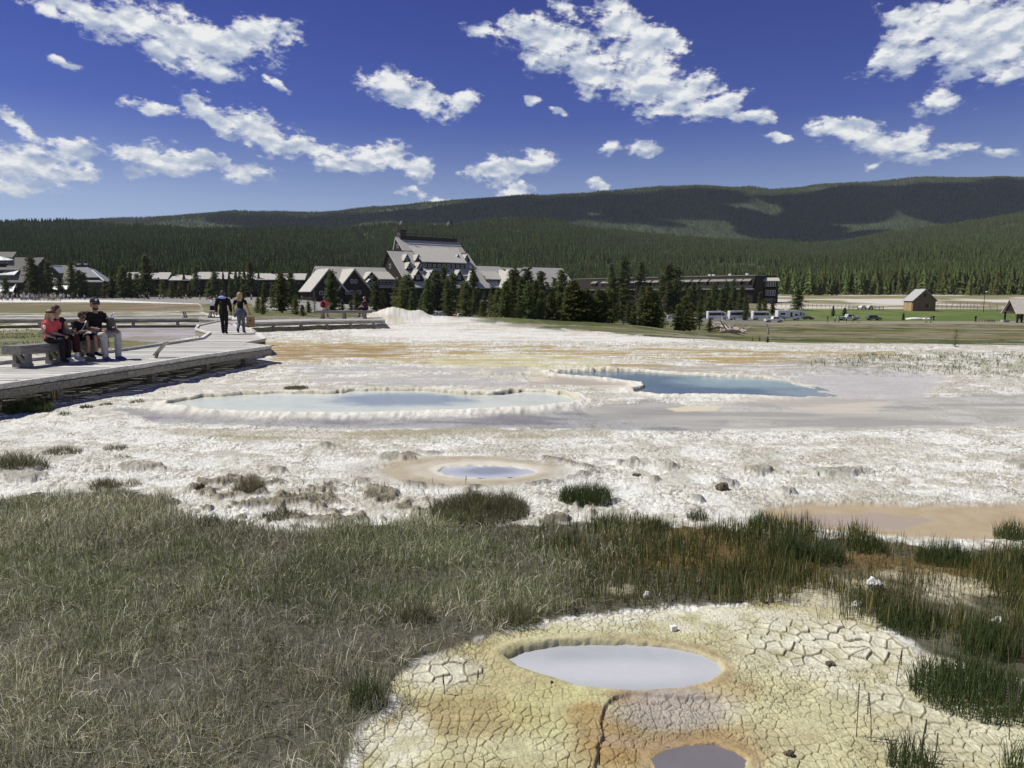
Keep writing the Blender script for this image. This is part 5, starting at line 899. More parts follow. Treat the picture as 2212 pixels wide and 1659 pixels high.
# two people sitting with their backs to us on the long far bench
def far_sitter(X, label, shirt, pants, hatm, rz, pack):
    p = at(X, 688.5, DZ); J = dict(SIT, elL=(-.26, .12, .26), wrL=(-.2, .36, .18), elR=(.26, .12, .26), wrR=(.2, .36, .18)); o, H, rm, j = person(label, Vector((p.x, fb.location.y + .02, DZ + .515)), rz, 1.0, J, skin, shirt, pants, black, vox=.016, sleeve='short', legs_to=.7); hair_on(o, H, rm, 1.0, hairb); cap_on(o, H, rm, 1.0, hatm)
    return o
o = far_sitter(702, 'person in red shirt and pale cap with backpack sitting on the long far bench', red, khaki, whitec, .15, True); bag_on('backpack', o.location + Vector((-.03, -.24, .17)), .15 + math.pi, (.26, .18, .38), black, 'dark backpack worn by the red shirted person on the far bench', capg)
far_sitter(791, 'person in dark plum clothes and white hat at the end of the long far bench', cloth('plum_cloth', (.06, .025, .04)), black, whitec, .9, False)
# ------------------------------------------------------------------ buildings
shing = mat('grey_shingle_roof', (.50, .475, .42), .9, .22, 1.4, .2, .1, (1, 1, 3)); logw = mat('dark_log_wall', (.032, .026, .022), .9, .35, 1.2, .2, .1, (1, 1, 5)); logd = mat('brown_shingle_wall', (.036, .030, .026), .9, .3, 1.4, .2, .1, (1, 1, 4)); glass = mat('dark_window_glass', (.03, .035, .045), .15, .1, 2, spec=.5); wfr = mat('white_window_frame', (.62, .61, .57), .7, .06, 4); dkroof = mat('dark_walk_timber', (.045, .036, .03), .9, .3, 2); metal_roof = mat('pale_metal_roof', (.72, .73, .72), .45, .06, 1); vc_roof = mat('tan_grey_roof', (.17, .16, .14), .85, .15, 1.5); vc_wall = mat('brown_plank_wall', (.045, .038, .032), .85, .3, 2); wdeck = mat('grey_metal', (.35, .35, .36), .5, .1, 3, metal=.5)
class Frame:
    """local frame of a building: a along its ridge, b towards its front, world heights"""
    def __init__(s, X, d, phi): s.o = Vector(((X - CX) / FP * d, d, 0)); s.c, s.s = math.cos(phi), math.sin(phi); s.phi = phi
    def w(s, a, b, z): return Vector((s.o.x + a * s.c + b * s.s, s.o.y + a * s.s - b * s.c, z))
    def solve(s, X, Y, b):
        a = 0.0
        for _ in range(30): p = s.w(a, b, 0); a += ((X - CX) / FP * p.y - p.x) * .9
        p = s.w(a, b, 0); d = ray(X, Y); return a, EYE + d.z / d.y * p.y
def slab(mb, pts, th=.35):
    p = [Vector(q) for q in pts]; n = (p[1] - p[0]).cross(p[2] - p[0]).normalized(); n = n if n.z > 0 else -n; return mb.prism([q - n * th for q in p], n * th)
class Bld:
    def __init__(s, name, label, fr, root): s.f = fr; s.o = empty(name, root, 0, label, 'building'); s.off = -Vector(root)
    def part(s, name, mb, m, parent=None):
        mb.v = [tuple(Vector(v) + s.off) for v in mb.v]; return mb.build(name, m, parent or s.o)
    def box(s, name, a0, a1, b0, b1, z0, z1, m, parent=None):
        w_ = s.f.w; mb = MB(); mb.prism([w_(a0, b0, z0), w_(a1, b0, z0), w_(a1, b1, z0), w_(a0, b1, z0)], (0, 0, z1 - z0)); return s.part(name, mb, m, parent)
    def slab(s, name, pts, m=None, th=.35, parent=None): mb = MB(); slab(mb, [s.f.w(*p) for p in pts], th); return s.part(name, mb, m or shing, parent)
    def poly(s, name, pts, depth, m, parent=None):          # wall outline with thickness backwards (b) or sideways (a)
        mb = MB(); q = [s.f.w(*p) for p in pts]; mb.prism(q, s.f.w(depth[0], depth[1], 0) - s.f.w(0, 0, 0)); return s.part(name, mb, m, parent)
    def window(s, a, b, z, w, h, parent=None, side=False):
        w_ = s.f.w; mb = MB(); mg = MB()
        for mbx, e, o in ((mb, .16, .05), (mg, 0, .09)):
            if not side: mbx.prism([w_(a - w / 2 - e, b, z - h / 2 - e), w_(a + w / 2 + e, b, z - h / 2 - e), w_(a + w / 2 + e, b, z + h / 2 + e), w_(a - w / 2 - e, b, z + h / 2 + e)], w_(0, o, 0) - w_(0, 0, 0))
            else: mbx.prism([w_(a, b - w / 2 - e, z - h / 2 - e), w_(a, b + w / 2 + e, z - h / 2 - e), w_(a, b + w / 2 + e, z + h / 2 + e), w_(a, b - w / 2 - e, z + h / 2 + e)], w_(-o, 0, 0) - w_(0, 0, 0))
        f = s.part('window', mb, wfr, parent); s.part('pane', mg, glass, f); return f
    def dormer(s, a, b, z, hw, h, back, win=True):
        """gabled dormer: front wall at b, apex z + h"""
        d = s.poly('dormer', [(a - hw, b, z - 1.2), (a + hw, b, z - 1.2), (a + hw, b, z + h * .18), (a, b, z + h), (a - hw, b, z + h * .18)], (0, -back), logw); e = hw * 1.22; k = h * .18 - (h * .82) * .22
        for sg in (-1, 1): s.slab('dormer_roof', [(a, b + .5, z + h + .12), (a + sg * e, b + .5, z + k), (a + sg * e, b - back, z + k), (a, b - back, z + h + .12)], th=.22, parent=d)
        if win: s.window(a, b, z + h * .28, hw * .5, h * .34, d)
        return d
    def gable(s, a, b, ze, za, hw, bk, wins=()):
        g_ = s.poly('gable', [(a - hw, b, -5.2), (a + hw, b, -5.2), (a + hw, b, ze), (a, b, za), (a - hw, b, ze)], (0, -(b - bk)), logw); k = (za - ze) / hw; e = hw + 1.1
        for sg in (-1, 1): s.slab('gable_roof', [(a, b + 1.3, za + .25), (a + sg * e, b + 1.3, za + .25 - k * e), (a + sg * e, bk, za + .25 - k * e), (a, bk, za + .25)], th=.4, parent=g_)
        for x, z, w in wins: s.window(a + x, b, z, w, 1.3, g_)
fr = Frame(858, 332, R(38)); IN = Bld('inn', 'huge steep-roofed log inn with rows of little dormers, roof walk and gabled annexes', fr, fr.w(0, 20, -4.6)); GZ = -5.2
zR = fr.solve(858, 513, 0)[1]; SLP = .893; zs = lambda b: zR - b * SLP
aR = fr.solve(990, 515, 0)[0]; aL = -8.0
sl_ = lambda a0, a1, b0, b1, up=0: [(a0, b0, zs(b0) + up), (a1, b0, zs(b0) + up), (a1, b1, zs(b1) + up), (a0, b1, zs(b1) + up)]
IN.slab('main_roof', sl_(0, aR, 0, 7.2, .25), th=.5); IN.slab('main_roof', sl_(aL, aR + 1.2, 7.0, 25.6), th=.5)
zk = fr.solve(837, 574, 2)[1]
IN.slab('back_roof', [(0, 0, zR + .2), (aR, 0, zR + .2), (aR, -2.8, zs(7)), (0, -2.8, zs(7))], th=.5)
IN.poly('gable_wall', [(.3, 7.2, zs(7.2) - .5), (.3, 0, zR - .4), (.3, -2.8, zs(7) - .3), (.3, -2.8, GZ), (.3, 7.2, GZ)], (1, 0), logd)
IN.slab('back_roof', [(aL, 7.1, zs(7.0)), (.3, 7.1, zs(7.0)), (.3, 2, zk), (aL, 2, zk)], logd, .4); IN.slab('back_roof', [(aL, 2, zk), (aR, 2, zk), (aR, -3, 8), (aL, -3, 8)], logd, .4)
IN.poly('gable_wall', [(aL + .8, 23, GZ), (aL + .8, 23.0, zs(23) - .5), (aL + .8, 7.0, zs(7.0) - .5), (aL + .8, 2.3, zk - .2), (aL + .8, -2.4, 8), (aL + .8, -2.4, GZ)], (1, 0), logd)
IN.poly('gable_wall', [(aR - .6, 23, GZ), (aR - .6, 23, zs(23) - .5), (aR - .6, 0, zR - .5), (aR - .6, -2.6, zs(7) - .5), (aR - .6, -2.6, GZ)], (.5, 0), logd)
IN.box('front_wall', aL + .9, aR - .7, 20, 22.6, GZ, zs(23.2) - .2, logw)
for bb, zz_ in ((14, 8.5), (8, 8.5), (2, 8.5), (8, 14.5), (14, 2.5), (6, 2.5)): IN.window(aL + .8, bb, zz_, 1.3, 1.6, None, True)
IN.window(.3, 1.5, zR - 4, 1.2, 1.4, None, True)
# roof walk, its railing, chimney and flagpoles
IN.box('roof_walk', 2.0, aR - .8, -1.2, 1.3, zR - 1.6, zR + .9, dkroof)
wr = MB()
for q in np.linspace(2.2, aR - 1, 12): wr.prism([fr.w(q - .08, 1.2, zR + .9), fr.w(q + .08, 1.2, zR + .9), fr.w(q + .08, 1.0, zR + .9), fr.w(q - .08, 1.0, zR + .9)], (0, 0, 1.1))
wr.prism([fr.w(2, 1.25, zR + 1.95), fr.w(aR - .8, 1.25, zR + 1.95), fr.w(aR - .8, 1.0, zR + 1.95), fr.w(2, 1.0, zR + 1.95)], (0, 0, .18)); IN.part('walk_railing', wr, dkroof)
a_, z_ = fr.solve(876, 497, 0); ch = IN.box('chimney', a_ - 1.6, a_ + 1.6, -3.5, -.5, zR - 2, z_ - .5, mat('chimney_stone', (.11, .10, .095), .95, .35, 2)); IN.box('chimney_cap', a_ - 1.9, a_ + 1.9, -3.8, -.2, z_ - .5, z_ + .1, dkroof, ch)
flagw = cloth('flag_white', (.75, .75, .78)); flagr = cloth('flag_dark', (.10, .09, .14))
for X, Yt, fl_ in ((865, 484, None), (873, 475, flagw), (901, 478, None), (938, 480, None), (946, 476, None), (973, 477, flagw), (981, 476, flagr)):
    a_, z_ = fr.solve(X, Yt, 0); mb = MB(); mb.tube([fr.w(a_, 0, zR + .6), fr.w(a_, 0, z_)], [.10, .06], 6); po = IN.part('flagpole', mb, dkroof)
    if fl_:
        mb = MB(); nn = 7; vs_ = []
        for i in range(nn): vs_ += [fr.w(a_ - .1 - i * .22, .12 * math.sin(i * 1.3), z_ - .1 - i * .17), fr.w(a_ - .1 - i * .22, .12 * math.sin(i * 1.3 + .5), z_ - 1.5 - i * .20)]
        mb.add(vs_, [(2 * i, 2 * i + 1, 2 * i + 3, 2 * i + 2) for i in range(nn - 1)]); IN.part('flag', mb, fl_, po)
# large shed dormer in the middle of the roof
a0_, _ = fr.solve(887, 534, 5); a1_, _ = fr.solve(998, 535, 5); zt = zs(4.9) + .5; zb = zs(16.3) + 3.4
IN.slab('shed_dormer_roof', [(a0_, 4.9, zt), (a1_ - 2, 4.9, zt), (a1_ - 5, 17.2, zb - .2), (a0_, 17.2, zb - .2)], th=.4)
sd_ = IN.box('shed_dormer', a0_ + .4, a1_ - 5.4, 8, 16.2, zs(16.2) - .5, zb - .75, logw)
for q in np.linspace(a0_ + 1.6, a1_ - 7, 9): IN.window(q, 16.2, zb - 1.8, 1.3, 1.1, sd_)
IN.slab('lower_shed_roof', [(a0_ + .5, 16.3, zs(16.3) + .55), (a1_ - 5, 16.3, zs(16.3) + .55), (a1_ - 4, 20.5, zs(20.5) + .9), (a0_ + .5, 20.5, zs(20.5) + .9)], th=.3)
for px, py, hw, h in ((1030, 303, 1.6, 3.0), (1105, 303, 1.6, 3.0), (1366, 302, 1.6, 3.0), (1424, 302, 1.6, 3.0), (1046, 358, 1.6, 3.0), (1113, 358, 1.6, 3.0), (1102, 432, 2.7, 4.6), (1196, 432, 2.6, 4.4), (1376, 432, 2.6, 4.6), (1470, 436, 2.6, 4.6)):
    X, Y = 548.6 + px * .3224, 466.3 + py * .3224; b_ = 12
    for _ in range(8): a_, z_ = fr.solve(X, Y, b_); b_ = (zR - z_) / SLP
    IN.dormer(a_, b_ + .6, z_ + .1, hw, h, 5.0 if h > 4 else 3.6)
def annex(a0, a1, zr, ze, b0=3.0):
    bf = b0 + (zr - ze) / .893; IN.slab('annex_roof', [(a0, b0, zr), (a1, b0, zr), (a1, bf, ze), (a0, bf, ze)], th=.45); IN.slab('annex_roof', [(a0, b0, zr), (a1, b0, zr), (a1, b0 - (bf - b0), ze), (a0, b0 - (bf - b0), ze)], th=.45); IN.box('annex_wall', a0 + .8, a1 - .2, b0 - (bf - b0) + 1.5, bf - 1.5, GZ, ze - .1, logw)
    for sg, aa in ((1, a0 + .8), (-1, a1 - .6)): IN.poly('annex_gable', [(aa, bf - 1.2, ze), (aa, b0, zr - .5), (aa, b0 - (bf - b0) + 1.2, ze)], (.4, 0), logd)
    return bf
S2 = lambda px, py, b: fr.solve(548.6 + px * .3224, 466.3 + py * .3224, b)
aA, zA = S2(425, 336, 3); aB, _ = S2(900, 336, 3); ze_ = S2(950, 478, 15)[1]; bf_ = annex(aA, aB, zA, ze_)
for px, py in ((510, 356), (680, 355)):
    a_, z_ = S2(px, py, bf_ + 2); IN.gable(a_, bf_ + 2, z_ - 8.2, z_, 7.2, 3.2, ((-3.2, z_ - 9.8, 1.2), (-1.2, z_ - 9.8, 1.2), (2.4, z_ - 9.8, 1.2), (-.9, z_ - 5.2, 1.0), (.9, z_ - 5.2, 1.0), (0, z_ - 13.5, 1.6)))
a_, z_ = S2(797, 425, bf_ - 2); IN.dormer(a_, bf_ - 2, z_, 2.8, 3.2, 5)
a_, z_ = S2(770, 470, bf_); IN.dormer(a_ + 1, bf_ + .5, z_, 2.8, 3.0, 5)
a0_, zt = S2(805, 378, 6); a1_, _ = S2(925, 378, 6); zb = S2(940, 424, 12.2)[1]; IN.slab('shed_dormer_roof', [(a0_, 6, zt + .4), (a1_, 6, zt + .4), (a1_, 12.6, zb), (a0_, 12.6, zb)], th=.35); sd_ = IN.box('shed_dormer', a0_ + .3, a1_ - .3, 7.5, 11.8, zb - 3, zb - .45, logw)
for q in np.linspace(a0_ + 1.5, a1_ - 1.5, 4): IN.window(q, 11.8, zb - 1.5, 1.2, 1.1, sd_)
for q in np.linspace(aA + 20, aB - 6, 6): IN.window(q, bf_ - 1.5, -.5, 1.3, 1.6)
a3, z3 = S2(1650, 340, 3); b3 = annex(aR + .5, a3, z3, z3 - 10.5); a4, z4 = S2(1802, 350, 3); annex(a3 + .2, a4, z4, z4 - 9.5); a5, z5 = S2(2062, 366, 3); annex(a4 + .2, a5, z5 + 1.2, z5 - 9)
a_, z_ = S2(1738, 360, b3 + 2); IN.gable(a_, b3 + 2, z_ - 9.6, z_, 8.2, 3.2, ((-2.5, z_ - 11.4, 1.2), (2.5, z_ - 11.4, 1.2), (0, z_ - 6.2, 1.2)))
a0_, zt = S2(1510, 374, 6); a1_, _ = S2(1618, 374, 6); zb = S2(1618, 424, 12)[1]; IN.slab('shed_dormer_roof', [(a0_, 6, zt + .4), (a1_, 6, zt + .4), (a1_, 12.6, zb), (a0_, 12.6, zb)], th=.35); sd_ = IN.box('shed_dormer', a0_ + .3, a1_ - .3, 7.5, 11.8, zb - 3, zb - .45, logw)
for q in np.linspace(a0_ + 1.5, a1_ - 1.5, 4): IN.window(q, 11.8, zb - 1.5, 1.2, 1.1, sd_)
IN.slab('porch_roof', [(aR * .35, 22, -.2), (aR + 14, 22, -.2), (aR + 14, 30, -1.0), (aR * .35, 30, -1.0)], shing, .4)
for q in np.linspace(aR * .35 + 1, aR + 13, 7): IN.box('porch_post', q - .3, q + .3, 29, 29.6, GZ, -1.2, logd)
# ---- long log wing to the left of the annex
f2 = Frame(462, 345, R(6)); LW = Bld('log_wing', 'long low dark log wing with pale grey roof stretching left of the inn', f2, f2.w(0, 6, -2.5)); zt = f2.solve(462, 588.5, 0)[1]; ze_ = f2.solve(462, 603, 5)[1]
aA = f2.solve(286, 590, 0)[0]; aB = f2.solve(668, 590, 0)[0]; LW.box('wall', aA + .5, aB - .5, -5, 5, -4.5, ze_ - .1, logw)
for x0, x1, u_ in ((aA, aA + 20, 0), (aA + 20.2, aA + 30, -1.2), (aA + 30.2, aA + 58, .25), (aA + 58.2, aB, -.35)):
    LW.slab('roof', [(x0, 0, zt + u_), (x1, 0, zt + u_), (x1, 6, ze_ + u_ * .4), (x0, 6, ze_ + u_ * .4)], th=.4); LW.slab('roof', [(x0, 0, zt + u_), (x1, 0, zt + u_), (x1, -6, ze_), (x0, -6, ze_)], th=.4)
LW.box('balcony', aA + 1, aB - 1, 5, 6.2, ze_ - 3.4, ze_ - 3.1, dkroof); 
for q in np.linspace(aA + 3, aB - 3, 24):
    for z_ in (ze_ - 1.8, ze_ - 5.0): LW.box('window', q - .55, q + .55, 5, 5.08, z_ - .6, z_ + .6, glass)
for q in (aA + 12, aA + 38, aA + 66): LW.box('chimney', q, q + 1.2, -.8, .4, zt - .5, zt + 1.2, logd)
# ---- flat-roofed mansard wing on the right
p1, p2 = ((1232 - CX) / FP * 372, 372), ((1622 - CX) / FP * 296, 296); phi = math.atan2(p2[1] - p1[1], p2[0] - p1[0]); f3 = Frame(1622, 296, phi); LN = math.hypot(p2[0] - p1[0], p2[1] - p1[1])
RW = Bld('mansard_wing', 'long dark four-storey wing with flat mansard roof and hooded dormers right of the inn', f3, f3.w(-20, 0, -4.8)); zt = f3.solve(1622, 596, 0)[1]; zl = f3.solve(1622, 623, 0)[1]; gz0 = -5.6
RW.box('wall', -LN, 0, -14, 0, gz0, zl, logw); RW.slab('mansard', [(-LN, .7, zl), (0, .7, zl), (0, -1.6, zt), (-LN, -1.6, zt)], logd, .4); RW.box('upper_storey', -LN, 0, -14, -2.0, zl, zt + .15, logd); rws = mat('dull_shingle_hood', (.25, .235, .205), .9, .25, 1.4, .2, .1); RW.box('ledge', -LN, .5, -.4, 1.0, zl - .45, zl + .05, rws); RW.box('roof_cap', -LN, .2, -14, -1.4, zt + .15, zt + .5, rws)
for px in (1175, 1250, 1330, 1395, 1466, 1540, 1616, 120, 300, 385, 430, 640, 700, 760, 830, 500, 560, 900, 990, 1050, 1100):
    a_, _ = f3.solve(1206.9 + px * .248, 606, 0); zh = zt - 1.3; w_ = 1.9; d_ = RW.box('dormer', a_ - w_ * .8, a_ + w_ * .8, -2, -.1, zl + .6, zh - .5, logw); RW.slab('dormer_hood', [(a_ - w_ * .85, -1.8, zh + .55), (a_ + w_ * .85, -1.8, zh + .55), (a_ + w_, .8, zh - .75), (a_ - w_, .8, zh - .75)], rws, .2, parent=d_); RW.window(a_, -.1, (zl + zh) / 2 + .1, 1.2, 1.5, d_)
f4 = Frame(1676, 300, math.atan2(-3.5, 10)); a4 = f4.solve(1632, 620, 0)[0]; mb = MB(); q = [f4.w(a4, 0, gz0), f4.w(0, 0, gz0), f4.w(0, -11, gz0), f4.w(a4, -11, gz0)]; mb.prism(q, (0, 0, zl - gz0 + .1)); RW.part('end_block', mb, logw); mb = MB(); mb.prism([f4.w(a4, -.8, zl), f4.w(-.8, -.8, zl), f4.w(-.8, -10.5, zl), f4.w(a4, -10.5, zl)], (0, 0, zt - zl + .3)); RW.part('end_upper_storey', mb, logd)
mb = MB(); slab(mb, [f4.w(a4, -.6, zt - .6), f4.w(0, -.6, zt - .6), f4.w(.5, .9, zt - 1.9), f4.w(a4 - .3, .9, zt - 1.9)], .25); RW.part('end_hood', mb, shing)
RWf = RW.f; RW.f = f4
for zz_ in (zt - 3.1, zt - 6.9, zt - 10.5):
    for k in range(4): RW.window(-3.9 + k * 1.0 - .6, 0 if zz_ < zl else -.8, zz_, .55, 2.0)
for zz_ in (zt - 6.9, zt - 10.5): RW.window(a4 + 1.4, 0, zz_, .8, 1.5)
RW.f = RWf
for a_ in (-6, -14, -22, -24, -45, -62): RW.box('roof_vent', a_, a_ + 1.1, -5, -4, zt + .5, zt + 1.2, metal_roof)
for a_ in (-10, -4): 
    for zz_ in (zl - 2.5, zl - 6): RW.window(a_, 0, zz_, 1.0, 1.6)
# ---- visitor centre on the far left
K7 = lambda px, py: (px * .1389, 521 + py * .1389)
f5 = Frame(0, 300, 0); VC = Bld('visitor_centre', 'tall visitor centre with stacked brown roofs and curved white canopies at the left border', f5, f5.w(0, 0, -2)); P5 = lambda px, py, b=0: f5.solve(*K7(px, py), b)
def tier(px0, px1, pyt, pye, bt, be, wallb, pyb):
    a0, zt_ = P5(px0, pyt, bt); a1, _ = P5(px1, pyt, bt); _, ze2 = P5(px0, pye, be); VC.slab('roof', [(a0, bt, zt_), (a1, bt, zt_), (a1 + 1.6, be, ze2), (a0, be, ze2)], vc_roof, .35); _, zb_ = P5(px0, pyb, wallb); VC.box('wall', a0 + .2, a1 - .6, bt - 6, wallb, zb_ - 2, ze2 - .36, vc_wall); return a0, a1, ze2, zb_
def canopy(px0, px1, pyt, pyb, b0, b1, sag, n=10):
    a0, zt_ = P5(px0, pyt, b0); a1, _ = P5(px1, pyt, b0); _, zb_ = P5(px0, pyb, b1); mb = MB()
    vs_ = [f5.w(a0 + (a1 - a0) * i / n, bb, zq + (sag * (1 - (2 * i / n - 1) ** 2) if bb == b0 else 0) - th_) for th_ in (0, .3) for i in range(n + 1) for bb, zq in ((b0, zt_), (b1, zb_))]; m_ = 2 * (n + 1)
    fs_ = [(2 * i, 2 * i + 1, 2 * i + 3, 2 * i + 2) for i in range(n)] + [(m_ + 2 * i + 2, m_ + 2 * i + 3, m_ + 2 * i + 1, m_ + 2 * i) for i in range(n)] + [(2 * i + 1, m_ + 2 * i + 1, m_ + 2 * i + 3, 2 * i + 3) for i in range(n)] + [(2 * i + 2, m_ + 2 * i + 2, m_ + 2 * i, 2 * i) for i in range(n)] + [(0, m_, m_ + 1, 1), (2 * n + 1, m_ + 2 * n + 1, m_ + 2 * n, 2 * n)]
    mb.add(vs_, fs_); VC.part('canopy', mb, metal_roof)
tier(-900, 375, 165, 250, -6, -1, -1.6, 400); canopy(-700, 330, 285, 292, -1.2, 1.2, 2.0)
for px in (20, 80, 140, 200, 260): a_, z_ = P5(px, 315, -1.6); VC.window(a_, -1.6, z_, 1.5, 1.1)
tier(-900, 425, 388, 440, 0, 4, 3.2, 640); canopy(-700, 400, 440, 520, 3.5, 7, -2.0)
for px in (100, 145, 190): a_, z_ = P5(px, 550, 3.2); VC.window(a_, 3.2, z_, 1.0, .9)
tier(-900, 395, 635, 720, 4, 9, 8.2, 880); canopy(80, 330, 655, 780, 8.6, 11, -2.0)
a0, zt_ = P5(590, 252, -2); a1, _ = P5(792, 252, -2); _, zb_ = P5(600, 640, 8); VC.slab('roof', [(a0 - 8, -2, zt_), (a1, -2, zt_), (a1 - 3, 8, zb_), (a0 - 8, 8, zb_)], vc_roof, .4); VC.slab('roof', [(a0 - 8, -2.1, zt_), (a1, -2.1, zt_), (a1 + 5, -12, zb_ + 3), (a0 - 8, -12, zb_ + 3)], vc_roof, .4); VC.poly('wall', [(a1 - .8, 8, -4), (a1 - .8, 8, zb_ - .4), (a1 - .8, -2, zt_ - .6), (a1 - .8, -11, zb_ + 2), (a1 - .8, -11, -4)], (-1, 0), vc_wall); VC.box('wall', a0 - 8, a1 - 1.9, -8, 7, -4, zb_ - .5, vc_wall)
f5b = Frame(150, 292, 0); V2 = Bld('low_lodge', 'low grey-roofed building with dark cupola beside the visitor centre', f5b, f5b.w(0, 0, -2)); P6 = lambda px, py, b=0: f5b.solve(*K7(px, py), b)
def roofp(pts, m=vc_roof): V2.slab('roof', [(P6(x, y, b)[0], b, P6(x, y, b)[1]) for x, y, b in pts], m, .35)
greyr = mat('grey_asphalt_roof', (.235, .235, .25), .85, .12, 1.5)
roofp([(845, 372, -4), (1255, 374, -4), (1340, 660, 8), (845, 668, 8)]); roofp([(845, 372, -4.1), (1255, 374, -4.1), (1255, 520, -14), (845, 520, -14)])
roofp([(1250, 405, -3), (1450, 405, -3), (1600, 562, 4), (1300, 562, 4)], greyr); roofp([(1452, 405, -3), (1560, 440, -8), (1815, 620, 0), (1690, 628, 7)], greyr); roofp([(1330, 606, 4.5), (1605, 606, 4.5), (1690, 630, 7), (1345, 632, 7)], greyr); roofp([(1250, 405, -3.1), (1450, 405, -3.1), (1560, 560, -12), (1250, 560, -12)], greyr)
def bx2(name, x0, y0, x1, y1, b0, b1, m): a0, z1_ = P6(x0, y0, b1); a1, z0_ = P6(x1, y1, b1); V2.box(name, a0, a1, b0, b1, z0_, z1_, m)
bx2('cupola', 1250, 372, 1432, 412, -5, -3.2, dkroof); bx2('clerestory', 1315, 563, 1598, 612, -2, 4.2, dkroof); bx2('wall', 850, 668, 1345, 900, -10, 7, vc_wall); bx2('wall', 1350, 636, 1680, 900, -8, 6, vc_wall); bx2('end_wall', 1690, 640, 1800, 900, -6, 1, vc_wall)
for x in (1300, 1410): bx2('roof_vent', x - 20, 345, x + 20, 372, -4.6, -3.6, metal_roof)
a_, z_ = P6(945, 392, 2); a0, zb_ = P6(888, 492, 3); a1, _ = P6(1003, 492, 3); V2.poly('dormer', [(a0, 3.4, zb_), (a1, 3.4, zb_), (a_, 3.4, z_)], (0, -4), vc_wall); mb = MB(); slab(mb, [f5b.w(a_, 4, z_ + .4), f5b.w(a1 + .7, 4, zb_), f5b.w(a1 + .7, -2, zb_), f5b.w(a_, -2, z_ + .4)], .25); V2.part('dormer_roof', mb, metal_roof); mb = MB(); slab(mb, [f5b.w(a_, 4, z_ + .4), f5b.w(a0 - .7, 4, zb_), f5b.w(a0 - .7, -2, zb_), f5b.w(a_, -2, z_ + .4)], .25); V2.part('dormer_roof', mb, vc_roof)
a0, zt_ = P6(918, 668, 8); a1, zb_ = P6(1095, 752, 10); V2.slab('canopy', [(a0, 7.4, zt_), (a1, 7.4, zt_), (a1, 10, zb_), (a0, 10, zb_)], metal_roof, .25)
mb = MB(); e0, e1_ = f5b.w(P6(1508, 462, -1)[0], -1, P6(1508, 462, -1)[1] + .3), f5b.w(P6(1690, 634, 7.3)[0], 7.3, P6(1690, 634, 7.3)[1] + .2); mb.beam(e0, e1_, .5, .25); V2.part('white_rake', mb, metal_roof)
a0, zt_ = P6(2060, 505, 0); hut = Bld('roof_hut', 'small pale-roofed cabin among trees right of the visitor centre', f5b, f5b.w(a0, 0, -2)); a1, zb_ = P6(2190, 585, 4); hut.slab('roof', [(a0 + 1.2, 0, zt_), (a1 + .5, 0, zt_), (a1 + .5, 4, zb_), (a0 - 1, 4, zb_)], shing); hut.slab('roof', [(a0 + 1.2, -.1, zt_), (a1 + .5, -.1, zt_), (a1 + .5, -4, zb_), (a0 - 1, -4, zb_)], shing); hut.box('wall', a0, a1, -3, 3, -3, zb_ - .3, vc_wall)
# ---- brown barn in the meadow
pB = gat(1591 + 1425 * .2807, 576 + 344 * .2807); PH = R(-3); f6 = Frame(1591 + 1426 * .2807, pB.y, PH); BA = Bld('shed', 'small brown gabled barn with grey roof standing alone in the meadow', f6, pB); s_ = .2807 * pB.y / FP
Wd = 75 * s_ / .89; zE = pB.z + 82 * s_; zP = pB.z + 163 * s_; Dp = 66 * s_ / .456; z0 = pB.z - .4
barn = mat('brown_barn_boards', (.25, .165, .10), .85, .25, 2.2, .2, .1, (8, 8, .6)); barnl = mat('tan_barn_doors', (.46, .32, .18), .8, .15, 2.2, .2, .1, (8, 8, .6)); barnr = mat('grey_board_roof', (.40, .40, .38), .85, .25, 2.0, .2, .1, (1, 6, 6))
BA.poly('wall', [(-Wd, 0, z0), (Wd, 0, z0), (Wd, 0, zE), (0, 0, zP), (-Wd, 0, zE)], (0, -Dp), barn)
kk = (zP - zE) / Wd; e = Wd + .45
for sg in (-1, 1): BA.slab('roof', [(0, .45, zP + .22), (sg * e, .45, zP + .22 - kk * e), (sg * e, -Dp - .45, zP + .22 - kk * e), (0, -Dp - .45, zP + .22)], barnr, .18)
for k in range(2): BA.box('door', -Wd - .08, -Wd + .02, -Dp * (.12 + .42 * k), -Dp * (.12 + .42 * k) - Dp * .40, z0 + .3, zE - .25, barnl)
BA.box('loft_door', -.35, .35, -.02, .06, zP - 3.0 * kk * .5 - 1.0, zP - 1.5 * kk * .5 - .5, dkroof); BA.box('window', .45, 1.25, -.02, .06, pB.z + 1.3, pB.z + 2.2, dkroof)
# ---- open picnic shelter at the right border
pS = gat(2175, 697); f7 = Frame(2179, pS.y, R(-95)); SH = Bld('picnic_shelter', 'open log picnic shelter with pale gabled roof at the right border', f7, pS); s_ = .2807 * pS.y / FP; hw = 44 * s_ / .5; zE = pS.z + 85 * s_; zP = pS.z + 184 * s_; tanr = mat('pale_shake_roof', (.52, .48, .41), .9, .2, 1.6, .2, .1, (1, 5, 1))
SHR = 9.0
for sg in (-1, 1): SH.slab('roof', [(0, .6, zP), (sg * hw * 1.15, .6, zP - (zP - zE) * 1.15), (sg * hw * 1.15, -SHR, zP - (zP - zE) * 1.15), (0, -SHR, zP)], tanr, .2)
SH.poly('gable', [(-hw, 0, zE), (hw, 0, zE), (0, 0, zP - .25)], (0, -.25), logw)
for a_ in (-hw * .9, hw * .9):
    for b_ in (-.1, -4, -SHR + .6): SH.box('post', a_ - .16, a_ + .16, b_ - .16, b_ + .16, pS.z - .5, zE - .2, logd)
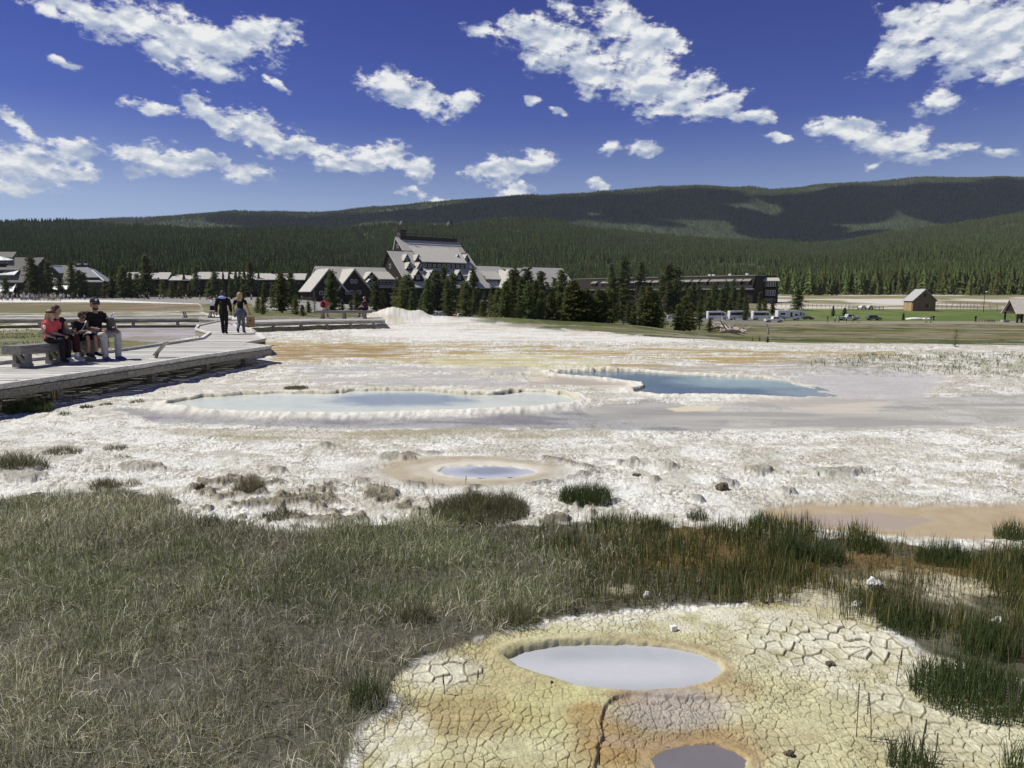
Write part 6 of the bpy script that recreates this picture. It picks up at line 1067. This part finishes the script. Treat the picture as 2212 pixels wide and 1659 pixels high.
SH.box('back_wall', -hw * .9, hw * .9, -SHR + .9, -SHR + .7, pS.z - .4, zE, logw); SH.box('stone_base', -hw * 1.1, -hw * .6, -.8, .6, pS.z - .4, pS.z + .55, mat('grey_field_stone', (.34, .32, .29), .9, .3, 2, .4))
# ------------------------------------------------------------------ vehicles
rub = mat('black_tyre', (.02, .02, .02), .9, .2, 6); rim_ = mat('alloy_rim', (.5, .5, .52), .35, .1, 5, metal=.7); wglass = mat('car_glass', (.015, .018, .022), .08, .1, 2, spec=.6); lampm = mat('headlight_lens', (.7, .7, .68), .2, .05, 5); trimm = mat('black_trim', (.025, .025, .027), .6, .1, 5); taill = mat('tail_light', (.35, .02, .02), .3, .1, 5)
def paint(n, c): return mat('paint_' + n, c, .35, .05, 2, coat=.6, spec=.5)
VP = {  # side profile (x forward, z up), windows as outlines on the side, wheel positions, wheel radius, width
 'van': (6.0, 2.05, [(-3, .45), (-3, 2.55), (-2.8, 2.7), (1.35, 2.72), (1.75, 2.6), (2.45, 1.55), (2.9, 1.25), (3.0, .9), (3.0, .42)], [[(-2.7, 1.45), (-2.7, 2.2), (1.0, 2.25), (1.0, 1.45)], [(1.15, 1.42), (1.15, 2.2), (1.6, 2.2), (2.15, 1.48)]], (-1.75, 1.95), .38),
 'rv': (7.4, 2.4, [(-3.7, .5), (-3.7, 3.1), (2.2, 3.15), (2.55, 2.9), (2.3, 2.15), (2.75, 1.5), (3.55, 1.2), (3.7, .9), (3.7, .45)], [[(-2.9, 1.7), (-2.9, 2.35), (-1.5, 2.35), (-1.5, 1.7)], [(.1, 1.1), (.1, 2.5), (.75, 2.5), (.75, 1.1)], [(1.5, 1.4), (1.5, 2.05), (2.1, 2.05), (2.55, 1.48)]], (-1.9, 2.5), .38),
 'pickup': (5.8, 1.95, [(-2.9, .5), (-2.9, 1.12), (-.75, 1.14), (-.6, 1.80), (-.4, 1.88), (.9, 1.88), (1.65, 1.2), (2.75, 1.08), (2.9, .85), (2.9, .45)], [[(-.5, 1.2), (-.42, 1.75), (.28, 1.78), (.28, 1.2)], [(.38, 1.2), (.38, 1.78), (.9, 1.75), (1.4, 1.2)]], (-1.8, 1.85), .40),
 'suv': (4.8, 1.9, [(-2.4, .5), (-2.4, 1.1), (-2.2, 1.72), (-2.0, 1.82), (.5, 1.82), (1.25, 1.15), (2.2, 1.0), (2.4, .75), (2.4, .42)], [[(-2.1, 1.15), (-1.95, 1.65), (-.75, 1.7), (-.75, 1.15)], [(-.65, 1.15), (-.65, 1.7), (.4, 1.7), (.95, 1.15)]], (-1.45, 1.5), .37),
 'sedan': (4.7, 1.8, [(-2.35, .45), (-2.3, .95), (-1.5, 1.05), (-.85, 1.42), (.45, 1.44), (1.15, 1.0), (2.15, .85), (2.35, .6), (2.35, .38)], [[(-1.3, 1.05), (-.8, 1.36), (-.25, 1.38), (-.25, 1.05)], [(-.17, 1.05), (-.17, 1.38), (.4, 1.38), (.92, 1.03)]], (-1.4, 1.45), .33),
 'bus': (8.5, 2.5, [(-4.2, .5), (-4.25, 2.6), (-4.0, 3.0), (3.2, 3.0), (3.6, 2.2), (3.75, 1.5), (4.2, 1.4), (4.25, .5)], [[(-3.9, 1.6), (-3.9, 2.5), (2.9, 2.5), (2.9, 1.6)], [(3.0, 1.6), (3.0, 2.4), (3.3, 2.4), (3.5, 1.6)]], (-2.6, 2.8), .45)}
VN = {'van': 'van', 'rv': 'motorhome', 'pickup': 'pickup_truck', 'suv': 'parked_car', 'sedan': 'parked_car', 'bus': 'tour_bus'}
def vehicle(kind, X, Y, wpx, pnt, label, flip=1, yaw=0.0, group='vehicles parked below the inn', extra=None):
    L_, W_, prof, wins, wx, wr_ = VP[kind]; p = gat(X, Y, 70); k = wpx * p.y / FP / (L_ * math.cos(yaw)); k = max(.55, min(1.25, k))
    o = empty(VN[kind], p + Vector((0, 0, -.02)), yaw + (0 if flip > 0 else math.pi), label, {'rv': 'motorhome', 'pickup': 'pickup truck', 'van': 'van', 'bus': 'bus'}.get(kind, 'car'), group); o.scale = (k, k, k)
    mb = MB(); mb.prism([(x, -W_ / 2, z) for x, z in prof], (0, W_, 0)); b = mb.build('body', pnt, o, False, .07)
    for poly in wins:
        for sg in (-1, 1): mb = MB(); mb.prism([(x, sg * (W_ / 2 + .012), z) for x, z in poly], (0, -sg * .05, 0)); mb.build('window', wglass, o)
    # windscreen follows the raked front of the profile
    top = max(range(len(prof)), key=lambda i: (round(prof[i][1], 1), prof[i][0])); a_, c_ = Vector((prof[top][0], 0, prof[top][1])), Vector((prof[top + 1][0], 0, prof[top + 1][1])); 
    if kind in ('van', 'rv', 'bus'): a_, c_ = Vector((prof[top + 1][0], 0, prof[top + 1][1])), Vector((prof[top + 2][0], 0, prof[top + 2][1]))
    d_ = c_ - a_; n_ = Vector((-d_.z, 0, d_.x)).normalized(); n_ = n_ if n_.x > 0 else -n_; u0, u1 = a_ + d_ * .1, a_ + d_ * .92; hw = W_ / 2 - .14; mb = MB(); mb.prism([u0 + Vector((0, -hw, 0)), u0 + Vector((0, hw, 0)), u1 + Vector((0, hw, 0)), u1 + Vector((0, -hw, 0))], n_ * .02); mb.build('windscreen', wglass, o)
    for x in wx:
        for sg in (-1, 1):
            mb = MB(); mb.tube([(x, sg * (W_ / 2 - .22), wr_), (x, sg * (W_ / 2 + .02), wr_)], wr_, 16); t_ = mb.build('wheel', rub, o); mb = MB(); mb.tube([(x, sg * (W_ / 2), wr_), (x, sg * (W_ / 2 + .035), wr_)], wr_ * .62, 12); mb.build('rim', rim_, t_)
            mb = MB(); mb.tube([(x, sg * (W_ / 2 - .10), wr_ + .02), (x, sg * (W_ / 2 + .006), wr_ + .02)], wr_ * 1.16, 16); mb.build('wheel_arch', trimm, o)
    fx = prof[-1][0]
    for sg in (-1, 1): mb = MB(); mb.box((fx - .06, sg * (W_ / 2 - .25), prof[-2][1] - .06), (.16, .36, .16)); mb.build('headlight', lampm, o, bevel=.02); mb = MB(); mb.box((prof[0][0] + .02, sg * (W_ / 2 - .12), .95), (.08, .16, .35)); mb.build('tail_light', taill, o)
    mb = MB(); mb.box((fx - .02, 0, prof[-1][1] + .06), (.12, W_ - .1, .18)); mb.build('bumper', trimm, o, bevel=.03)
    if kind == 'rv':
        mb = MB()
        for (x0, z0, x1, z1) in ((-3.4, 1.5, -1.2, .9), (-1.2, .9, 1.2, 1.2), (-3.5, 1.15, -.8, .75)):
            for sg in (-1, 1): mb.beam((x0, sg * (W_ / 2 + .01), z0), (x1, sg * (W_ / 2 + .01), z1), .012, .14)
        mb.build('side_stripe', mat('grey_stripe', (.16, .17, .20), .4, .1, 3), o); mb = MB(); mb.box((-.6, 0, 3.25), (.9, .8, .22)); mb.build('roof_unit', paint('white', (.80, .80, .80)), o, bevel=.04)
    if kind == 'van': mb = MB(); mb.box((-.6, 0, 2.79), (1.2, 1.0, .14)); mb.build('roof_unit', trimm, o, bevel=.03)
    return o
Wt, Sv, Bk, Gy, Rd, Bl = paint('white', (.80, .80, .80)), paint('silver', (.58, .60, .63)), paint('black', (.02, .02, .023)), paint('grey', (.11, .12, .13)), paint('red', (.35, .03, .03)), paint('blue', (.05, .08, .20))
v3 = lambda x: 1206.9 + x * .248
vehicle('van', v3(1378), 691.5, 43, Wt, 'white shuttle van farthest left of the three, nose half behind a thin pine', 1, 0, 'white shuttle vans'); vehicle('van', v3(1566), 691.2, 44, Wt, 'middle white shuttle van of the row of three', 1, .04, 'white shuttle vans'); vehicle('van', v3(1766), 691, 42, Wt, 'white shuttle van right beside the motorhome', 1, .02, 'white shuttle vans')
vehicle('rv', v3(1998), 692, 52, Wt, 'white motorhome with grey swoosh stripes at the end of the van row', 1, .03, 'motorhomes'); vehicle('rv', v3(2085), 686.5, 34, Wt, 'white motorhome half hidden behind the striped one', 1, .25, 'motorhomes')
vehicle('pickup', v3(1875), 696.5, 40, Wt, 'white pickup truck in front of the shuttle vans on the grass verge', 1, .02); vehicle('sedan', v3(2172), 690.5, 24, Bk, 'black car parked right of the motorhomes', 1, .1)
vehicle('pickup', 1591 + 860 * .2807, 692, 42, Sv, 'silver crew cab pickup parked alone on the road by the meadow', 1, 0); vehicle('suv', 1591 + 1056 * .2807, 692, 30, Gy, 'dark grey sport utility car parked alone right of the silver pickup', 1, .02)
for px, py, w_, kd, pn, lb in ((1168, 678, 20, 'van', Wt, 'white van glimpsed between pines below the main roof, leftmost'), (1226, 680, 18, 'rv', Wt, 'white motorhome glimpsed between pines below the main roof'), (1268, 678, 14, 'suv', Sv, 'silver car beside the half hidden motorhome among the pines'), (1318, 680, 20, 'suv', Rd, 'dark red car glimpsed between the pines below the inn'), (1402, 682, 24, 'suv', Wt, 'white car seen side on between pines below the inn'), (1590, 690, 20, 'suv', Bl, 'blue car behind the trunk of a bushy pine'), (1888, 690, 20, 'suv', Sv, 'silver car between pines left of the snag'), (1040, 664, 16, 'suv', Gy, 'grey car just behind the white cone')):
    vehicle(kd, 548.6 + px * .3224, 466.3 + py * .3224, w_, pn, lb, random.choice((1, -1)), random.uniform(-.3, .3), 'cars glimpsed between the pines')
for px, py, w_, kd, pn, lb in ((582, 680, 15, 'suv', Wt, 'white car right of the snag between olive pines'), (988, 676, 12, 'suv', Wt, 'white car seen end on beside the grey half bare pine'), (1255, 672, 18, 'suv', Bl, 'blue car left of the first shuttle van'), (1470, 674, 20, 'suv', Sv, 'silver car in the gap between the first and second shuttle vans'), (1660, 672, 16, 'suv', Gy, 'dark car in the gap beside the third shuttle van'), (440, 672, 16, 'suv', Sv, 'silver car half behind the pines left of the snag')):
    vehicle(kd, v3(px), 521.2 + py * .248, w_, pn, lb, random.choice((1, -1)), random.uniform(-.2, .2), 'cars glimpsed between the pines')
vehicle('bus', 548.6 + 632 * .3224, 466.3 + 588 * .3224, 30, paint('olive_yellow', (.34, .31, .05)), 'olive yellow tour bus in front of the gabled annex', -1, .1, 'vehicles on the inn drive'); vehicle('van', 548.6 + 742 * .3224, 466.3 + 592 * .3224, 18, Wt, 'white van on the drive right of the yellow bus', -1, .5, 'vehicles on the inn drive'); vehicle('suv', 548.6 + 882 * .3224, 466.3 + 590 * .3224, 16, Gy, 'dark car on the drive in front of the shed dormer of the annex', 1, .1, 'vehicles on the inn drive')
# ------------------------------------------------------------------ fences, lamp, wagons, logs
fw = mat('fence_wood', (.22, .19, .15), .9, .25, 2)
def fence(label, pts, hpx, npost, rails, ground=None, th=.12):
    P_ = [ground(X, Y) if ground else gat(X, Y, 70) for X, Y in pts]; h = hpx * P_[0].y / FP; o = empty('rail_fence', P_[0], 0, label, 'fence'); L0 = [0]
    for a, b in zip(P_, P_[1:]): L0.append(L0[-1] + (b - a).length)
    pos = []
    for i in range(npost):
        s = L0[-1] * i / (npost - 1); j = max(0, min(len(P_) - 2, int(np.searchsorted(L0, s)) - 1)); q = P_[j].lerp(P_[j + 1], (s - L0[j]) / (L0[j + 1] - L0[j])); pos.append(q - P_[0])
    for q in pos: mb = MB(); mb.box(q + Vector((0, 0, h / 2 - .1)), (th, th, h + .2)); mb.build('post', fw, o)
    for k in range(rails):
        mb = MB(); zz_ = h * (.92 - .38 * k)
        for a, b in zip(pos, pos[1:]): mb.beam(a + Vector((0, 0, zz_)), b + Vector((0, 0, zz_)), th * .5, th)
        mb.build('rail', fw, o)
    return o
Q4 = lambda x, y: (1591 + x * .2807, 576 + y * .2807)
fence('long wire fence with thin posts right of the barn', [Q4(1505, 320), Q4(1700, 330), Q4(1860, 345), Q4(2060, 350)], 12, 16, 2, None, .10); fence('second wire fence running behind the barn and meadow', [Q4(1300, 290), Q4(1520, 296), Q4(1800, 300), Q4(2060, 306)], 8, 15, 2, None, .10); fence('thin fence crossing the pale flats left of the barn', [Q4(310, 312), Q4(520, 316), Q4(700, 322), Q4(870, 330)], 9, 18, 1, None, .09)
fence('grey corral fence around the white wagons', [Q4(862, 330), Q4(1000, 334), Q4(1130, 334)], 9, 9, 3, None, .12); fence('short dark footbridge railing near the picnic shelter', [Q4(1845, 428), Q4(1920, 430), Q4(1985, 430)], 5.5, 8, 2, None, .12)
fence('three-rail wooden fence before the crowd at the visitor centre', [(72, 649), (100, 650), (131, 651)], 8, 8, 3); fence('low log barrier along the far path', [(150, 646), (300, 645), (450, 645.5), (560, 647)], 4.5, 18, 1)
pL = gat(*Q4(1899, 352)); hL = 155 * .2807 * pL.y / FP; lp = empty('street_lamp', pL, 0, 'tall thin lamp post with pale head standing by the wire fence', 'street lamp'); mb = MB(); mb.tube([(0, 0, -.2), (0, 0, hL)], [.10, .07], 8); mb.build('pole', trimm, lp); mb = MB(); mb.beam((0, 0, hL - .1), (.5, 0, hL), .07, .07); mb.build('arm', trimm, lp); mb = MB(); mb.ell((.55, 0, hL), (.42, .3, .22), 10, 6); mb.build('lamp_head', metal_roof, lp, True)
for X, lb in ((965, 'left white wagon parked inside the corral fence'), (1020, 'right white wagon parked inside the corral fence')):
    p = gat(*Q4(X, 331)); s_ = .2807 * p.y / FP; o = empty('white_wagon', p, .2, lb, 'wagon', 'white wagons'); mb = MB(); n = 9; pr = [(-20 * s_, 12 * s_)] + [(20 * s_ * -math.cos(math.pi * i / n), (14 + 18 * math.sin(math.pi * i / n)) * s_) for i in range(n + 1)] + [(20 * s_, 12 * s_)]; mb.prism([(x, -.9, z) for x, z in pr], (0, 1.8, 0)); mb.build('cover', whitec, o); mb = MB(); mb.box((0, 0, 11 * s_), (42 * s_, 1.7, 4 * s_)); mb.build('bed', fw, o)
    for x in (-14, 14):
        for sg in (-1, 1): mb = MB(); mb.tube([(x * s_, sg * .85, 7 * s_), (x * s_, sg * .95, 7 * s_)], 7 * s_, 12); mb.build('wheel', fw, o)
for X, Yt, Yb, lb in ((1515, 380, 415, 'dark short marker post at the meadow edge left of the bridge railing'), (1838, 382, 426, 'dark marker post next to the bridge railing')):
    p = gat(*Q4(X, Yb)); h = (Yb - Yt) * .2807 * p.y / FP; mb = MB(); mb.box((0, 0, h / 2), (.28, .2, h)); mb.box((0, 0, h * .85), (.5, .25, h * .3)); o = mb.build('marker_post', trimm, None, False, .02); o.location = p; tag(o, lb, 'post')
stone_far = MB(); p = gat(*Q4(1378, 408)); rq = random.Random(2)
for _ in range(5): stone_far.ell(p + Vector((rq.uniform(-3, 3), rq.uniform(-.5, .5), .1)), (rq.uniform(1.5, 3), .9, rq.uniform(.3, .5)), 9, 6)
tag(stone_far.build('sinter_mound', rk, None, True), 'flat white sinter mound in the meadow below the barn', 'rock')
lm_ = mat('driftwood', (.38, .33, .27), .9, .25, 3)
for i, (X0, Y0, X1, Y1, lb) in enumerate(((1548, 700, 1592, 722, 'longest fallen grey trunk on the bank below the vans'), (1540, 706, 1606, 726, 'pale fallen trunk sloping right on the bank'), (1570, 712, 1612, 722, 'short fallen branch at the foot of the bank'), (1534, 716, 1575, 708, 'fallen branch crossing the pale trunk'), (1556, 724, 1600, 730, 'fallen trunk lying lowest on the bank'))):
    a, b = gat(X0, Y0, 60), gat(X1, Y1, 60); mb = MB(); u_ = Vector((0, 0, .35)); mb.tube([a + u_, a.lerp(b, .5) + u_ * 1.3, b + u_], [.22, .2, .1], 7); rq = random.Random(i)
    for _ in range(5): q = a.lerp(b, rq.uniform(.2, .9)) + u_; mb.tube([q, q + Vector((rq.uniform(-1.2, 1.2), rq.uniform(-.6, .6), rq.uniform(.4, 1.4)))], [.08, .03], 5)
    tag(mb.build('fallen_log', lm_, None, True), lb, 'log', 'driftwood on the bank')
yb = mat('yellow_bloom_leaves', (.34, .31, .05), .8, .3, 3)
for X, Y, hw, hp, m_, lb in ((1625, 738, 7, 10, yb, 'small yellow flowering shrub at the bank foot, the left of two'), (1640, 738, 7, 11, yb, 'small yellow flowering shrub at the bank foot, the right of two'), (1658, 741, 6, 14, fol, 'small dark shrub beside the yellow ones'), (2203, 690, 16, 24, fol, 'dark round bush in front of the picnic shelter')):
    p = gat(X, Y); k = p.y / FP; o = empty('shrub', p, 0, lb, 'shrub'); t_, c_ = near_conifer(int(X), hw / hp * .7, 1.6, .05, .8); link('stem', t_, None, o); link('foliage', c_.mesh('foliage', m_), None, o); o.scale = (hp * k,) * 3
# ------------------------------------------------------------------ far visitors
pm_ = bpy.data.materials.new('far_clothes'); pm_.use_nodes = True; t = pm_.node_tree; a1 = nd(t, 'ShaderNodeAttribute', attribute_name='tint'); t.links.new(a1.outputs[0], t.nodes['Principled BSDF'].inputs['Base Color']); t.nodes['Principled BSDF'].inputs['Roughness'].default_value = .85
def tiny_person(seed, shirt, pants, hair=(.05, .035, .025), stride=.18, sit=False):
    r = random.Random(seed); mb = MB(); cols = []
    def add(fn, c): n0 = len(mb.v); fn(); cols.extend([c] * (len(mb.v) - n0))
    sk = (.42, .27, .19)
    for sg in (-1, 1): add(lambda: mb.tube([(sg * .09, 0, .88), (sg * .10, sg * stride * .4, .48), (sg * .10, sg * stride, .05)], [.10, .075, .06], 6), pants); add(lambda: mb.ell((sg * .10, sg * stride + .06, .04), (.05, .13, .045), 6, 4), (.05, .05, .05))
    add(lambda: mb.tube([(0, 0, .82), (0, 0, 1.05), (0, .01, 1.30), (0, 0, 1.46)], [(.165, .12), (.15, .115), (.19, .12), (.07, .07)], 8), shirt)
    for sg in (-1, 1): add(lambda: mb.tube([(sg * .19, 0, 1.40), (sg * .25, -sg * .06, 1.14)], [.06, .05], 6), shirt); add(lambda: mb.tube([(sg * .25, -sg * .06, 1.14), (sg * .25, -sg * .02 + .1, .90), (sg * .25, -sg * .02 + .13, .82)], [.042, .032, .04], 6), sk)
    add(lambda: mb.tube([(0, 0, 1.44), (0, .01, 1.54)], .055, 6), sk); add(lambda: mb.ell((0, .015, 1.63), (.078, .095, .115), 8, 6), sk); add(lambda: mb.ell((0, -.015, 1.665), (.088, .10, .10), 8, 6), hair)
    return mb, cols
def tint_mesh(mb, cols, name):
    me = mb.mesh(name, pm_, True); a = me.attributes.new('tint', 'FLOAT_COLOR', 'POINT'); a.data.foreach_set('color', np.hstack([np.array(cols, np.float32), np.ones((len(cols), 1), np.float32)]).ravel()); return me
SHC = [((.70, .69, .66), 'white'), ((.55, .10, .09), 'red'), ((.06, .08, .20), 'navy'), ((.03, .03, .035), 'black'), ((.20, .38, .55), 'light blue'), ((.45, .42, .36), 'beige'), ((.30, .30, .32), 'grey'), ((.50, .40, .12), 'mustard')]; PNC = [(.03, .03, .035), (.07, .09, .15), (.30, .27, .21), (.15, .15, .16)]
TP = {i: tint_mesh(*tiny_person(i, SHC[i][0], PNC[i % 4], stride=.12 + .03 * (i % 3)), 'person') for i in range(8)}
SPOT = [(150,647),(168,646),(183,648),(232,646),(250,645),(302,647),(308,646),(312,648),(322,647),(345,647),(352,646),(395,646),(402,647),(432,647),(447,646),(455,646),(468,647),(544,648),(590,648),(612,647),(652,648),(742,650),(800,652),(815,651)]
places = ['by the crowd fence', 'before the visitor centre pines', 'beside the low log barrier', 'before the long log wing']
for i, (X, Y) in enumerate(SPOT):
    k = (i * 5 + 3) % 8 if i % 2 else (0, 5, 4)[i % 3]; p = gat(X, Y, 70); pl = places[0 if X < 200 else 1 if X < 330 else 2 if X < 570 else 3]; o = link('person', TP[k]); o.location = p; o.rotation_euler.z = random.random() * 6; o.scale = (1.05,) * 3
    tag(o, f'tiny walker in {SHC[k][1]} top {pl}', 'person', f'far walkers in {SHC[k][1]} {pl}')
for i, (x, y) in enumerate(((700, 428), (757, 428), (787, 430), (845, 428), (893, 428), (938, 431), (1458, 432), (1495, 432))):
    k = (3, 5, 3, 0, 7, 2, 6, 3)[i]; p = gat(*Q4(x, y)); o = link('person', TP[k]); o.location = p; o.rotation_euler.z = random.random() * 6; o.scale = (1.0,) * 3
    tag(o, ('walker in black left of the silver pickup', 'walker in beige in front of the silver pickup', 'walker in black right below the pickup nose', 'walker in white below the silver pickup', 'walker in mustard between pickup and dark car', 'walker in navy just left of the dark car', 'walker in grey near the meadow marker post', 'walker in black closest to the meadow marker post')[i], 'person', 'walkers on the road by the meadow')
Vs, Cs_ = MB(), []
rc = random.Random(12)
for i in range(120):
    k = rc.choice((0, 0, 1, 2, 3, 4, 5, 6, 7, 0, 3)); mb, cols = tiny_person(i, SHC[k][0], rc.choice(PNC), rc.choice(((.05, .035, .025), (.60, .58, .52), (.25, .17, .09)))); X = rc.uniform(-60, 150); p = gat(X, 650, 70); y = p.y + rc.uniform(1, 16); x = p.x * y / p.y; rot = Matrix.Rotation(rc.random() * 6, 3, 'Z'); z = gz(x, y) + rc.uniform(0, .8) * (y - p.y) / 12
    n0 = len(Vs.v); Vs.add([rot @ Vector(v) + Vector((x, y, z)) for v in mb.v], mb.f); Cs_ += cols
tag(link('crowd', tint_mesh(Vs, Cs_, 'crowd')), kind='stuff')
# yellow and brown small flowers by the walk: three nodding blooms
flw = MB(); p = at(62, 880)
for i in range(12): q = Vector((p.x + rc.uniform(-.35, .4), p.y + rc.uniform(-.2, .25), 0)); h = rc.uniform(.25, .5); flw.tube([q, q + Vector((rc.uniform(-.05, .05), 0, h))], [.004, .003], 4); flw.ell(q + Vector((0, 0, h)), (.03, .03, .016), 7, 4)
tag(flw.build('wild_flowers', mat('yellow_petals', (.62, .50, .10), .7, .2, 6), None), kind='stuff')

# ------------------------------------------------------------------ faint steam over the springs
def steam(name, c, r, dens):
    mb = MB(); mb.ell(c, r, 16, 10); o = mb.build(name, None, None, True); m = bpy.data.materials.new(name); m.use_nodes = True; t = m.node_tree; t.nodes.remove(t.nodes['Principled BSDF']); pv = nd(t, 'ShaderNodeVolumePrincipled'); ge = nd(t, 'ShaderNodeNewGeometry')
    v = mapping(t, ge.outputs['Position'], c, (0, 0, 0), r, 'TEXTURE'); ln = nd(t, 'ShaderNodeVectorMath', operation='LENGTH'); t.links.new(v, ln.inputs[0]); f = mth(t, 'POWER', mth(t, 'SUBTRACT', 1.0, ln.outputs[1], clamp=True), 1.5)
    t.links.new(mth(t, 'MULTIPLY', mth(t, 'MULTIPLY', f, ramp(t, noise(t, ge.outputs['Position'], .9 if r[0] < 3 else .5, 3), [(.4, 0), (.65, 1)])), dens), pv.inputs['Density']); pv.inputs['Color'].default_value = (.93, .93, .95, 1); t.links.new(pv.outputs[0], t.nodes['Material Output'].inputs['Volume']); o.data.materials.append(m); m.cycles.volume_sampling = 'MULTIPLE_IMPORTANCE'; tag(o, kind='stuff')
p = at(1820, 862); steam('steam', (p.x, p.y + .5, .35), (4.6, 3.0, .75), .16)
p = at(470, 690); steam('steam', (p.x - .6, 48.5, 1.0), (1.8, 1.5, 1.3), .18)
